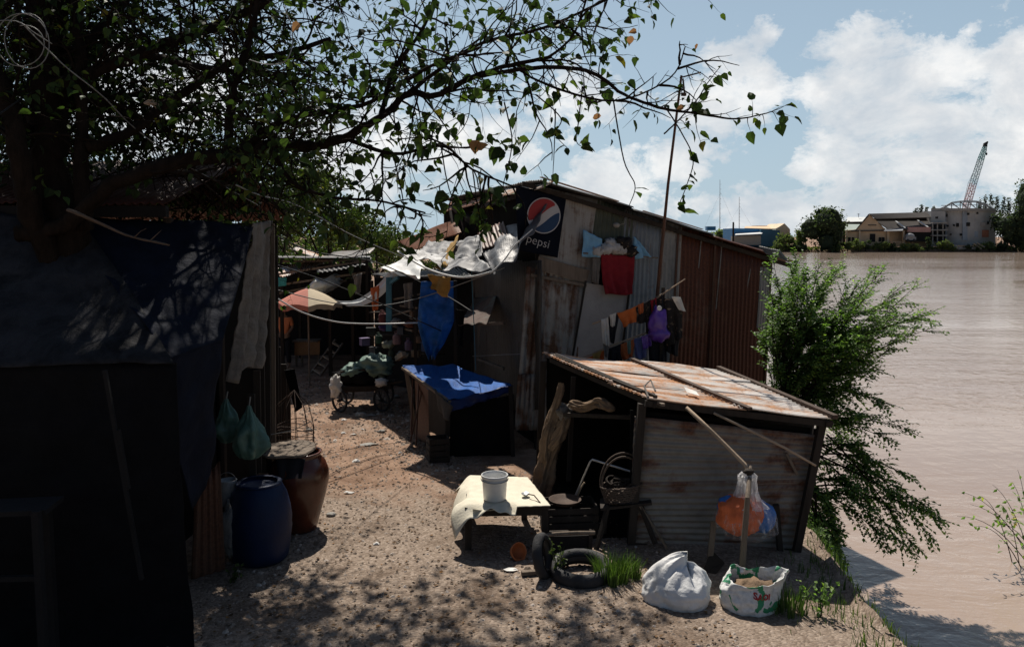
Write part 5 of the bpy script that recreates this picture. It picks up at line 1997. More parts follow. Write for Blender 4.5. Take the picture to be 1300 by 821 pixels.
mb = MB()
mb.cloth(P(545, 347, 13.6), P(571, 352, 13.1), P(566, 378, 13.2), P(550, 368, 13.6), 12, 14, 1.5, .04, 0, 5, .04, .08)
mk(mb, 'mustard_cloth', M['yellow_cloth'], None, 'mustard cloth hanging under the awning edge above the blue tarp', 'cloth', smooth=True, thick=.008)
mb = MB()
xa, dv_ = P(555, 357, 15.1), V((0, 0, -1))


def tarp_fn(u, v, p, n):
    wdt = lerp(.30, .34, min(1, v * 2)) if v < .5 else lerp(.34, .05, ((v - .5) / .5) ** 1.25)
    cxo = -.06 * v - .10 * max(0, v - .5)
    q = xa + V(((u - .5) * 2 * wdt + cxo, .10 * (u - .5), -1.52 * v))
    q += V((0, -1, 0)) * (.035 * math.sin(u * 9 + 2 * v) * (.4 + v) + .05 * nz(q, 3, 5) + .03 * nz(q, 9, 2))
    if v > .8:
        q.z += .10 * abs(math.sin(u * 7)) * (v - .8) * 5
    return q


mb.sheet(xa, xa + V((.6, 0, 0)), xa + V((.6, 0, -1.5)), xa + V((0, 0, -1.5)), 30, 44, tarp_fn)
mk(mb, 'hanging_tarp', M['blue_tarp'], None, 'bright blue tarp hanging down beside the alley wall', 'tarp', smooth=True, thick=.008)

# white band of tarp and the sheet behind
mb = MB()
mb.sheet(P(494, 345, 17.2), P(506, 349, 16.9), P(440, 388, 17.6), P(427, 382, 18.0), 10, 26, lambda u, v, p, n: p + V((0, 0, -.22 * math.sin(PI * v))) + n * (.03 * math.sin(u * 8) + .03 * nz(p, 3)))
mk(mb, 'tarp_strip', M['white_tarp'], None, 'long pale tarp strip sagging from the awning to the parasol', 'tarp', smooth=True, thick=.008)
mb = MB()
mb.sheet(P(478, 342, 17.6), P(522, 322, 17.8), P(540, 338, 16.2), P(528, 351, 15.2), 20, 14, slack(.08, 8, 4))
mk(mb, 'pale_sheet', M['white_tarp'], None, 'flat pale sheet lying left of the white awning', 'tarp', smooth=True, thick=.008)
mb = MB()
mb.blob(P(411, 362, 20.0), (.46, .3, .19), 26, 14, .4, 2.2, 4, Matrix.Rotation(-.35, 3, 'Y'))
mk(mb, 'white_bundle', M['white_tarp'], None, 'bulging white tarp bundle lying behind the parasol', 'bundle', smooth=True)

# parasol
pc = P(391, 366, 19)
pz = P(391, 389, 19).z
pr = thing('parasol', 'low sunlit parasol with pink and cream panels over the alley end', 'parasol', G(391, 470))
NP = 8
for k in range(NP):
    a0, a1 = 2 * PI * k / NP + .25, 2 * PI * (k + 1) / NP + .25

    def edge(a, r):
        return V((pc.x + 1.02 * r * math.cos(a) * .78, 19 + .8 * r * math.sin(a), lerp(pc.z, pz + .06, r ** 1.35)))
    mb = MB()
    n = 10
    vs, fs = [], []
    for j in range(n + 1):
        for i in range(7):
            a = lerp(a0, a1, i / 6)
            sagk = 1 - .10 * math.sin(PI * i / 6) * j / n
            p = edge(a, j / n * sagk)
            vs.append(p)
    for i in range(7):     # valance
        vs.append(edge(lerp(a0, a1, i / 6), 1 - .1 * math.sin(PI * i / 6)) + V((0, 0, -.12 - .015 * math.sin(i * 2))))
    for j in range(n + 1):
        for i in range(6):
            fs.append((j * 7 + i, (j + 1) * 7 + i, (j + 1) * 7 + i + 1, j * 7 + i + 1))
    mb.add(vs, fs)
    mk(mb, 'canopy_panel', M['pink_cloth'] if k in (3, 4, 5) else M['cream_parasol'], pr, smooth=False, thick=.004)
mb = MB()
mb.tube([V((pc.x, 19, .0)), V((pc.x, 19, pc.z + .05))], .022, 8)
mk(mb, 'pole', M['wood_grey'], pr)

# ------------------------------------------------------------------ shacks at the end of the alley
a1 = thing('alley_shack', 'dark open fronted shack with pale sheet roofs at the end of the alley', 'shack', V((-5.5, 23, 0)))
mb = MB()
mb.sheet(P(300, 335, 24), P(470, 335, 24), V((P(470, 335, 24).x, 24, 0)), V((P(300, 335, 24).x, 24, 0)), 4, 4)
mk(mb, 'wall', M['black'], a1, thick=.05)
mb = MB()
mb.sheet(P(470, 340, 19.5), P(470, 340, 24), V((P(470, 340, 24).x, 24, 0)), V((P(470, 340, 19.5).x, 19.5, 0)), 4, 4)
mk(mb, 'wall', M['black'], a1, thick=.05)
roofs = [((352, 342, 20), (412, 326, 23), (420, 331, 22), (356, 352, 19.5), 'g_roof2', 'pale left roof sheet'),
         ((372, 316, 24), (378, 313, 25), (412, 325, 23), (406, 328, 22.5), 'g_roof2', 'small tilted pale sheet'),
         ((408, 331, 21), (424, 321, 23), (476, 315, 21), (470, 322, 20), 'g_grey', 'grey roof sheet'),
         ((400, 340, 20.6), (470, 328, 21), (474, 336, 19.5), (404, 346, 19.5), 'roof_dark', 'dark roof sheet')]
for (p0, p1, p2, p3, mm, lab) in roofs:
    mb = MB()
    mb.corr(P(*p0), P(*p1), P(*p2), P(*p3), .12, .014, p0[0], .05)
    mk(mb, 'roof_sheet', M[mm], a1, lab, smooth=True, thick=.006)
mb = MB()
mb.sheet(P(300, 330, 20.5), P(470, 326, 20.0), P(470, 326, 24.3), P(300, 330, 24.3), 6, 6, lambda u, v, p, n: V((p.x, p.y, 3.05 - .05 * v)))
mk(mb, 'roof_sheet', M['roof_dark'], a1, thick=.02)
for px, dd, top in ((357, 20.5, 352), (418, 20.4, 345), (447, 20, 335), (466, 19.6, 330), (380, 23.5, 345)):
    mb = MB()
    q = P(px, top, dd)
    mb.bar(q, V((q.x, q.y, 0)), .08)
    mk(mb, 'post', M['wood_dark'], a1)
mb = MB()
for (a, b_) in (((352, 362, 20.3), (470, 345, 19.6)), ((355, 372, 20.3), (440, 356, 20)), ((360, 332, 21), (470, 330, 20)), ((354, 348, 19.6), (466, 331, 19.6))):
    mb.bar(P(*a), P(*b_), .05)
mk(mb, 'pole_rail', M['wood_grey'], a1)
mb = MB()
mb.cloth(P(353, 352, 20), P(364, 352, 20), P(364, 362, 20), P(353, 364, 20), 6, 6, 1, .02)
mk(mb, 'teal_rag', mat('teal_rag', (.05, .32, .34), .8, .2, 9, .2), None, 'small teal rag under the pale left roof at the alley end', 'rag', smooth=True, thick=.006)

a2 = thing('junk_shack', 'dark lean-to full of stored junk on the right of the alley end', 'shack', V((-2.6, 19, 0)))
mb = MB()
mb.sheet(P(476, 352, 19.6), P(600, 352, 17.4), V((P(600, 352, 17.4).x, 17.4, 0)), V((P(476, 352, 19.6).x, 19.6, 0)), 4, 4)
mk(mb, 'wall', M['black'], a2, thick=.05)
mb = MB()
mb.corr(P(470, 348, 19.8), P(590, 340, 17.5), P(600, 350, 15.6), P(500, 352, 17.0), .1, .013, 3, .04)
mk(mb, 'roof_sheet', M['roof_dark'], a2, smooth=True, thick=.006)
mb = MB()
mb.bar(P(494, 352, 17), P(494, 420, 17), .12, .10)
mb.bar(P(494, 360, 17), P(506, 352, 16.8), .06)
mk(mb, 'post', M['teal_post'], a2, 'blue green painted post')
for px, dd in ((527, 16.4), (578, 15.8), (472, 18.8), (551, 16)):
    mb = MB()
    q = P(px, 356, dd)
    mb.bar(q, V((q.x, q.y, 0)), .07)
    mk(mb, 'post', M['wood_dark'], a2)
mb = MB()
for y in (396, 425, 452):
    mb.bar(P(478, y, 18.2), P(556, y - 2, 16.6), .4, .025)
mk(mb, 'shelf', M['wood_dark'], a2)
mb = MB()
for a, b_ in (((480, 405, 17.9), (522, 394, 16.4)), ((492, 412, 17.5), (524, 420, 16.5)), ((500, 380, 17), (540, 372, 16.2)), ((508, 388, 17), (530, 391, 16.3))):
    mb.bar(P(*a), P(*b_), .035)
mk(mb, 'pole_rail', M['wood_grey'], a2)
junk = [(487, 416, 'dull purple', (.06, .035, .11)), (463, 434, 'lilac grey', (.14, .11, .2)), (504, 430, 'dusty pink', (.24, .14, .14)), (520, 412, 'brick red', (.16, .06, .04)), (476, 446, 'dark grey', (.05, .05, .055)),
        (532, 430, 'faded brown', (.12, .075, .05)), (512, 450, 'grey white', (.26, .25, .23)), (543, 440, 'dull blue', (.04, .06, .12)), (497, 449, 'olive', (.07, .07, .04)), (539, 406, 'rust coloured', (.14, .06, .03)), (528, 449, 'pale tan', (.22, .17, .12)),
        (481, 430, 'deep green', (.03, .06, .04)), (493, 437, 'cream', (.3, .27, .2)), (509, 420, 'slate', (.08, .085, .1)), (519, 438, 'mauve', (.16, .1, .14)), (537, 420, 'ochre', (.2, .13, .05)), (471, 421, 'charcoal', (.03, .03, .03)), (486, 403, 'wine red', (.12, .03, .03)), (503, 408, 'dirty white', (.24, .23, .22)), (526, 400, 'brown', (.1, .06, .04))]
for k, (px, py, nm, c) in enumerate(junk):
    mb = MB()
    dd = 17.2 - (px - 487) * .018
    p = P(px, py, dd)
    jm = mat('junk_' + nm.replace(' ', '_'), c, .85, .35, 9, .4)
    sz = .075 + .03 * ((k * 7) % 5) / 4
    if k % 3 == 0:
        mb.blob(p, (sz * 1.3, sz, sz * .8), 18, 12, .5, 1.6, k * 3.1)
        mk(mb, 'junk_bundle', jm, None, nm + ' bundle among the junk stored under the lean-to at the alley end', 'bundle', 'stored junk', smooth=True)
    elif k % 3 == 1:
        o = thing('storage_box', nm + ' box among the junk stored under the lean-to at the alley end', 'box', p - V((0, 0, sz)), 'stored junk')
        mb.box(p, (sz * 2.2, sz * 1.6, sz * 1.7), k * .6)
        mk(mb, 'body', jm, o, bev=.006)
        mk(MB().box(p + V((0, 0, sz * .92)), (sz * 2.35, sz * 1.75, sz * .25), k * .6), 'lid', jm, o, bev=.004)
    else:
        o = thing('jerry_can', nm + ' can among the junk stored under the lean-to at the alley end', 'can', p - V((0, 0, sz)), 'stored junk')
        mb.lathe(p - V((0, 0, sz * 1.1)), [(0, 0), (sz * .8, 0), (sz * .88, .02), (sz * .88, sz * 1.6), (sz * .6, sz * 2.0), (sz * .3, sz * 2.1), (sz * .3, sz * 2.4), (0, sz * 2.4)], 16)
        mk(mb, 'body', jm, o, smooth=True)
        mk(MB().tube([p + V((-.4 * sz, 0, sz * 1.0)), p + V((-.5 * sz, 0, sz * 1.5)), p + V((.1 * sz, 0, sz * 1.6)), p + V((.2 * sz, 0, sz * 1.1))], .008, 5), 'handle', jm, o)
mk(MB().bar(P(504, 455, 16.5), P(513, 449, 16.3), .10, .10), 'timber_end', M['wood_pale'], None, 'pale sawn end of a timber sticking out right of the hand cart', 'timber')
mk(MB().bar(P(486, 485, 16.8), P(508, 448, 16.4), .035), 'leaning_stick', M['wood_dark'], None, 'dark stick leaning behind the right end of the hand cart', 'stick')

# ladder, counter, seat boxes, person at the far end
la = thing('ladder', 'short wooden ladder leaning at the end of the alley', 'ladder', G(396, 474))
l0, l1, r0, r1 = P(395, 473, 20.6), P(426, 431, 21.4), P(405, 479, 20.3), P(435, 436, 21.2)
mb = MB()
mb.bar(l0, l1, .05)
mb.bar(r0, r1, .05)
mk(mb, 'stile', M['wood_grey'], la)
for k in range(5):
    mb = MB()
    f_ = .1 + k * .2
    mb.bar(l0.lerp(l1, f_), r0.lerp(r1, f_), .09, .025)
    mk(mb, 'rung', M['wood_pale'], la)
co_ = thing('wooden_counter', 'brown plywood counter in the dark behind the ladder', 'counter', G(388, 470))
mb = MB()
mb.bar(P(374, 432, 22), P(406, 432, 22), .5, .04)
mk(mb, 'top', M['wood_grey'], co_)
mb = MB()
mb.sheet(P(374, 433, 21.8), P(406, 433, 21.8), P(406, 450, 21.8), P(374, 451, 21.8), 2, 2)
mk(mb, 'front', mat('brown_plywood', (.28, .15, .07), .8, .2, 5, .2), co_, thick=.02)
for px in (376, 383, 404):
    mb = MB()
    q = P(px, 433, 21.85)
    mb.bar(q, V((q.x, q.y, 0)), .05)
    mk(mb, 'leg', M['wood_grey'], co_)

# person in an orange shirt standing in the shade, back half turned
pp = G(362, 472)
pp = V((P(362, 470, 21.6).x, 21.6, 0))


def skin_fig(name, chain, m, parent=None, sub=2, **kw):
    """chain: list of (point, radius, parent index)"""
    me = bpy.data.meshes.new(name)
    org = ROOT[parent.name] if parent is not None else pp
    me.from_pydata([V(c[0]) + pp - org for c in chain], [(c[2], i) for i, c in enumerate(chain) if c[2] is not None], [])
    o = bpy.data.objects.new(name, me)
    COL.objects.link(o)
    if parent is not None:
        o.parent = parent
    else:
        o.location = org
    ROOT[o.name] = V(org)
    md = o.modifiers.new('skin', 'SKIN')
    lay = me.skin_vertices.new(name='sv') if not me.skin_vertices else me.skin_vertices[0]
    for i, c in enumerate(chain):
        r = c[1]
        lay.data[i].radius = r if hasattr(r, '__len__') else (r, r)
        lay.data[i].use_root = (i == 0)
    s = o.modifiers.new('sub', 'SUBSURF')
    s.levels = sub
    s.render_levels = sub
    me.materials.append(m)
    return tag(o, kw.get('label'), kw.get('cat'))


body = [((0, 0, .92), (.13, .10), None), ((0, 0, 1.10), (.12, .09), 0), ((0, 0, 1.30), (.15, .10), 1), ((0, -.01, 1.42), (.08, .07), 2), ((0, -.02, 1.48), (.05, .05), 3), ((0, -.04, 1.55), (.075, .085), 4), ((0, -.045, 1.64), (.07, .08), 5),
        ((-.17, 0, 1.37), .05, 2), ((-.22, .0, 1.12), .04, 7), ((-.17, -.12, .95), .032, 8), ((-.15, -.17, .90), (.035, .02), 9),
        ((.17, 0, 1.37), .05, 2), ((.22, .0, 1.12), .04, 11), ((.16, -.14, 1.0), .032, 12), ((.13, -.19, .97), (.035, .02), 13),
        ((-.09, 0, .84), .085, 0), ((-.10, -.01, .48), .06, 15), ((-.10, .02, .09), .042, 16), ((-.10, -.11, .035), (.04, .03), 17),
        ((.09, 0, .84), .085, 0), ((.10, -.01, .48), .06, 19), ((.11, .02, .09), .042, 20), ((.11, -.11, .035), (.04, .03), 21)]
per = skin_fig('person', body, M['skin'], label='person in an orange shirt standing in the shade at the far end of the alley', cat='person')
skin_fig('shirt', [((0, 0, .90), (.155, .125), None), ((0, 0, 1.10), (.15, .115), 0), ((0, 0, 1.30), (.17, .12), 1), ((0, 0, 1.40), (.09, .085), 2), ((-.18, 0, 1.36), .066, 2), ((-.215, 0, 1.16), .062, 4), ((.18, 0, 1.36), .066, 2), ((.215, 0, 1.16), .062, 6)], M['orange_shirt'], per)
skin_fig('trousers', [((0, 0, .93), (.148, .12), None), ((-.09, 0, .82), .098, 0), ((-.10, -.01, .48), .078, 1), ((-.10, .02, .13), .062, 2), ((.09, 0, .82), .098, 0), ((.10, -.01, .48), .078, 4), ((.11, .02, .13), .062, 5)], M['black_cloth'], per)
skin_fig('hair', [((0, -.0, 1.60), (.085, .075), None), ((0, -.03, 1.67), (.075, .075), 0)], M['hair'], per)

# cables across the alley
def cable(pts, r, mm, label, name='cable', group=None):
    return mk(MB().tube(catm([P(*p) for p in pts], 6), r, 5), name, M[mm], None, label, 'cable', group, smooth=True)


cable([(352, 379, 13.5), (385, 397, 14), (430, 409, 14.5), (480, 411, 15), (520, 410, 15.2), (562, 408, 15.4)], .014, 'wire', 'thick white cable sagging across the alley below the parasol')
cable([(345, 366, 12), (420, 384, 13.5), (480, 388, 14.5), (540, 376, 15), (640, 340, 13)], .009, 'wire_grey', 'thin grey cable crossing above the thick white cable')
cable([(330, 330, 11), (400, 352, 13), (470, 380, 14), (520, 402, 14.6), (560, 420, 15)], .011, 'wire_dark', 'black cable falling to the right across the alley end')
cable([(352, 300, 12), (400, 320, 13.5), (480, 334, 15), (560, 372, 15), (600, 396, 14.2)], .012, 'wire_dark', 'black cable crossing in front of the white awning')
cable([(598, 330, 14.5), (602, 420, 14.5), (604, 470, 14.3)], .008, 'teal_post', 'thin blue green cord hanging beside the alley window')
cable([(600, 452, 14.5), (640, 450, 13.8), (664, 449, 13.2)], .006, 'wire_grey', 'thin cord tied along the dark alley wall above the stall')

for k, (q, mm, lab) in enumerate(((((448, 350, 17.5), (460, 346, 17.4), (458, 372, 17.4), (450, 374, 17.5)), 'dirty_cloth', 'grey rag hanging under the pale roofs above the tarp strip'),
                                  (((470, 366, 17.3), (482, 362, 17.2), (481, 392, 17.2), (472, 396, 17.3)), 'rust_cloth', 'brown orange rag hanging left of the blue green post'),
                                  (((512, 360, 16.4), (524, 358, 16.3), (523, 392, 16.3), (514, 390, 16.4)), 'dirty_cloth', 'grey rag hanging right of the blue green post'),
                                  (((578, 392, 14.7), (590, 394, 14.6), (588, 440, 14.6), (580, 436, 14.7)), 'black_tarp', 'narrow dark sheet hanging right of the bright blue tarp'))):
    mb = MB()
    mb.cloth(P(*q[0]), P(*q[1]), P(*q[2]), P(*q[3]), 12, 16, 1.5, .03, 0, k * 2.1, .02)
    mk(mb, 'hanging_rag', M[mm], None, lab, 'rag', smooth=True, thick=.006)
# ------------------------------------------------------------------ the tree over the bridge end
TR = thing('shade_tree', 'big dark branching tree with broad leaves hanging over the tarp shack', 'tree', V((-4.72, 8.0, 0)))
rt = random.Random(42)
wood, leafs = MB(), MB()
KT = 1.27


def PT(px, py, d):
    return P(px, py, d * KT)



GAPS = []       # openings in the foliage that let sun through on to the front tarps
for k in range(44):
    if k < 28:
        q_ = P(rt.gauss(180, 48), rt.gauss(432, 24), 6.95)
    else:
        q_ = P(rt.gauss(285, 22), rt.gauss(380, 22), 7.9)
    GAPS.append((q_, rt.uniform(.06, .17)))


def put_leaf(p, d, s, tint=None):
    if p.x < -3 and p.z > 3.5:
        for q_, r_ in GAPS:
            dq = p - q_
            if (dq - sdir * dq.dot(sdir)).length < r_ + s * .5:
                return
    up = (V((0, 0, 1)) + rdir(rt) * .8).normalized()
    s *= KT
    s *= rt.uniform(.6, 1.2)
    leafs.leaf(p, (d + V((0, 0, -rt.uniform(.1, .9)))).normalized(), up, s, s * rt.uniform(.55, .95), rt.random() ** 1.3 * .97 if tint is None else tint, rt.uniform(.05, .6))


def twig(p, d, L, r, depth, lf, gap, droop=.25, curl=.35, dens=1.0):
    if p.x < -3 and p.z > 3.5:
        for q_, r_ in GAPS:
            dq = p - q_
            if (dq - sdir * dq.dot(sdir)).length < r_ * .8:
                return
    n = max(4, int(L / .075))
    pts = [p]
    d = d.normalized()
    st = L / n
    for i in range(n):
        d = (d + rdir(rt) * curl * .62 + V((0, 0, -droop * .10))).normalized()
        pts.append(pts[-1] + d * st)
    rad = [r * (1 - .75 * i / n) for i in range(n + 1)]
    wood.tube(pts, rad, 4 if r < .012 else 5, cap=False)
    if depth > 0:
        k = max(1, int(L / rt.uniform(.2, .3)))
        for i in range(k):
            t_ = rt.uniform(.15, 1)
            q = pts[min(n, int(t_ * n))]
            side = (d + rdir(rt) * 1.1).normalized()
            twig(q, side, L * rt.uniform(.35, .62), r * .5, depth - 1, lf, gap, droop, curl, dens)
    if depth <= 1:
        m_ = int(L * (.85 if depth == 0 else .5) / gap * dens)
        for i in range(m_):
            t_ = 1 - rt.random() ** 1.3 * (.85 if depth == 0 else .5)
            f_ = t_ * n
            i0 = min(n - 1, int(f_))
            q = pts[i0].lerp(pts[i0 + 1], f_ - i0)
            e = (rdir(rt) + d * .4).normalized()
            put_leaf(q + e * .02, e, lf * rt.uniform(.55, 1.15))
        if depth == 0 and dens > .2:
            put_leaf(pts[-1], d, lf * rt.uniform(.7, 1.0))
    return pts


def limb(pts, r0, r1, k=6, seg=9, wob=.35):
    r0, r1 = r0 * KT, r1 * KT
    c = catm(pts, k)
    n = len(c) - 1
    rad = [lerp(r0, r1, (i / n) ** .8) for i in range(n + 1)]
    c = [p + rdir(rt) * rad[i] * .25 for i, p in enumerate(c)]
    wood.tube(c, rad, seg, wob=wob)
    return c


def shoots(c, lo, hi, n, L, lf, depth=2, bias=(0, 0, 0), gap=.085, droop=.25, dens=1.0, r=.012):
    m_ = len(c) - 1
    for i in range(n):
        f_ = rt.uniform(lo, hi) * m_
        i0 = min(m_ - 1, int(f_))
        q = c[i0].lerp(c[i0 + 1], f_ - i0)
        tg = (c[i0 + 1] - c[i0]).normalized()
        d = (rdir(rt) + tg * .5 + V(bias)).normalized()
        twig(q, d, L * KT * rt.uniform(.6, 1.25), r * KT * rt.uniform(.7, 1.2), depth, lf, gap * KT, droop, .4, dens)


b0 = V((-4.72, 8.0, -.1))
t1_ = limb([b0, V((-4.70, 8.0, 1.3)), PT(88, 330, 6.3), PT(66, 220, 6.35), PT(54, 110, 6.4), PT(50, 0, 6.5), PT(60, -150, 6.8)], .19, .085)
t2_ = limb([PT(80, 360, 6.3), PT(40, 270, 6.1), PT(22, 190, 6.0), PT(2, 110, 6.1), PT(-40, 10, 6.3)], .10, .055)
t3_ = limb([PT(108, 292, 6.2), PT(104, 200, 6.3), PT(102, 120, 6.4), PT(100, 40, 6.5), PT(92, -90, 6.8)], .06, .04)
t4_ = limb([PT(70, 200, 6.3), PT(84, 90, 6.6), PT(72, 30, 6.8), PT(78, -60, 7.0)], .05, .03)
# the long limb reaching over the alley
l1_ = limb([PT(26, 298, 6.15), PT(86, 284, 6.1), PT(138, 238, 6.0), PT(203, 212, 6.0), PT(288, 197, 6.1), PT(345, 188, 6.1), PT(396, 186, 6.1)], .066, .045)
l2_ = limb([PT(396, 186, 6.1), PT(437, 175, 6.0), PT(483, 148, 5.95), PT(520, 118, 5.9), PT(552, 121, 5.9), PT(603, 97, 5.8), PT(649, 83, 5.8), PT(700, 73, 5.7)], .042, .013)
l3_ = limb([PT(695, 74, 5.7), PT(723, 51, 5.7), PT(738, 20, 5.7), PT(752, -30, 5.7)], .012, .006, 5, 6)
l4_ = limb([PT(603, 97, 5.8), PT(690, 86, 5.6), PT(751, 92, 5.5), PT(792, 120, 5.5), PT(843, 138, 5.4), PT(885, 144, 5.4), PT(931, 151, 5.4), PT(965, 146, 5.4), PT(984, 140, 5.4)], .018, .003, 6, 6)
l5_ = limb([PT(843, 170, 5.4), PT(862, 152, 5.4), PT(884, 128, 5.4), PT(898, 106, 5.4), PT(915, 84, 5.4)], .006, .0025, 5, 5)
l6_ = limb([PT(58, 112, 6.4), PT(120, 92, 6.4), PT(180, 68, 6.5), PT(240, 45, 6.6), PT(300, 22, 6.8), PT(370, -20, 7)], .06, .03)
l7_ = limb([PT(110, 190, 6.3), PT(170, 165, 6.5), PT(215, 130, 6.7), PT(260, 100, 6.9), PT(290, 82, 7.1), PT(350, 70, 7.4), PT(420, 50, 7.6)], .05, .02)
l8_ = limb([PT(288, 197, 6.1), PT(292, 140, 6.1), PT(300, 95, 6.1), PT(320, 40, 6.2), PT(330, -30, 6.3)], .035, .018)
l9_ = limb([PT(300, 196, 6.1), PT(345, 160, 6.0), PT(400, 144, 5.9), PT(470, 130, 5.8), PT(540, 88, 5.6), PT(610, 60, 5.5)], .028, .008)
l10_ = limb([PT(437, 175, 6.0), PT(500, 195, 5.9), PT(560, 185, 5.7), PT(600, 215, 5.6), PT(660, 240, 5.5)], .018, .005)
l11_ = limb([PT(483, 148, 5.95), PT(500, 90, 6.1), PT(540, 30, 6.2), PT(560, -40, 6.3)], .022, .01)
l12_ = limb([PT(520, 118, 5.9), PT(600, 60, 6.0), PT(690, 35, 6.0), PT(770, 0, 6.0), PT(820, -30, 6)], .016, .006)
l13_ = limb([PT(345, 188, 6.1), PT(370, 230, 6.0), PT(420, 250, 5.9), PT(480, 255, 5.8), PT(540, 270, 5.7)], .02, .006)
l14_ = limb([PT(649, 83, 5.8), PT(700, 110, 5.6), PT(780, 128, 5.5), PT(850, 100, 5.4), PT(870, 60, 5.4)], .010, .004, 5, 5)
# limbs of the crown further back over the shack
back = []
for (a, b_, c_) in (((50, 60, 6.5), (150, -40, 8), (300, 20, 10)), ((60, 150, 6.4), (160, 120, 8), (300, 150, 10)), ((20, 190, 6.1), (-40, 100, 8), (-80, 60, 10)), ((100, 120, 6.4), (200, 160, 8), (330, 215, 9.5)),
                     ((50, 0, 6.5), (120, -120, 8), (260, -160, 10.5)), ((58, 112, 6.4), (60, 30, 8.5), (80, 60, 11)), ((203, 212, 6.0), (260, 225, 7.5), (340, 250, 9)), ((102, 60, 6.5), (250, -60, 8), (420, -40, 9.5)),
                     ((180, 68, 6.5), (280, 90, 8), (400, 95, 9)), ((30, 160, 6.1), (80, 190, 8.5), (160, 190, 10.5)), ((20, 60, 6.3), (20, 0, 8), (0, 10, 11)), ((0, 110, 6.1), (30, 150, 8), (20, 190, 10))):
    back.append(limb([PT(*a), PT(*b_), PT(*c_)], .04, .012, 8, 6))
for c in back:
    shoots(c, .1, 1, 16, 1.0, .07, 2, (0, 0, .05), .085, .2, .25, .009)
    shoots(c, .15, 1, 36, .95, .078, 2, (0, 0, .05), .085)
for c, lo, n in ((t1_, .55, 16), (t2_, .5, 18), (t3_, .45, 18), (t4_, .4, 14), (l6_, .15, 26), (l7_, .15, 30), (l8_, .2, 24), (l1_, .45, 16)):
    shoots(c, lo, 1, n, .8, .078, 2, (0, 0, .05), .095)
for c, lo, n, L, lf, dn in ((l9_, .1, 36, .65, .092, 1.1), (l2_, .05, 34, .62, .098, 1.0), (l10_, .15, 20, .5, .098, 1.1), (l11_, .2, 30, .6, .09, 1.05), (l12_, .15, 30, .55, .09, 1.05), (l13_, .15, 18, .5, .09, .9), (l3_, .3, 8, .38, .085, .8), (l14_, .2, 14, .34, .07, .8)):
    shoots(c, lo, 1, n, L, lf, 2, (0, 0, -.05), .10, .3, dn, .008)
for f_, n in ((.2, 9),):
    shoots(l4_, .25, .7, 12, .26, .07, 1, (0, 0, -.1), .10, .3, .9, .004)
    shoots(l4_, .72, 1.0, 9, .13, .085, 0, (.2, 0, .1), .075, .3, .8, .003)
    shoots(l5_, .1, 1.0, 9, .14, .085, 0, (.1, 0, .2), .07, .3, .8, .003)
# thin hanging runners
for pts, n in (([(778, 125), (792, 203), (806, 235), (800, 258), (790, 281)], 2), ([(843, 134), (866, 170), (880, 203), (872, 235), (862, 262), (868, 268)], 14), ([(705, 138), (704, 180), (702, 221)], 2), ([(680, 120), (712, 150), (705, 170), (722, 190)], 7), ([(640, 130), (650, 180), (640, 230), (632, 262)], 8),
               ([(560, 185), (570, 240), (590, 290), (560, 330)], 7), ([(500, 200), (512, 260), (505, 300), (528, 330)], 6), ([(600, 215), (606, 260), (612, 290), (606, 318)], 12), ([(470, 215), (480, 260), (470, 300)], 7), ([(395, 20), (412, 60), (414, 85), (402, 95)], 0), ([(740, 110), (735, 150), (732, 180), (745, 188)], 5)):
    c = limb([PT(x, y, 5.45 if x > 600 else 5.7) for x, y in pts], .0055, .002, 6, 4, 0)
    for i in range(n):
        q = c[rt.randrange(len(c) // 3, len(c))]
        e = rdir(rt)
        put_leaf(q, e, rt.uniform(.06, .1))
# high crown added out of view above the frame to shade the near ground
for k in range(20):
    a = PT(60 + 30 * (k % 3), -100, 6.8)
    c = V((-7.0 + k * .37, 12.2 + 1.7 * rt.random(), 8.3 + .9 * rt.random()))
    lb = limb([a, a.lerp(c, .45) + V((0, -.2, .9)), c], .06, .015, 7, 6)
    shoots(lb, .55, 1, 22, .8, .12, 2, (0, 0, .0), .075)
mk(wood, 'trunk', M['bark'], TR, smooth=True)
mk(leafs, 'crown', M['leaf_near'], TR)
print('leaf faces', len(leafs.f), 'wood', len(wood.f))
mb = MB()
dl = catm([PT(86, 266, 5.8), PT(120, 280, 5.75), PT(150, 294, 5.7), PT(172, 302, 5.65), PT(196, 307, 5.65), PT(215, 311, 5.6)], 5)
mb.tube(dl, [lerp(.017, .007, i / (len(dl) - 1)) for i in range(len(dl))], 7, wob=.8)
mb.tube([PT(170, 302, 5.65), PT(178, 294, 5.6), PT(186, 290, 5.6)], [.007, .003, .002], 5)
mb.tube([PT(190, 306, 5.65), PT(205, 292, 5.7)], [.006, .002], 5)
mk(mb, 'dead_branch', M['twig_pale'], TR, 'bare broken branch catching the light', smooth=True)
mb = MB()
for k in range(14):
    a = PT(183, 131, 5.9)
    mb.tube([a, a + V((.02 + .09 * R.random(), R.uniform(-.04, .04), R.uniform(-.02, .03))), a + V((.12, R.uniform(-.05, .05), R.uniform(-.06, .02)))], [.008, .005, .002], 4)
mk(mb, 'broken_stub', M['wood_pale'], TR, 'splintered pale end of a broken branch')
dry = MB()
for (px, py, s) in ((604, 178, .13), (606, 188, .10), (757, 144, .09), (882, 58, .08), (800, 46, .08), (868, 136, .07), (808, 40, .07), (380, 30, .1), (739, 181, .05)):
    dry.leaf(PT(px, py, 5.5), (rdir(rt) + V((0, 0, -.6))).normalized(), V((0, -1, .3)), s, s * .85, .5, .4)
mk(dry, 'dry_leaves', mat('dry_leaf', (.32, .17, .07), .8, .35, 9, .2, 30, trans=.35), TR, 'withered orange brown leaves')

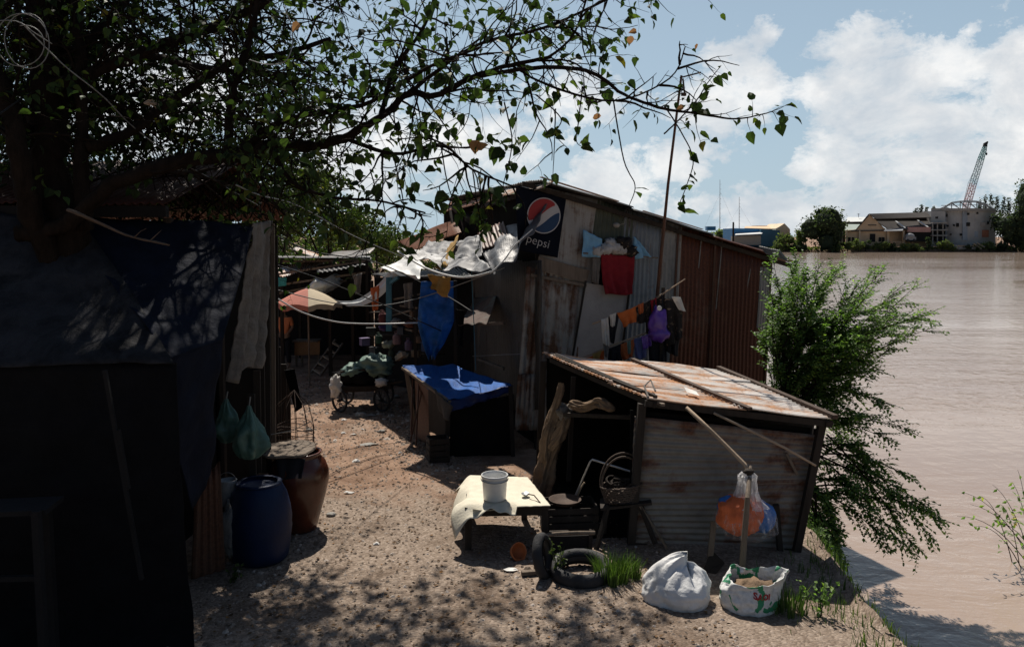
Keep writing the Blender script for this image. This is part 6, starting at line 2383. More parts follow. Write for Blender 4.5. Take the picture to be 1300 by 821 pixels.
# coil of pale wire hung in the tree, and runs of wire
wcx = P(30, 48, 7.11)
mb = MB()
pts = []
for k in range(60):
    a = 2 * PI * k / 26
    pts.append(wcx + V((.2 * math.cos(a) + .04 * math.sin(k * .11), .02 * math.sin(k * .3), .2 * math.sin(a) * (1 + .25 * math.sin(k * .07)) - .001 * k)))
mb.tube(pts, .0045, 5)
mb.tube(catm([P(-20, 28, 7.11), P(20, 27, 7.11), P(44, 42, 7.11), P(66, 56, 7.18)]), .005, 5)
mk(mb, 'wire_coil', M['wire_grey'], None, 'coil of pale wire hanging in the upper left of the tree', 'wire', smooth=True)
cable([(30, 32, 7.1), (80, 82, 7.3), (130, 122, 7.6), (170, 162, 8.2), (230, 205, 9), (330, 262, 10.8)], .006, 'wire_grey', 'thin grey wire running down through the tree from the coil')
cable([(316, 76, 6.6), (338, 82, 6.7), (361, 79, 6.5), (371, 58, 6.6), (369, 30, 6.7), (360, 8, 6.6)], .0045, 'wire_grey', 'white curled wire loop hanging near the top of the tree')
cable([(300, 235, 6.6), (330, 248, 8), (380, 262, 9.5), (450, 300, 12), (520, 330, 14)], .007, 'wire_grey', 'pale wire running from the shack roof towards the alley')
cable([(-20, 158, 7), (100, 90, 9), (260, 50, 14), (420, 30, 20)], .008, 'wire_dark', 'black cable crossing behind the crown at the upper left')

# ------------------------------------------------------------------ trees behind the alley


def leafy(name, label, trunk_base, h, blobs, leafm, ls, n, rnd, group=None, rt_=.15, barkm='bark_dark', twigs=6):
    r_ = random.Random(rnd)
    o = thing(name, label, 'tree', trunk_base, group)
    tb = MB()
    top = V(trunk_base) + V((0, 0, h * .45))
    tb.tube([V(trunk_base) - V((0, 0, .2)), V(trunk_base).lerp(top, .5) + V((h * .01, 0, 0)), top], [rt_, rt_ * .8, rt_ * .6], 8, wob=.4)
    lf = MB()
    for (c, rad, w_) in blobs:
        c = V(c)
        tb.tube(bez(top - V((0, 0, h * .1)), top.lerp(c, .5) + V((0, 0, -.05 * h)), c, 6), [rt_ * .5, rt_ * .4, rt_ * .35, rt_ * .25, rt_ * .2, rt_ * .12, rt_ * .06], 5, cap=False)
        for k in range(int(n * w_)):
            d = rdir(r_)
            kk = (r_.random() ** .45) * (1 + .35 * nz(d, 2.1, rnd + c.x))
            p = c + V((d.x * rad[0] * kk, d.y * rad[1] * kk, d.z * rad[2] * kk))
            if nz(p, 1.6 / max(rad), rnd) < -.18:
                continue
            e = (rdir(r_) + V((0, 0, -.2))).normalized()
            lf.leaf(p, e, (rdir(r_) + V((0, 0, .8))).normalized(), ls * r_.uniform(.6, 1.3), ls * r_.uniform(.45, .8), r_.random() ** 1.4 * .92, .3, False)
    mk(tb, 'trunk', M[barkm], o, smooth=True)
    mk(lf, 'crown', M[leafm], o)
    return o


c = P(420, 300, 30)
leafy('leafy_tree', 'sunlit green tree behind the pale roofs at the alley end', V((c.x, 30, 0)), 5,
      [((c.x, 30, 4.2), (1.5, 1.3, 1.0), 1), ((c.x - 1.4, 30.4, 4.9), (1.3, 1.2, 1.1), 1), ((c.x + .9, 30.2, 4.0), (1.0, 1.0, .8), .6), ((c.x - .3, 30.3, 5.4), (1.0, 1.0, .7), .6), ((c.x - 2.2, 29.8, 3.9), (1.2, 1.1, .9), .8)], 'leaf_back', .16, 2600, 3)
c = P(350, 280, 27)
leafy('leafy_tree', 'taller green tree behind the tarp shack corner at the alley end', V((c.x, 27, 0)), 6,
      [((c.x, 27, 4.6), (1.4, 1.3, 1.2), 1), ((c.x - 1.6, 27.4, 5.2), (1.5, 1.2, 1.1), 1), ((c.x + .8, 27.2, 5.6), (1.0, 1.0, .8), .7), ((c.x - .6, 27.3, 6.3), (1.2, 1.0, .8), .7), ((c.x - 2.8, 27.3, 4.3), (1.4, 1.2, 1.0), .8)], 'leaf_back', .16, 2600, 8)
c = P(478, 305, 36)
leafy('leafy_tree', 'small green tree right of the others behind the alley roofs', V((c.x, 36, 0)), 4.6,
      [((c.x, 36, 3.6), (1.2, 1.1, .8), 1), ((c.x - 1.2, 36.4, 4.1), (1.1, 1.0, .8), .8), ((c.x + .9, 36.2, 3.2), (.9, .9, .6), .5)], 'leaf_back', .16, 2200, 13)

for k, (px, dd, hh, lab) in enumerate(((345, 40, 3.4, 'low dark green tree furthest left behind the pale roofs'), (395, 46, 3.8, 'bushy green tree in the middle of the row behind the pale roofs'), (450, 52, 3.7, 'low green tree in the gap left of the orange side roof'), (520, 58, 3.4, 'distant low tree just behind the orange side roof'), (300, 36, 4.2, 'green tree hidden behind the tarp shack'))):
    c = P(px, 300, dd)
    leafy('leafy_tree', lab, V((c.x, dd, 0)), 3.5, [((c.x + q * 1.25 - 2.5, dd + (q % 2) * .5, 1.5 + (hh - 2.2) * ((q * 7 + k * 3) % 5) / 4), (1.3, 1.0, 1.25), 1) for q in range(5)], 'leaf_back', .2, 1300, 30 + k)

# ------------------------------------------------------------------ feathery shrub at the water's edge
SH = V((4.05, 11.4, gz(4.05, 11.4)))
shr = thing('riverside_shrub', 'big feathery green shrub sweeping out over the water behind the sheds', 'shrub', SH)
rs = random.Random(77)
sw, sl3 = MB(), MB()


def frond(p0, p1, p2, n_side, L):
    c = bez(p0, p1, p2, 14)
    sw.tube(c, [lerp(.014, .003, i / 14) for i in range(15)], 4, cap=False)
    for k in range(n_side):
        f_ = rs.uniform(.18, 1.0)
        i0 = min(13, int(f_ * 14))
        q = c[i0].lerp(c[i0 + 1], f_ * 14 - i0)
        tg = (c[i0 + 1] - c[i0]).normalized()
        d = (tg * 1.0 + rdir(rs) * .58 + V((0, 0, .05))).normalized()
        ll = L * rs.uniform(.5, 1.15) * (1.1 - .45 * f_)
        e = q + d * ll + V((0, 0, -.12 * ll))
        sw.tube([q, q.lerp(e, .5) + V((0, 0, .04 * ll)), e], [.004, .003, .0015], 3, cap=False)
        m_ = max(4, int(ll / .026))
        x = d.cross(V((0, 0, 1)) + rdir(rs) * .4).normalized()
        for j in range(m_):
            g_ = (j + .6) / m_
            b_ = q.lerp(e, g_) + V((0, 0, .04 * ll * 4 * g_ * (1 - g_) * .5))
            sd = 1 if j % 2 else -1
            dd_ = (x * sd + d * .55 + rdir(rs) * .25).normalized()
            s_ = rs.uniform(.045, .078)
            sl3.leaf(b_, dd_, (V((0, 0, 1)) + rdir(rs) * .6).normalized(), s_, s_ * .62, rs.random() ** 1.5 * .9, .15, False)


ends = [(1160, 365, 11.6), (1178, 418, 11.2), (1142, 400, 11.8), (1120, 345, 12.3), (1130, 442, 11.4), (1070, 338, 12.6), (1010, 340, 12.8), (1100, 380, 12.4), (1148, 425, 12), (1090, 360, 12.0), (1040, 338, 12.2), (1155, 385, 12.2), (1060, 400, 11.6),
        (1110, 470, 11.2), (1148, 545, 10.8), (1120, 510, 11), (1085, 500, 11.4), (1130, 425, 11), (1050, 440, 11), (1000, 400, 11.9), (985, 450, 12), (1025, 375, 11.8), (1090, 420, 11.8), (1180, 400, 11.9), (1075, 455, 11), (1045, 365, 12.6), (1115, 395, 11.3), (990, 370, 12.6), (1030, 420, 12.4), (1065, 430, 12.5), (1105, 435, 12.2), (1020, 350, 12.0)]
for (x, y, dd) in ends + [(x_ - 12 + rs.uniform(-22, 10), y_ + rs.uniform(-22, 22), d_ + rs.uniform(-.3, .3)) for x_, y_, d_ in ends]:
    p2 = P(x, y, dd)
    st_ = P(rs.uniform(985, 1030), rs.uniform(420, 560), rs.uniform(11.4, 12.2))
    p1 = st_.lerp(p2, .5) + V((0, 0, rs.uniform(.05, .3)))
    frond(st_, p1, p2, 34, .44)
for k in range(46):     # the dense heart of the shrub
    p2 = P(rs.uniform(968, 1085), rs.uniform(345, 600), rs.uniform(11.2, 12.6))
    st_ = P(rs.uniform(990, 1020), rs.uniform(480, 640), rs.uniform(11.4, 12.0))
    frond(st_, st_.lerp(p2, .5) + V((rs.uniform(-.1, .1), 0, .15)), p2, 24, .36)
low = [(1198, 665, 10.2), (1170, 640, 10.3), (1185, 655, 10.6), (1150, 700, 10.2), (1125, 690, 10.0), (1165, 705, 10.4), (1140, 620, 10.6), (1110, 595, 10.8), (1090, 570, 10.9), (1160, 610, 10.8), (1100, 650, 10.2), (1060, 680, 10.2), (1180, 680, 10.4), (1080, 620, 10.3), (1130, 650, 10.5), (1050, 640, 10.3), (1060, 715, 9.9), (1040, 735, 9.8), (1030, 690, 10.0)]
for (x, y, dd) in low:
    p2 = P(x, y, dd)
    st_ = P(rs.uniform(1010, 1050), rs.uniform(545, 640), rs.uniform(10.6, 11.2))
    p1 = st_.lerp(p2, .55) + V((0, 0, rs.uniform(.1, .35)))
    frond(st_, p1, p2, 34, .36)
for k in range(18):     # skirts of leaves on the bank under the shed corner
    p2 = P(rs.uniform(1005, 1075), rs.uniform(650, 790), rs.uniform(9.5, 10.2))
    st_ = P(rs.uniform(1010, 1040), rs.uniform(620, 700), rs.uniform(10.0, 10.6))
    frond(st_, st_.lerp(p2, .5) + V((0, 0, .12)), p2, 24, .28)
for k in range(9):
    a = SH + V((rs.uniform(-.15, .15), rs.uniform(-.3, .3), -.1))
    b_ = P(rs.uniform(990, 1030), rs.uniform(430, 580), rs.uniform(11.3, 12.0))
    sw.tube(bez(a, a.lerp(b_, .5) + V((rs.uniform(-.2, .1), 0, .1)), b_, 8), [lerp(.035, .014, i / 8) for i in range(9)], 6)
mk(sw, 'stems', M['bark'], shr, smooth=True)
mk(sl3, 'leaves', M['leaf_bush'], shr)
print('shrub leaf faces', len(sl3.f))

# sparse water plant at the right edge
wp0 = P(1310, 735, 11.8)
wp = thing('water_plant', 'sparse bare twigged plant standing in the river at the right edge', 'plant', V((wp0.x, wp0.y, WATER - .2)))
a_, b2 = MB(), MB()
for (x, y) in ((1232, 640), (1246, 630), (1215, 655), (1260, 615), (1285, 612), (1236, 668), (1292, 596), (1225, 625), (1270, 640), (1320, 610), (1330, 650), (1262, 662)):
    e = P(x, y, rs.uniform(11.4, 12))
    s_ = V((wp0.x + rs.uniform(-.2, .2), wp0.y + rs.uniform(-.2, .2), WATER - .1))
    c = bez(s_, s_.lerp(e, .5) + V((0, 0, .45)), e, 9)
    a_.tube(c, [lerp(.008, .002, i / 9) for i in range(10)], 4, cap=False)
    for i in range(4):
        q = c[rs.randrange(4, 10)]
        e2 = rdir(rs)
        b2.leaf(q, (e2 + V((0, 0, -.7))).normalized(), V((0, -1, .2)), .09, .045, rs.random(), .2, False)
for k in range(130):
    q = P(rs.uniform(1265, 1330), rs.gauss(665, 22), rs.uniform(11.3, 12))
    b2.leaf(q, (rdir(rs) + V((0, 0, .3))).normalized(), V((0, 0, 1)), .085, .045, rs.random(), .2, False)
mk(a_, 'stems', M['bark'], wp, smooth=True)
mk(b2, 'leaves', M['leaf_bush'], wp)

# weeds and grass at the foot of things


def herb(px, py, h, spread, n, label, seed, leafm='leaf_back', ls=.045):
    r_ = random.Random(seed)
    c = G(px, py)
    c.z = gz(c.x, c.y)
    o = thing('weed', label, 'weed', c, 'weeds at the foot of the sheds')
    s_, l_ = MB(), MB()
    for k in range(n):
        e = c + V((r_.uniform(-spread, spread), r_.uniform(-spread, spread) * .7, h * r_.uniform(.55, 1)))
        cc_ = bez(c + V((r_.uniform(-.03, .03), r_.uniform(-.03, .03), 0)), c.lerp(e, .5) + V((0, 0, h * .12)), e, 6)
        s_.tube(cc_, [.004, .0035, .003, .0025, .002, .002, .0015], 4, cap=False)
        for j in range(12):
            q = cc_[r_.randrange(1, 7)]
            l_.leaf(q, (rdir(r_) + V((0, 0, .2))).normalized(), (V((0, 0, 1)) + rdir(r_) * .5).normalized(), ls * r_.uniform(.6, 1.3), ls * .7, r_.random() * .9, .2, False)
    mk(s_, 'stems', M['grass'], o)
    mk(l_, 'leaves', M[leafm], o)


herb(708, 735, .42, .14, 9, 'leafy weed growing in front of the broken chair', 3)
herb(296, 738, .20, .12, 7, 'small weed at the foot of the rust brown corner sheet', 5, 'leaf_back', .04)
herb(375, 585, .12, .10, 5, 'tiny weed by the wire cage at the shack corner', 8, 'leaf_back', .04)
herb(1040, 775, .35, .25, 9, 'bushy weed on the bank edge right of the printed sack', 19, 'leaf_bush', .05)


def tuft(px, py, h, n, rad, label, seed):
    r_ = random.Random(seed)
    c = G(px, py)
    c.z = gz(c.x, c.y)
    mb = MB()
    for k in range(n):
        a, rr = r_.uniform(0, 6.28), rad * math.sqrt(r_.random())
        b_ = c + V((rr * math.cos(a), rr * math.sin(a), -.01))
        le = V((math.cos(a), math.sin(a), 0)) * r_.uniform(.0, .9) * (rr / rad) + V((r_.uniform(-.2, .2), r_.uniform(-.2, .2), 0))
        hh_ = h * r_.uniform(.5, 1)
        w_ = r_.uniform(.004, .007)
        x = V((-math.sin(a * 3), math.cos(a * 3), 0)) * w_
        m1 = b_ + le * hh_ * .25 + V((0, 0, hh_ * .6))
        e = b_ + le * hh_ * .7 + V((0, 0, hh_ * .95))
        mb.add([b_ - x, b_ + x, m1 + x * .8, m1 - x * .8, e], [(0, 1, 2, 3), (3, 2, 4)], None, r_.random() * .85)
    mk(mb, 'grass_tuft', M['grass'], None, label, 'grass', 'grass tufts by the near shed', loc=c)


tuft(776, 738, .34, 300, .17, 'big grass tuft in front of the near shed right of the tyre', 4)
tuft(796, 733, .28, 220, .14, 'smaller grass tuft just left of the white sack', 6)
tuft(1000, 772, .30, 160, .18, 'grass tuft on the bank below the printed sack', 9)

# fallen leaves on the path and grass along the bank edge
r_ = random.Random(91)
fl = MB()
for k in range(2000):
    y = 6.4 + 11 * r_.random() ** 1.7
    l, r = path_x(y)
    x = r_.uniform(l - .3, r + .8)
    p = V((x, y, gz(x, y) + .008))
    fl.leaf(p, V((r_.uniform(-1, 1), r_.uniform(-1, 1), .12)).normalized(), V((r_.uniform(-.3, .3), r_.uniform(-.3, .3), 1)), r_.uniform(.02, .06), r_.uniform(.015, .04), r_.random() * .9, .35, False)
M['litter'] = mat_leaf('fallen_leaf', (.06, .035, .02), (.17, .10, .05), .1, .8, .2)
mk(fl, 'fallen_leaves', M['litter'], kind='stuff', loc=(-1, 10, 0))
gr = MB()
for k in range(1100):
    y = 6.2 + 5.2 * r_.random()
    x = bank(y) + r_.gauss(-.05, .28)
    if x < 2.3 or (y > 8.9 and x < 3.5):
        continue
    if nz((x, y, 0), 1.6, 4) < -.12:
        continue
    p = V((x, y, gz(x, y) - .01))
    h = r_.uniform(.05, .2)
    a = r_.uniform(0, 6.28)
    le = V((math.cos(a), math.sin(a), 0)) * h * r_.uniform(.1, .6)
    wv_ = V((-math.sin(a), math.cos(a), 0)) * r_.uniform(.004, .008)
    gr.add([p - wv_, p + wv_, p + le * .4 + wv_ * .7 + V((0, 0, h * .6)), p + le * .4 - wv_ * .7 + V((0, 0, h * .6)), p + le + V((0, 0, h * .9))], [(0, 1, 2, 3), (3, 2, 4)], None, r_.random() * .9)
mk(gr, 'bank_grass', M['grass'], kind='stuff', loc=(3.4, 8, 0))
# ------------------------------------------------------------------ the far bank, about 255 m away
rf_ = random.Random(303)
FZ = .1


def solid(pts_front, depth, name, m, parent, label=None):
    """a wall outline given its real depth away from the river"""
    mb = MB()
    mb.prism([V(p) for p in pts_front], (0, -1, 0), depth)
    return mk(mb, name, m, parent, label)


M['ochre_wall'] = mat('ochre_plaster', (.62, .45, .29), .9, .22, .35, .1, 3, ((.45, .32, .21), .58))
M['ochre_wall2'] = mat('pale_ochre_plaster', (.66, .52, .36), .9, .2, .35, .1, 3)
M['tile_dark'] = mat('dark_tile_roof', (.085, .075, .068), .9, .3, .5, .2, 6)
M['raw_block'] = mat('raw_concrete_block', (.38, .375, .36), .95, .25, .3, .2, 4, ((.40, .39, .37), .6))
M['raw_blue'] = mat('bluish_raw_concrete', (.27, .31, .35), .95, .25, .3, .2, 4)
M['far_dark'] = mat('dark_opening', (.02, .02, .02), .9, .2, 1, 0)
M['far_white'] = mat('white_sheet_roof', (.62, .64, .63), .7, .1, .4, .1, 4)
M['far_green'] = mat('pale_green_roof', (.45, .52, .47), .7, .1, .4, .1, 4)
M['far_blue'] = mat('blue_sheet_wall', (.035, .16, .34), .6, .15, .4, .1, 4)
M['far_blue2'] = mat('dull_blue_sheet_wall', (.06, .15, .23), .6, .15, .4, .1, 4)
M['far_pink'] = mat('pinkish_brick_band', (.48, .28, .24), .9, .2, .5, .1, 4)
M['far_grey'] = mat('grey_steel', (.25, .26, .27), .6, .2, 1, 0)
M['brick_orange'] = mat('orange_brick', (.30, .13, .08), .9, .25, .6, .1, 5)


def hroof(name, a, b_, c, d_, m, parent, th=.25, label=None):
    mb = MB()
    mb.sheet(a, b_, c, d_, 12, 6)
    o = mk(mb, name, m, parent, label, thick=th)
    return o


def fwin(parent, px, py, w_, h_, d, m='far_dark', name='window'):
    mb = MB()
    p = P(px, py, d)
    mb.box((p.x, p.y - .08, p.z), (w_, .3, h_))
    return mk(mb, name, M[m], parent)


# ochre warehouse
wh = thing('warehouse', 'old ochre warehouse with a gabled front and long dark tiled roofs on the far bank', 'warehouse', V((P(1128, 307, 262).x, 262, FZ)))
d0 = 258
solid([P(1074, 313, d0), P(1130, 313, d0), P(1130, 294, d0), P(1122, 289, d0), P(1104.5, 272.6, d0), P(1088, 291, d0), P(1074, 293, d0)], .5, 'gable_wall', M['ochre_wall'], wh)
solid([P(1130, 313, d0 + 4), P(1183, 313, d0 + 8), P(1183, 290, d0 + 8), P(1130, 292, d0 + 4)], .5, 'wall', M['ochre_wall2'], wh)
hroof('roof', P(1103, 271.6, d0 - .5), P(1182, 269.6, d0 + 7.5), P(1182, 276, d0 + 4), P(1112, 278, d0 - 1.5), M['tile_dark'], wh)
hroof('roof', P(1112, 281, d0 + .5), P(1183, 281, d0 + 6.5), P(1183, 291, d0 + 1), P(1128, 291.5, d0 - 2.0), M['tile_dark'], wh)
hroof('roof', P(1086, 292.5, d0 - .8), P(1103, 271.8, d0 - .6), P(1103, 272.6, d0 + 12), P(1086, 293, d0 + 12), M['tile_dark'], wh)
solid([P(1112, 282, d0 + 1.5), P(1182, 281.5, d0 + 7.5), P(1182, 275, d0 + 7.5), P(1112, 277, d0 + 1.5)], 3, 'clerestory', M['far_dark'], wh)
for a, b_ in (((1137, 282, d0 + 1.6), (1149, 290.6, d0 - 1.6)), ((1165, 281, d0 + 4.2), (1178, 289.6, d0 + .4))):
    mb = MB()
    mb.bar(P(*a) + V((0, 0, .35)), P(*b_) + V((0, 0, .35)), .7, .15)
    mk(mb, 'skylight_strip', M['far_white'], wh)
hroof('canopy', P(1124, 291, d0 - 1), P(1147, 290, d0 - .5), P(1146, 293, d0 - 4), P(1122, 293.6, d0 - 4.5), M['far_grey'], wh)
mb = MB()
mb.box(P(1166.5, 291.5, d0 - .4), (7.4, .5, 1.6))
mk(mb, 'fascia', M['far_pink'], wh)
mb = MB()
mb.box(P(1167, 300, d0 + 2), (8, 2, 3.4))
mk(mb, 'opening', M['far_dark'], wh)
fwin(wh, 1107.5, 302, 1.7, 2.6, d0, 'far_dark', 'door')
for x in (1078, 1083, 1117, 1121):
    fwin(wh, x, 304, .8, 1.4, d0)
fwin(wh, 1107, 285.8, 2.6, .3, d0, 'tile_dark', 'vent')
mb = MB()
mb.bar(P(1074, 293.4, d0 - .3), P(1130, 292.6, d0 - .3), .5, .35)
mk(mb, 'string_course', M['tile_dark'], wh)
for x in (1074.5, 1091, 1127, 1147):
    mb = MB()
    mb.bar(P(x, 293, d0 - .4), P(x, 311, d0 - .4), .5)
    mk(mb, 'pilaster', M['ochre_wall2'], wh)
# white roofed sheds left of it
ws_ = thing('roofed_shed', 'low shed with white and pale green sheet roofs left of the ochre warehouse', 'shed', V((P(1086, 300, 268).x, 268, FZ)))
solid([P(1070, 312, 267), P(1102, 312, 267), P(1102, 281, 267), P(1070, 281, 267)], 8, 'wall', M['far_dark'], ws_)
hroof('roof', P(1076, 276, 272), P(1101, 276, 272), P(1099, 281.5, 265), P(1073, 282, 265), M['far_white'], ws_)
hroof('roof', P(1074, 285, 263), P(1092, 285, 263), P(1086, 292, 259.5), P(1072, 292.5, 259.5), M['far_green'], ws_)
mb = MB()
mb.bar(P(1090, 276, 270), P(1090, 271, 270), .15)
mb.bar(P(1088, 272, 270), P(1092, 272, 270), .12)
mk(mb, 'roof_aerial', M['far_grey'], ws_)

# unfinished round building
ub = thing('unfinished_building', 'grey unfinished concrete building with roof trusses on the far bank', 'building', V((P(1225, 305, 262).x, 262, FZ)))
cxx = P(1231, 300, 268).x
d1 = 258.0
# a shallow curved front from 1199 to 1264
mb = MB()
arc = []
for k in range(17):
    u = k / 16
    px = lerp(1199, 1264, u)
    dd = d1 + 5.0 * (2 * u - 1) ** 2 - 1
    arc.append((px, dd))
vs, fs = [], []
for px, dd in arc:
    vs += [P(px, 313, dd), P(px, 267, dd)]
for k in range(16):
    fs.append((2 * k, 2 * k + 2, 2 * k + 3, 2 * k + 1))
n0 = len(vs)
vs += [P(1262, 313, d1 + 22), P(1262, 267, d1 + 22), P(1203, 313, d1 + 22), P(1203, 267, d1 + 22)]
fs += [(32, n0, n0 + 1, 33), (n0, n0 + 2, n0 + 3, n0 + 1), (n0 + 2, 0, 1, n0 + 3)]
mb.add(vs, fs)
mk(mb, 'wall', M['raw_block'], ub)
for px0, px1 in ((1199.5, 1201.5), (1222, 1228)):
    mb = MB()
    ddm = d1 + 5.0 * (2 * ((px0 + px1) / 2 - 1199) / 65 - 1) ** 2 - 1.25
    mb.sheet(P(px0, 268.5, ddm), P(px1, 268.5, ddm), P(px1, 305, ddm), P(px0, 305, ddm), 2, 6)
    mk(mb, 'wall_panel', M['raw_blue'], ub, 'bluish plaster strip', thick=.2)
mb = MB()
vs, fs = [], []
for px, dd in [(1182, d1 + 6)] + arc:
    e = P(px, 266, dd - 1.0)
    for z in (0, .9):
        vs.append(V((e.x, e.y, e.z - .5 + z)))
for px, dd in ((1264, d1 + 22), (1182, d1 + 22)):
    e = P(px, 266, dd)
    for z in (0, .9):
        vs.append(V((e.x, e.y, P(1230, 266, d1).z - .5 + z)))
n = len(vs) // 2
for k in range(n):
    k2 = (k + 1) % n
    fs.append((2 * k, 2 * k2, 2 * k2 + 1, 2 * k + 1))
fs += [tuple(2 * k for k in range(n))[::-1], tuple(2 * k + 1 for k in range(n))]
mb.add(vs, fs)
mk(mb, 'roof_slab', M['concrete'], ub)
solid([P(1182, 313, d1 + 4), P(1200, 313, d1 + 2), P(1200, 268, d1 + 2), P(1182, 268, d1 + 4)], 6, 'wall', M['raw_block'], ub, 'open left wing')
for y0, y1 in ((285, 291), (293, 298), (300, 306)):
    mb = MB()
    mb.box(P(1191.5, (y0 + y1) / 2, d1 + 2.2), (3.5, 2, (y1 - y0) * .252))
    mk(mb, 'opening', M['far_dark'], ub)
for y in (283, 292, 299):
    mb = MB()
    mb.box(P(1190.5, y, d1 + 1), (4.8, 3, .35))
    mk(mb, 'floor_slab', M['concrete'], ub)
for x in (1184, 1190, 1197):
    mb = MB()
    mb.bar(P(x, 284, d1 + .2), P(x, 312, d1 + .2), .3)
    mk(mb, 'column', M['concrete'], ub)
for x, y, w_, h_ in ((1215.8, 285.6, 1.0, 1.2), (1228.6, 284.8, 1.25, 1.2), (1203.5, 286.6, .8, .5), (1211, 286, .6, .6), (1189, 276.3, .8, .7), (1202.3, 273.4, .6, 1), (1228.6, 271.6, .8, .7), (1240.5, 270.6, .6, .6), (1220, 297.8, .8, .7), (1254, 283, .7, .9), (1207, 297.5, .5, .5)):
    dd = d1 + 5.0 * (2 * (x - 1199) / 65 - 1) ** 2 - 1 if x > 1199 else d1 + 2
    fwin(ub, x, y, w_, h_, dd)
mb = MB()
mb.box(P(1246.5, 284.6, d1 - .1), (2.2, .3, 1.2))
mk(mb, 'pale_panel', M['concrete'], ub)
mb = MB()
mb.box(P(1249, 296.5, d1 + .3), (3.0, .4, 2.3))
mk(mb, 'brick_infill', M['brick_orange'], ub)
fwin(ub, 1236, 297.5, 2.6, 2.0, d1 - .6, 'raw_blue', 'wall_panel')
mb = MB()
tp = [(1193, 265), (1199, 262.5), (1208, 257), (1219, 255.4), (1229, 255), (1240, 255.5), (1250, 258.5), (1258, 264)]
for dd, oy in ((d1 + 2, 0), (d1 + 12, 1.3)):
    for (a, b_) in zip(tp, tp[1:]):
        mb.bar(P(a[0], a[1] + oy, dd), P(b_[0], b_[1] + oy, dd), .28)
    for x, y in tp[1:-1]:
        mb.bar(P(x, y + oy, dd), P(x, 265.5, dd), .22)
    for (a, b_) in zip(tp[1:], tp[2:]):
        mb.bar(P(a[0], a[1] + oy, dd), P(b_[0], 265.5, dd), .18)
for x, y in tp:
    mb.bar(P(x, y, d1 + 2), P(x, y + 1.3, d1 + 12), .2)
mb.bar(P(1195, 261, d1 + 1), P(1256, 260, d1 + 1), .2)
mk(mb, 'roof_truss', M['far_grey'], ub)

# crane
cr_ = thing('crane', 'lattice boom crane with a pale red foot and teal tip behind the grey building', 'crane', V((P(1228, 300, 285).x, 285, FZ)))
dc = 285


def boom(p0, p1, w0, w1, n, name, m, label=None):
    mb = MB()
    a, b_ = V(p0), V(p1)
    d = (b_ - a).normalized()
    x = d.cross(V((0, 1, 0))).normalized()
    y = d.cross(x)
    cor = []
    for k in range(n + 1):
        w_ = lerp(w0, w1, k / n) / 2
        c = a.lerp(b_, k / n)
        cor.append([c + x * i * w_ + y * j * w_ for i, j in ((-1, -1), (1, -1), (1, 1), (-1, 1))])
    for i in range(4):
        mb.tube([c[i] for c in cor], .13, 4)
    for k in range(n):
        for i in range(4):
            i2 = (i + 1) % 4
            if k % 2:
                mb.tube([cor[k][i], cor[k + 1][i2]], .07, 3, cap=False)
            else:
                mb.tube([cor[k][i2], cor[k + 1][i]], .07, 3, cap=False)
            mb.tube([cor[k][i], cor[k][i2]], .06, 3, cap=False)
    return mk(mb, name, m, cr_, label)


M['crane_teal'] = mat('teal_paint', (.10, .33, .33), .6, .15, 2, 0)
M['crane_pale'] = mat('pale_teal_paint', (.34, .46, .48), .6, .15, 2, 0)
M['crane_red'] = mat('faded_red_paint', (.52, .33, .34), .6, .15, 2, 0)
q0, q1, q2, q3 = P(1226, 266, dc), P(1235.5, 233, dc), P(1245, 203, dc), P(1250.5, 186, dc)
boom(q0, q1, 1.7, 1.6, 10, 'boom', M['crane_red'], 'faded red lower boom')
boom(q1, q2, 1.6, 1.45, 10, 'boom', M['crane_pale'], 'pale teal middle boom')
boom(q2, q3, 1.45, .9, 8, 'boom', M['crane_teal'], 'teal upper boom')
mb = MB()
mb.tube([q3, P(1251, 183, dc), P(1254, 180, dc)], [.75, .7, .25], 6)
mk(mb, 'boom_tip', M['far_dark'], cr_)
mb = MB()
mb.tube([P(1253, 181, dc), P(1252.5, 195, dc)], .05, 4)
mb.blob(P(1252.4, 195.5, dc), (.32, .3, .5), 8, 6, 0)
mk(mb, 'hook', M['far_dark'], cr_)
mb = MB()
mb.tube([q3, P(1229, 233, dc + 1), P(1222, 262, dc + 2)], .07, 4)
mb.tube([P(1232.5, 232, dc), P(1224, 258, dc + 2)], .05, 4)
mk(mb, 'pendant_rope', M['far_grey'], cr_)
mb = MB()
mb.box(V((P(1224, 300, dc).x, dc, 2.6)), (5, 4, 2.6))
mb.box(V((P(1224, 300, dc).x, dc, .8)), (5.6, 3.6, 1.4))
mk(mb, 'cab', M['crane_red'], cr_, bev=.1)

# blue building and cream hall further left
bl_ = thing('blue_building', 'blue sheet clad factory beyond the river above the tin house eave', 'building', V((P(965, 305, 262).x, 262, FZ)))
solid([P(932, 313, 262), P(968, 313, 262), P(968, 290.6, 262), P(932, 289.8, 262)], 14, 'wall', M['far_blue'], bl_)
solid([P(966, 313, 260), P(990, 313, 263), P(990, 292.6, 263), P(966, 290.8, 260)], 14, 'wall', M['far_blue2'], bl_, 'duller blue right wall')
hroof('awning', P(934, 297, 261.5), P(969, 295, 261.5), P(967, 297, 257), P(933, 298.6, 257), M['far_white'], bl_)
solid([P(930, 311, 259), P(966, 311, 259), P(966, 298.8, 259), P(930, 300, 259)], 2, 'lower_wall', M['concrete'], bl_)
ch_ = thing('ochre_hall', 'ochre gabled hall peeping over the blue factory', 'building', V((P(995, 305, 266).x, 266, FZ)))
solid([P(985, 313, 266), P(1003, 313, 266), P(1003, 291, 266), P(996, 283.6, 266), P(989, 288, 266), P(985, 290, 266)], 16, 'gable_wall', M['ochre_wall2'], ch_)
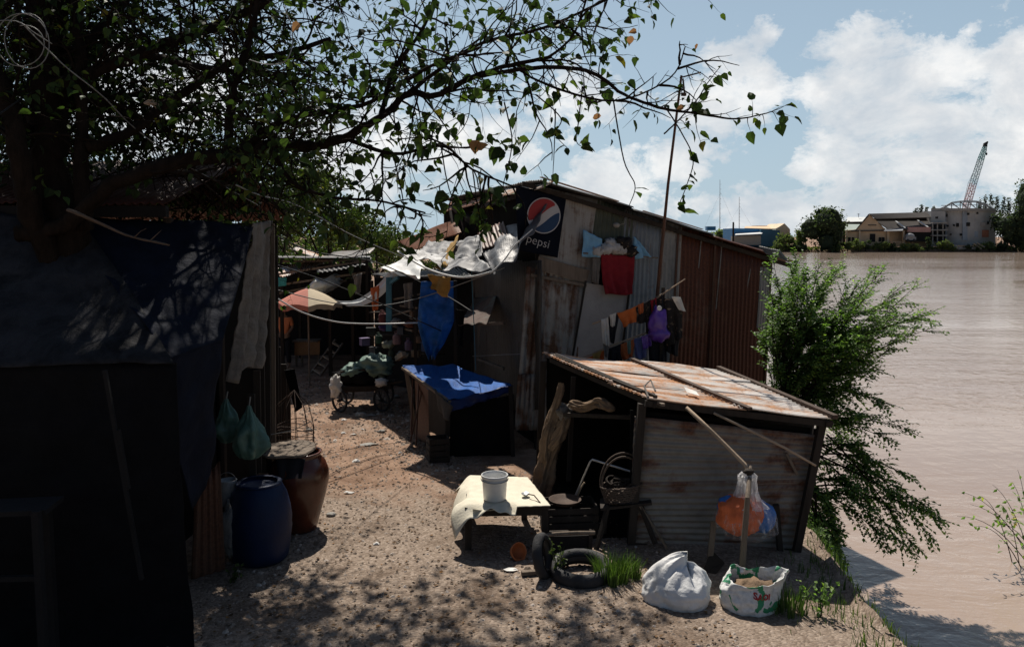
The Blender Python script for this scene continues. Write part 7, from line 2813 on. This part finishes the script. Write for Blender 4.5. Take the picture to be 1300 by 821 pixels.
hroof('roof', P(946, 287.6, 280), P(990, 287.4, 280), P(988, 291, 270), P(945, 290, 270), M['ochre_wall'], ch_)
solid([P(960, 290, 281), P(974, 290, 281), P(974, 286.4, 281), P(960, 286.4, 281)], 5, 'roof_box', M['ochre_wall2'], ch_)
mb = MB()
mb.box(P(902, 290, 300), (3.2, 3, 1.5))
mk(mb, 'water_tank', M['far_blue'], None, 'small blue rooftop tank far off left of the blue factory', 'tank')
mb = MB()
mb.tube([V((P(931, 300, 256).x, 256, 0)), P(931, 282, 256)], [.35, .28], 8)
mk(mb, 'chimney_pipe', M['bark_dark'], None, 'thin dark pipe chimney left of the blue factory', 'chimney')
for x, y, lab in ((914, 228, 'taller thin radio mast far left above the tin house roof'), (938.5, 250, 'shorter thin radio mast above the blue factory')):
    mb = MB()
    b0_ = V((P(x, 300, 420).x, 420, 0))
    tp_ = P(x, y, 420)
    mb.tube([b0_, tp_], [.22, .09], 4)
    for k in range(12):
        z = lerp(3, tp_.z, k / 12)
        mb.box((b0_.x, 420, z), (.5, .5, .1))
    for s in (-1, 1):
        mb.tube([V((b0_.x + 12 * s, 420, 0)), V((b0_.x, 420, tp_.z * .8))], .03, 3, cap=False)
    mk(mb, 'radio_mast', M['far_grey'], None, lab, 'mast', 'thin radio masts beyond the river')


def crown(name, label, px, y0, y1, halfw, d, n, lm, seed, ls=.8, group=None, cat='tree', lobes=9, cone=False):
    r_ = random.Random(seed)
    c = P(px, (y0 + y1) / 2, d)
    top, bot = P(px, y0, d).z, P(px, y1, d).z
    hw = halfw * d / F
    base = V((c.x, d, max(-.8, min(bot, .1))))
    o = thing(name, label, cat, base, group)
    tb = MB()
    tb.tube([base - V((0, 0, .4)), V((c.x, d, lerp(bot, top, .55)))], [max(.1, hw * .06), max(.05, hw * .03)], 6)
    mk(tb, 'trunk', M['bark_dark'], o)
    lf = MB()
    L = []
    H_ = top - bot
    for k in range(lobes):
        if cone:
            f_ = k / lobes
            L.append((V((c.x + r_.uniform(-.2, .2) * hw, d, bot + H_ * (.12 + .85 * f_))), hw * (1.0 - .88 * f_) + .1, H_ / lobes * 1.1))
        else:
            a = r_.uniform(0, 6.28)
            e = r_.random()
            rr = hw * .62 * math.sqrt(r_.random())
            z = bot + H_ * (.18 + .62 * e)
            s = (.48 - .16 * abs(e - .4)) * r_.uniform(.75, 1.15)
            L.append((V((c.x + rr * math.cos(a) * 1.05, d + rr * math.sin(a) * .8, z)), hw * s * 1.15, H_ * s * .62))
    tot = n // len(L)
    for (p0, rw, rh) in L:
        if not cone:
            lf.blob(p0, (rw * .6, rw * .6, rh * .6), 10, 7, .35, 2, seed + p0.x, None, None, .15)
        for k in range(tot):
            dv = rdir(r_)
            kk = (.55 + .5 * r_.random()) * (1 + .3 * nz(dv, 3, seed + p0.z))
            p = p0 + V((dv.x * rw * kk, dv.y * rw * kk, dv.z * rh * kk))
            if p.z > top + .3 or p.z < bot:
                continue
            s_ = ls * r_.uniform(.5, 1.2)
            lf.leaf(p, (rdir(r_) + V((0, 0, -.1))).normalized(), (rdir(r_) + V((0, 0, 1))).normalized(), s_, s_ * .8, r_.random() * .9, .2, False)
    mk(lf, 'crown', M[lm], o)


crown('broad_tree', 'big round dark tree standing alone at the water edge of the far bank', 1044, 257.5, 318, 30.5, 253.5, 3400, 'leaf_far', 1, .8, lobes=18)
crown('broad_tree', 'round scrubby tree in front of the ochre hall', 998, 295, 318, 14, 254.5, 900, 'leaf_far2', 2, .6, lobes=8)
crown('broad_tree', 'dark low tree between the blue factory and the round dark tree', 1016, 289, 317, 11, 256, 700, 'leaf_far2', 3, .6, lobes=7)
crown('broad_tree', 'grey green trees left of the blue factory behind the tin house roof', 905, 289, 312, 22, 290, 1000, 'leaf_far2', 4, .8, lobes=10)
crown('broad_tree', 'tall dark tree cut by the right edge of the picture', 1308, 226, 315, 26, 252.8, 2600, 'leaf_far', 5, .8, lobes=14)
crown('broad_tree', 'dark bushy tree just right of the grey unfinished building', 1276, 268, 317, 19, 254, 1800, 'leaf_far', 6, .75, lobes=12)
crown('broad_tree', 'lower green tree under the tall dark tree at the right edge', 1296, 262, 318, 22, 253.6, 1800, 'leaf_far', 7, .75, lobes=12)
names = ['first', 'second', 'third', 'fourth', 'fifth', 'sixth', 'seventh', 'eighth', 'ninth', 'tenth', 'eleventh']
for k, (px, y0, hw) in enumerate(((1162, 263, 6), (1169, 259, 6), (1176, 262, 6), (1186, 261, 5), (1244, 251, 5), (1251, 247, 6), (1258, 245, 5), (1266, 247, 6), (1273, 248, 6), (1281, 249, 6), (1290, 247, 7))):
    crown('casuarina_tree', 'feathery dark casuarina, %s from the left in the row behind the far buildings' % names[k], px, y0, 300, hw, 300, 520, 'leaf_conifer', 40 + k, .7, 'casuarina row behind the far buildings', lobes=9, cone=True)
bush = [(1010, 306, 12), (1076, 306, 12), (1090, 303, 9), (1099, 304, 9), (1116, 307, 8), (1123, 304, 7), (1136, 309, 10), (1150, 309, 9), (1163, 309, 10), (1178, 300, 5), (1196, 305, 9), (1209, 308, 6), (1225, 310, 9), (1240, 309, 9), (1256, 306, 12), (1275, 306, 14), (1298, 303, 16), (1062, 309, 9), (1020, 310, 9), (988, 306, 10)]
wh_ = ['in front of the ochre hall right side', 'under the white roofed shed', 'left of the warehouse door', 'at the warehouse front just left of the door', 'just right of the warehouse door', 'below the warehouse front corner', 'below the warehouse canopy', 'below the left part of the pinkish band', 'below the right part of the pinkish band', 'tallest and narrowest, left of the grey building', 'at the foot of the open left wing of the grey building', 'small, at the left foot of the grey building', 'below the middle of the grey building', 'below the orange brick infill', 'right of the orange brick infill', 'below the dark bushy tree', 'biggest, at the right edge of the far bank', 'at the right foot of the big round dark tree', 'at the left foot of the big round dark tree', 'leftmost on the far bank next to the tin house eave']
for k, (px, y0, hw) in enumerate(bush):
    crown('bush', 'green bank bush ' + wh_[k], px, y0, 318.2, hw, 252.9 + .12 * (k % 5), 330, 'leaf_far2' if k % 3 else 'leaf_far', 70 + k, .55, 'bushes along the far bank', 'bush', 5)
# ground cover on the far bank that reads as one mass
mb = MB()
for k in range(5200):
    px = rf_.uniform(975, 1420)
    d = FARY + .5 + 6 * rf_.random() ** 1.6
    x = (px - 650) / F * d
    z = gz(x, d)
    if z < WATER + .45:
        continue
    s_ = rf_.uniform(.25, .65)
    mb.leaf(V((x, d, z)), (rdir(rf_) + V((0, 0, .9))).normalized(), V((rf_.uniform(-1, 1), -1, .3)).normalized(), s_ * 1.4, s_, rf_.random() * .95, .2, False)
mk(mb, 'bank_scrub', M['leaf_far2'], kind='stuff', loc=(P(1150, 310, 254).x, 254, 0))
# pale rubble heap below the grey building, washed up boards
mb = MB()
for k in range(70):
    px = rf_.uniform(1222, 1256)
    p = P(px, 0, 253.4)
    p.z = -.25 + rf_.uniform(0, .7)
    mb.blob(p, rf_.uniform(.25, .6), 7, 5, .4, 2, k)
mk(mb, 'rubble_heap', M['concrete'], None, 'pale heap of rubble on the bank below the grey building', 'rubble')
mb = MB()
for a, b_ in (((1236, 309, 253), (1246, 316, 251.5)), ((1240, 308, 253), (1250, 314, 251.6)), ((1216, 312, 253), (1236, 312, 253)), ((1128, 307, 254), (1144, 307.5, 254))):
    mb.bar(P(*a), P(*b_), .3)
mk(mb, 'timber_boards', M['wood_pale'], None, 'washed up boards lying below the grey building', 'boards')
tk = thing('parked_truck', 'small dark vehicle with a pale rounded top parked under the warehouse canopy', 'truck', V((P(1155, 306, 255.5).x, 255.5, .1)))
c = P(1155, 300, 255.5)
mb = MB()
mb.blob((c.x, 255.5, c.z), (1.5, 1.2, 1.0), 14, 8, .1, 1, 2)
mb.box((c.x, 255.5, c.z - .7), (3.2, 1.8, 1.0))
mk(mb, 'body', M['far_grey'], tk)
mb = MB()
for s in (-1, 1):
    mb.lathe((c.x + s, 254.6, c.z - 1.2), [(0, -.12), (.4, -.12), (.4, .12), (0, .12)], 12, Matrix.Rotation(PI / 2, 3, 'X'))
mk(mb, 'wheel', M['rubber'], tk)

# the belt of far trees that closes off the plain behind the houses
mb = MB()
for k in range(7000):
    x = rf_.uniform(-420, 62)
    d = 256 + 14 * rf_.random()
    top = 4.2 + 2.0 * noise.noise(V((x * .045, 2.2, 0))) + 1.0 * noise.noise(V((x * .21, 7.2, 0)))
    z = .2 + top * rf_.random() ** .7
    s_ = rf_.uniform(.7, 1.6)
    mb.leaf(V((x, d, z)), (rdir(rf_) + V((0, 0, .2))).normalized(), (rdir(rf_) + V((0, 0, 1))).normalized(), s_, s_ * .8, rf_.random() * .9, .2, False)
mk(mb, 'far_wood', M['leaf_far2'], kind='stuff', loc=(-180, 262, 0))
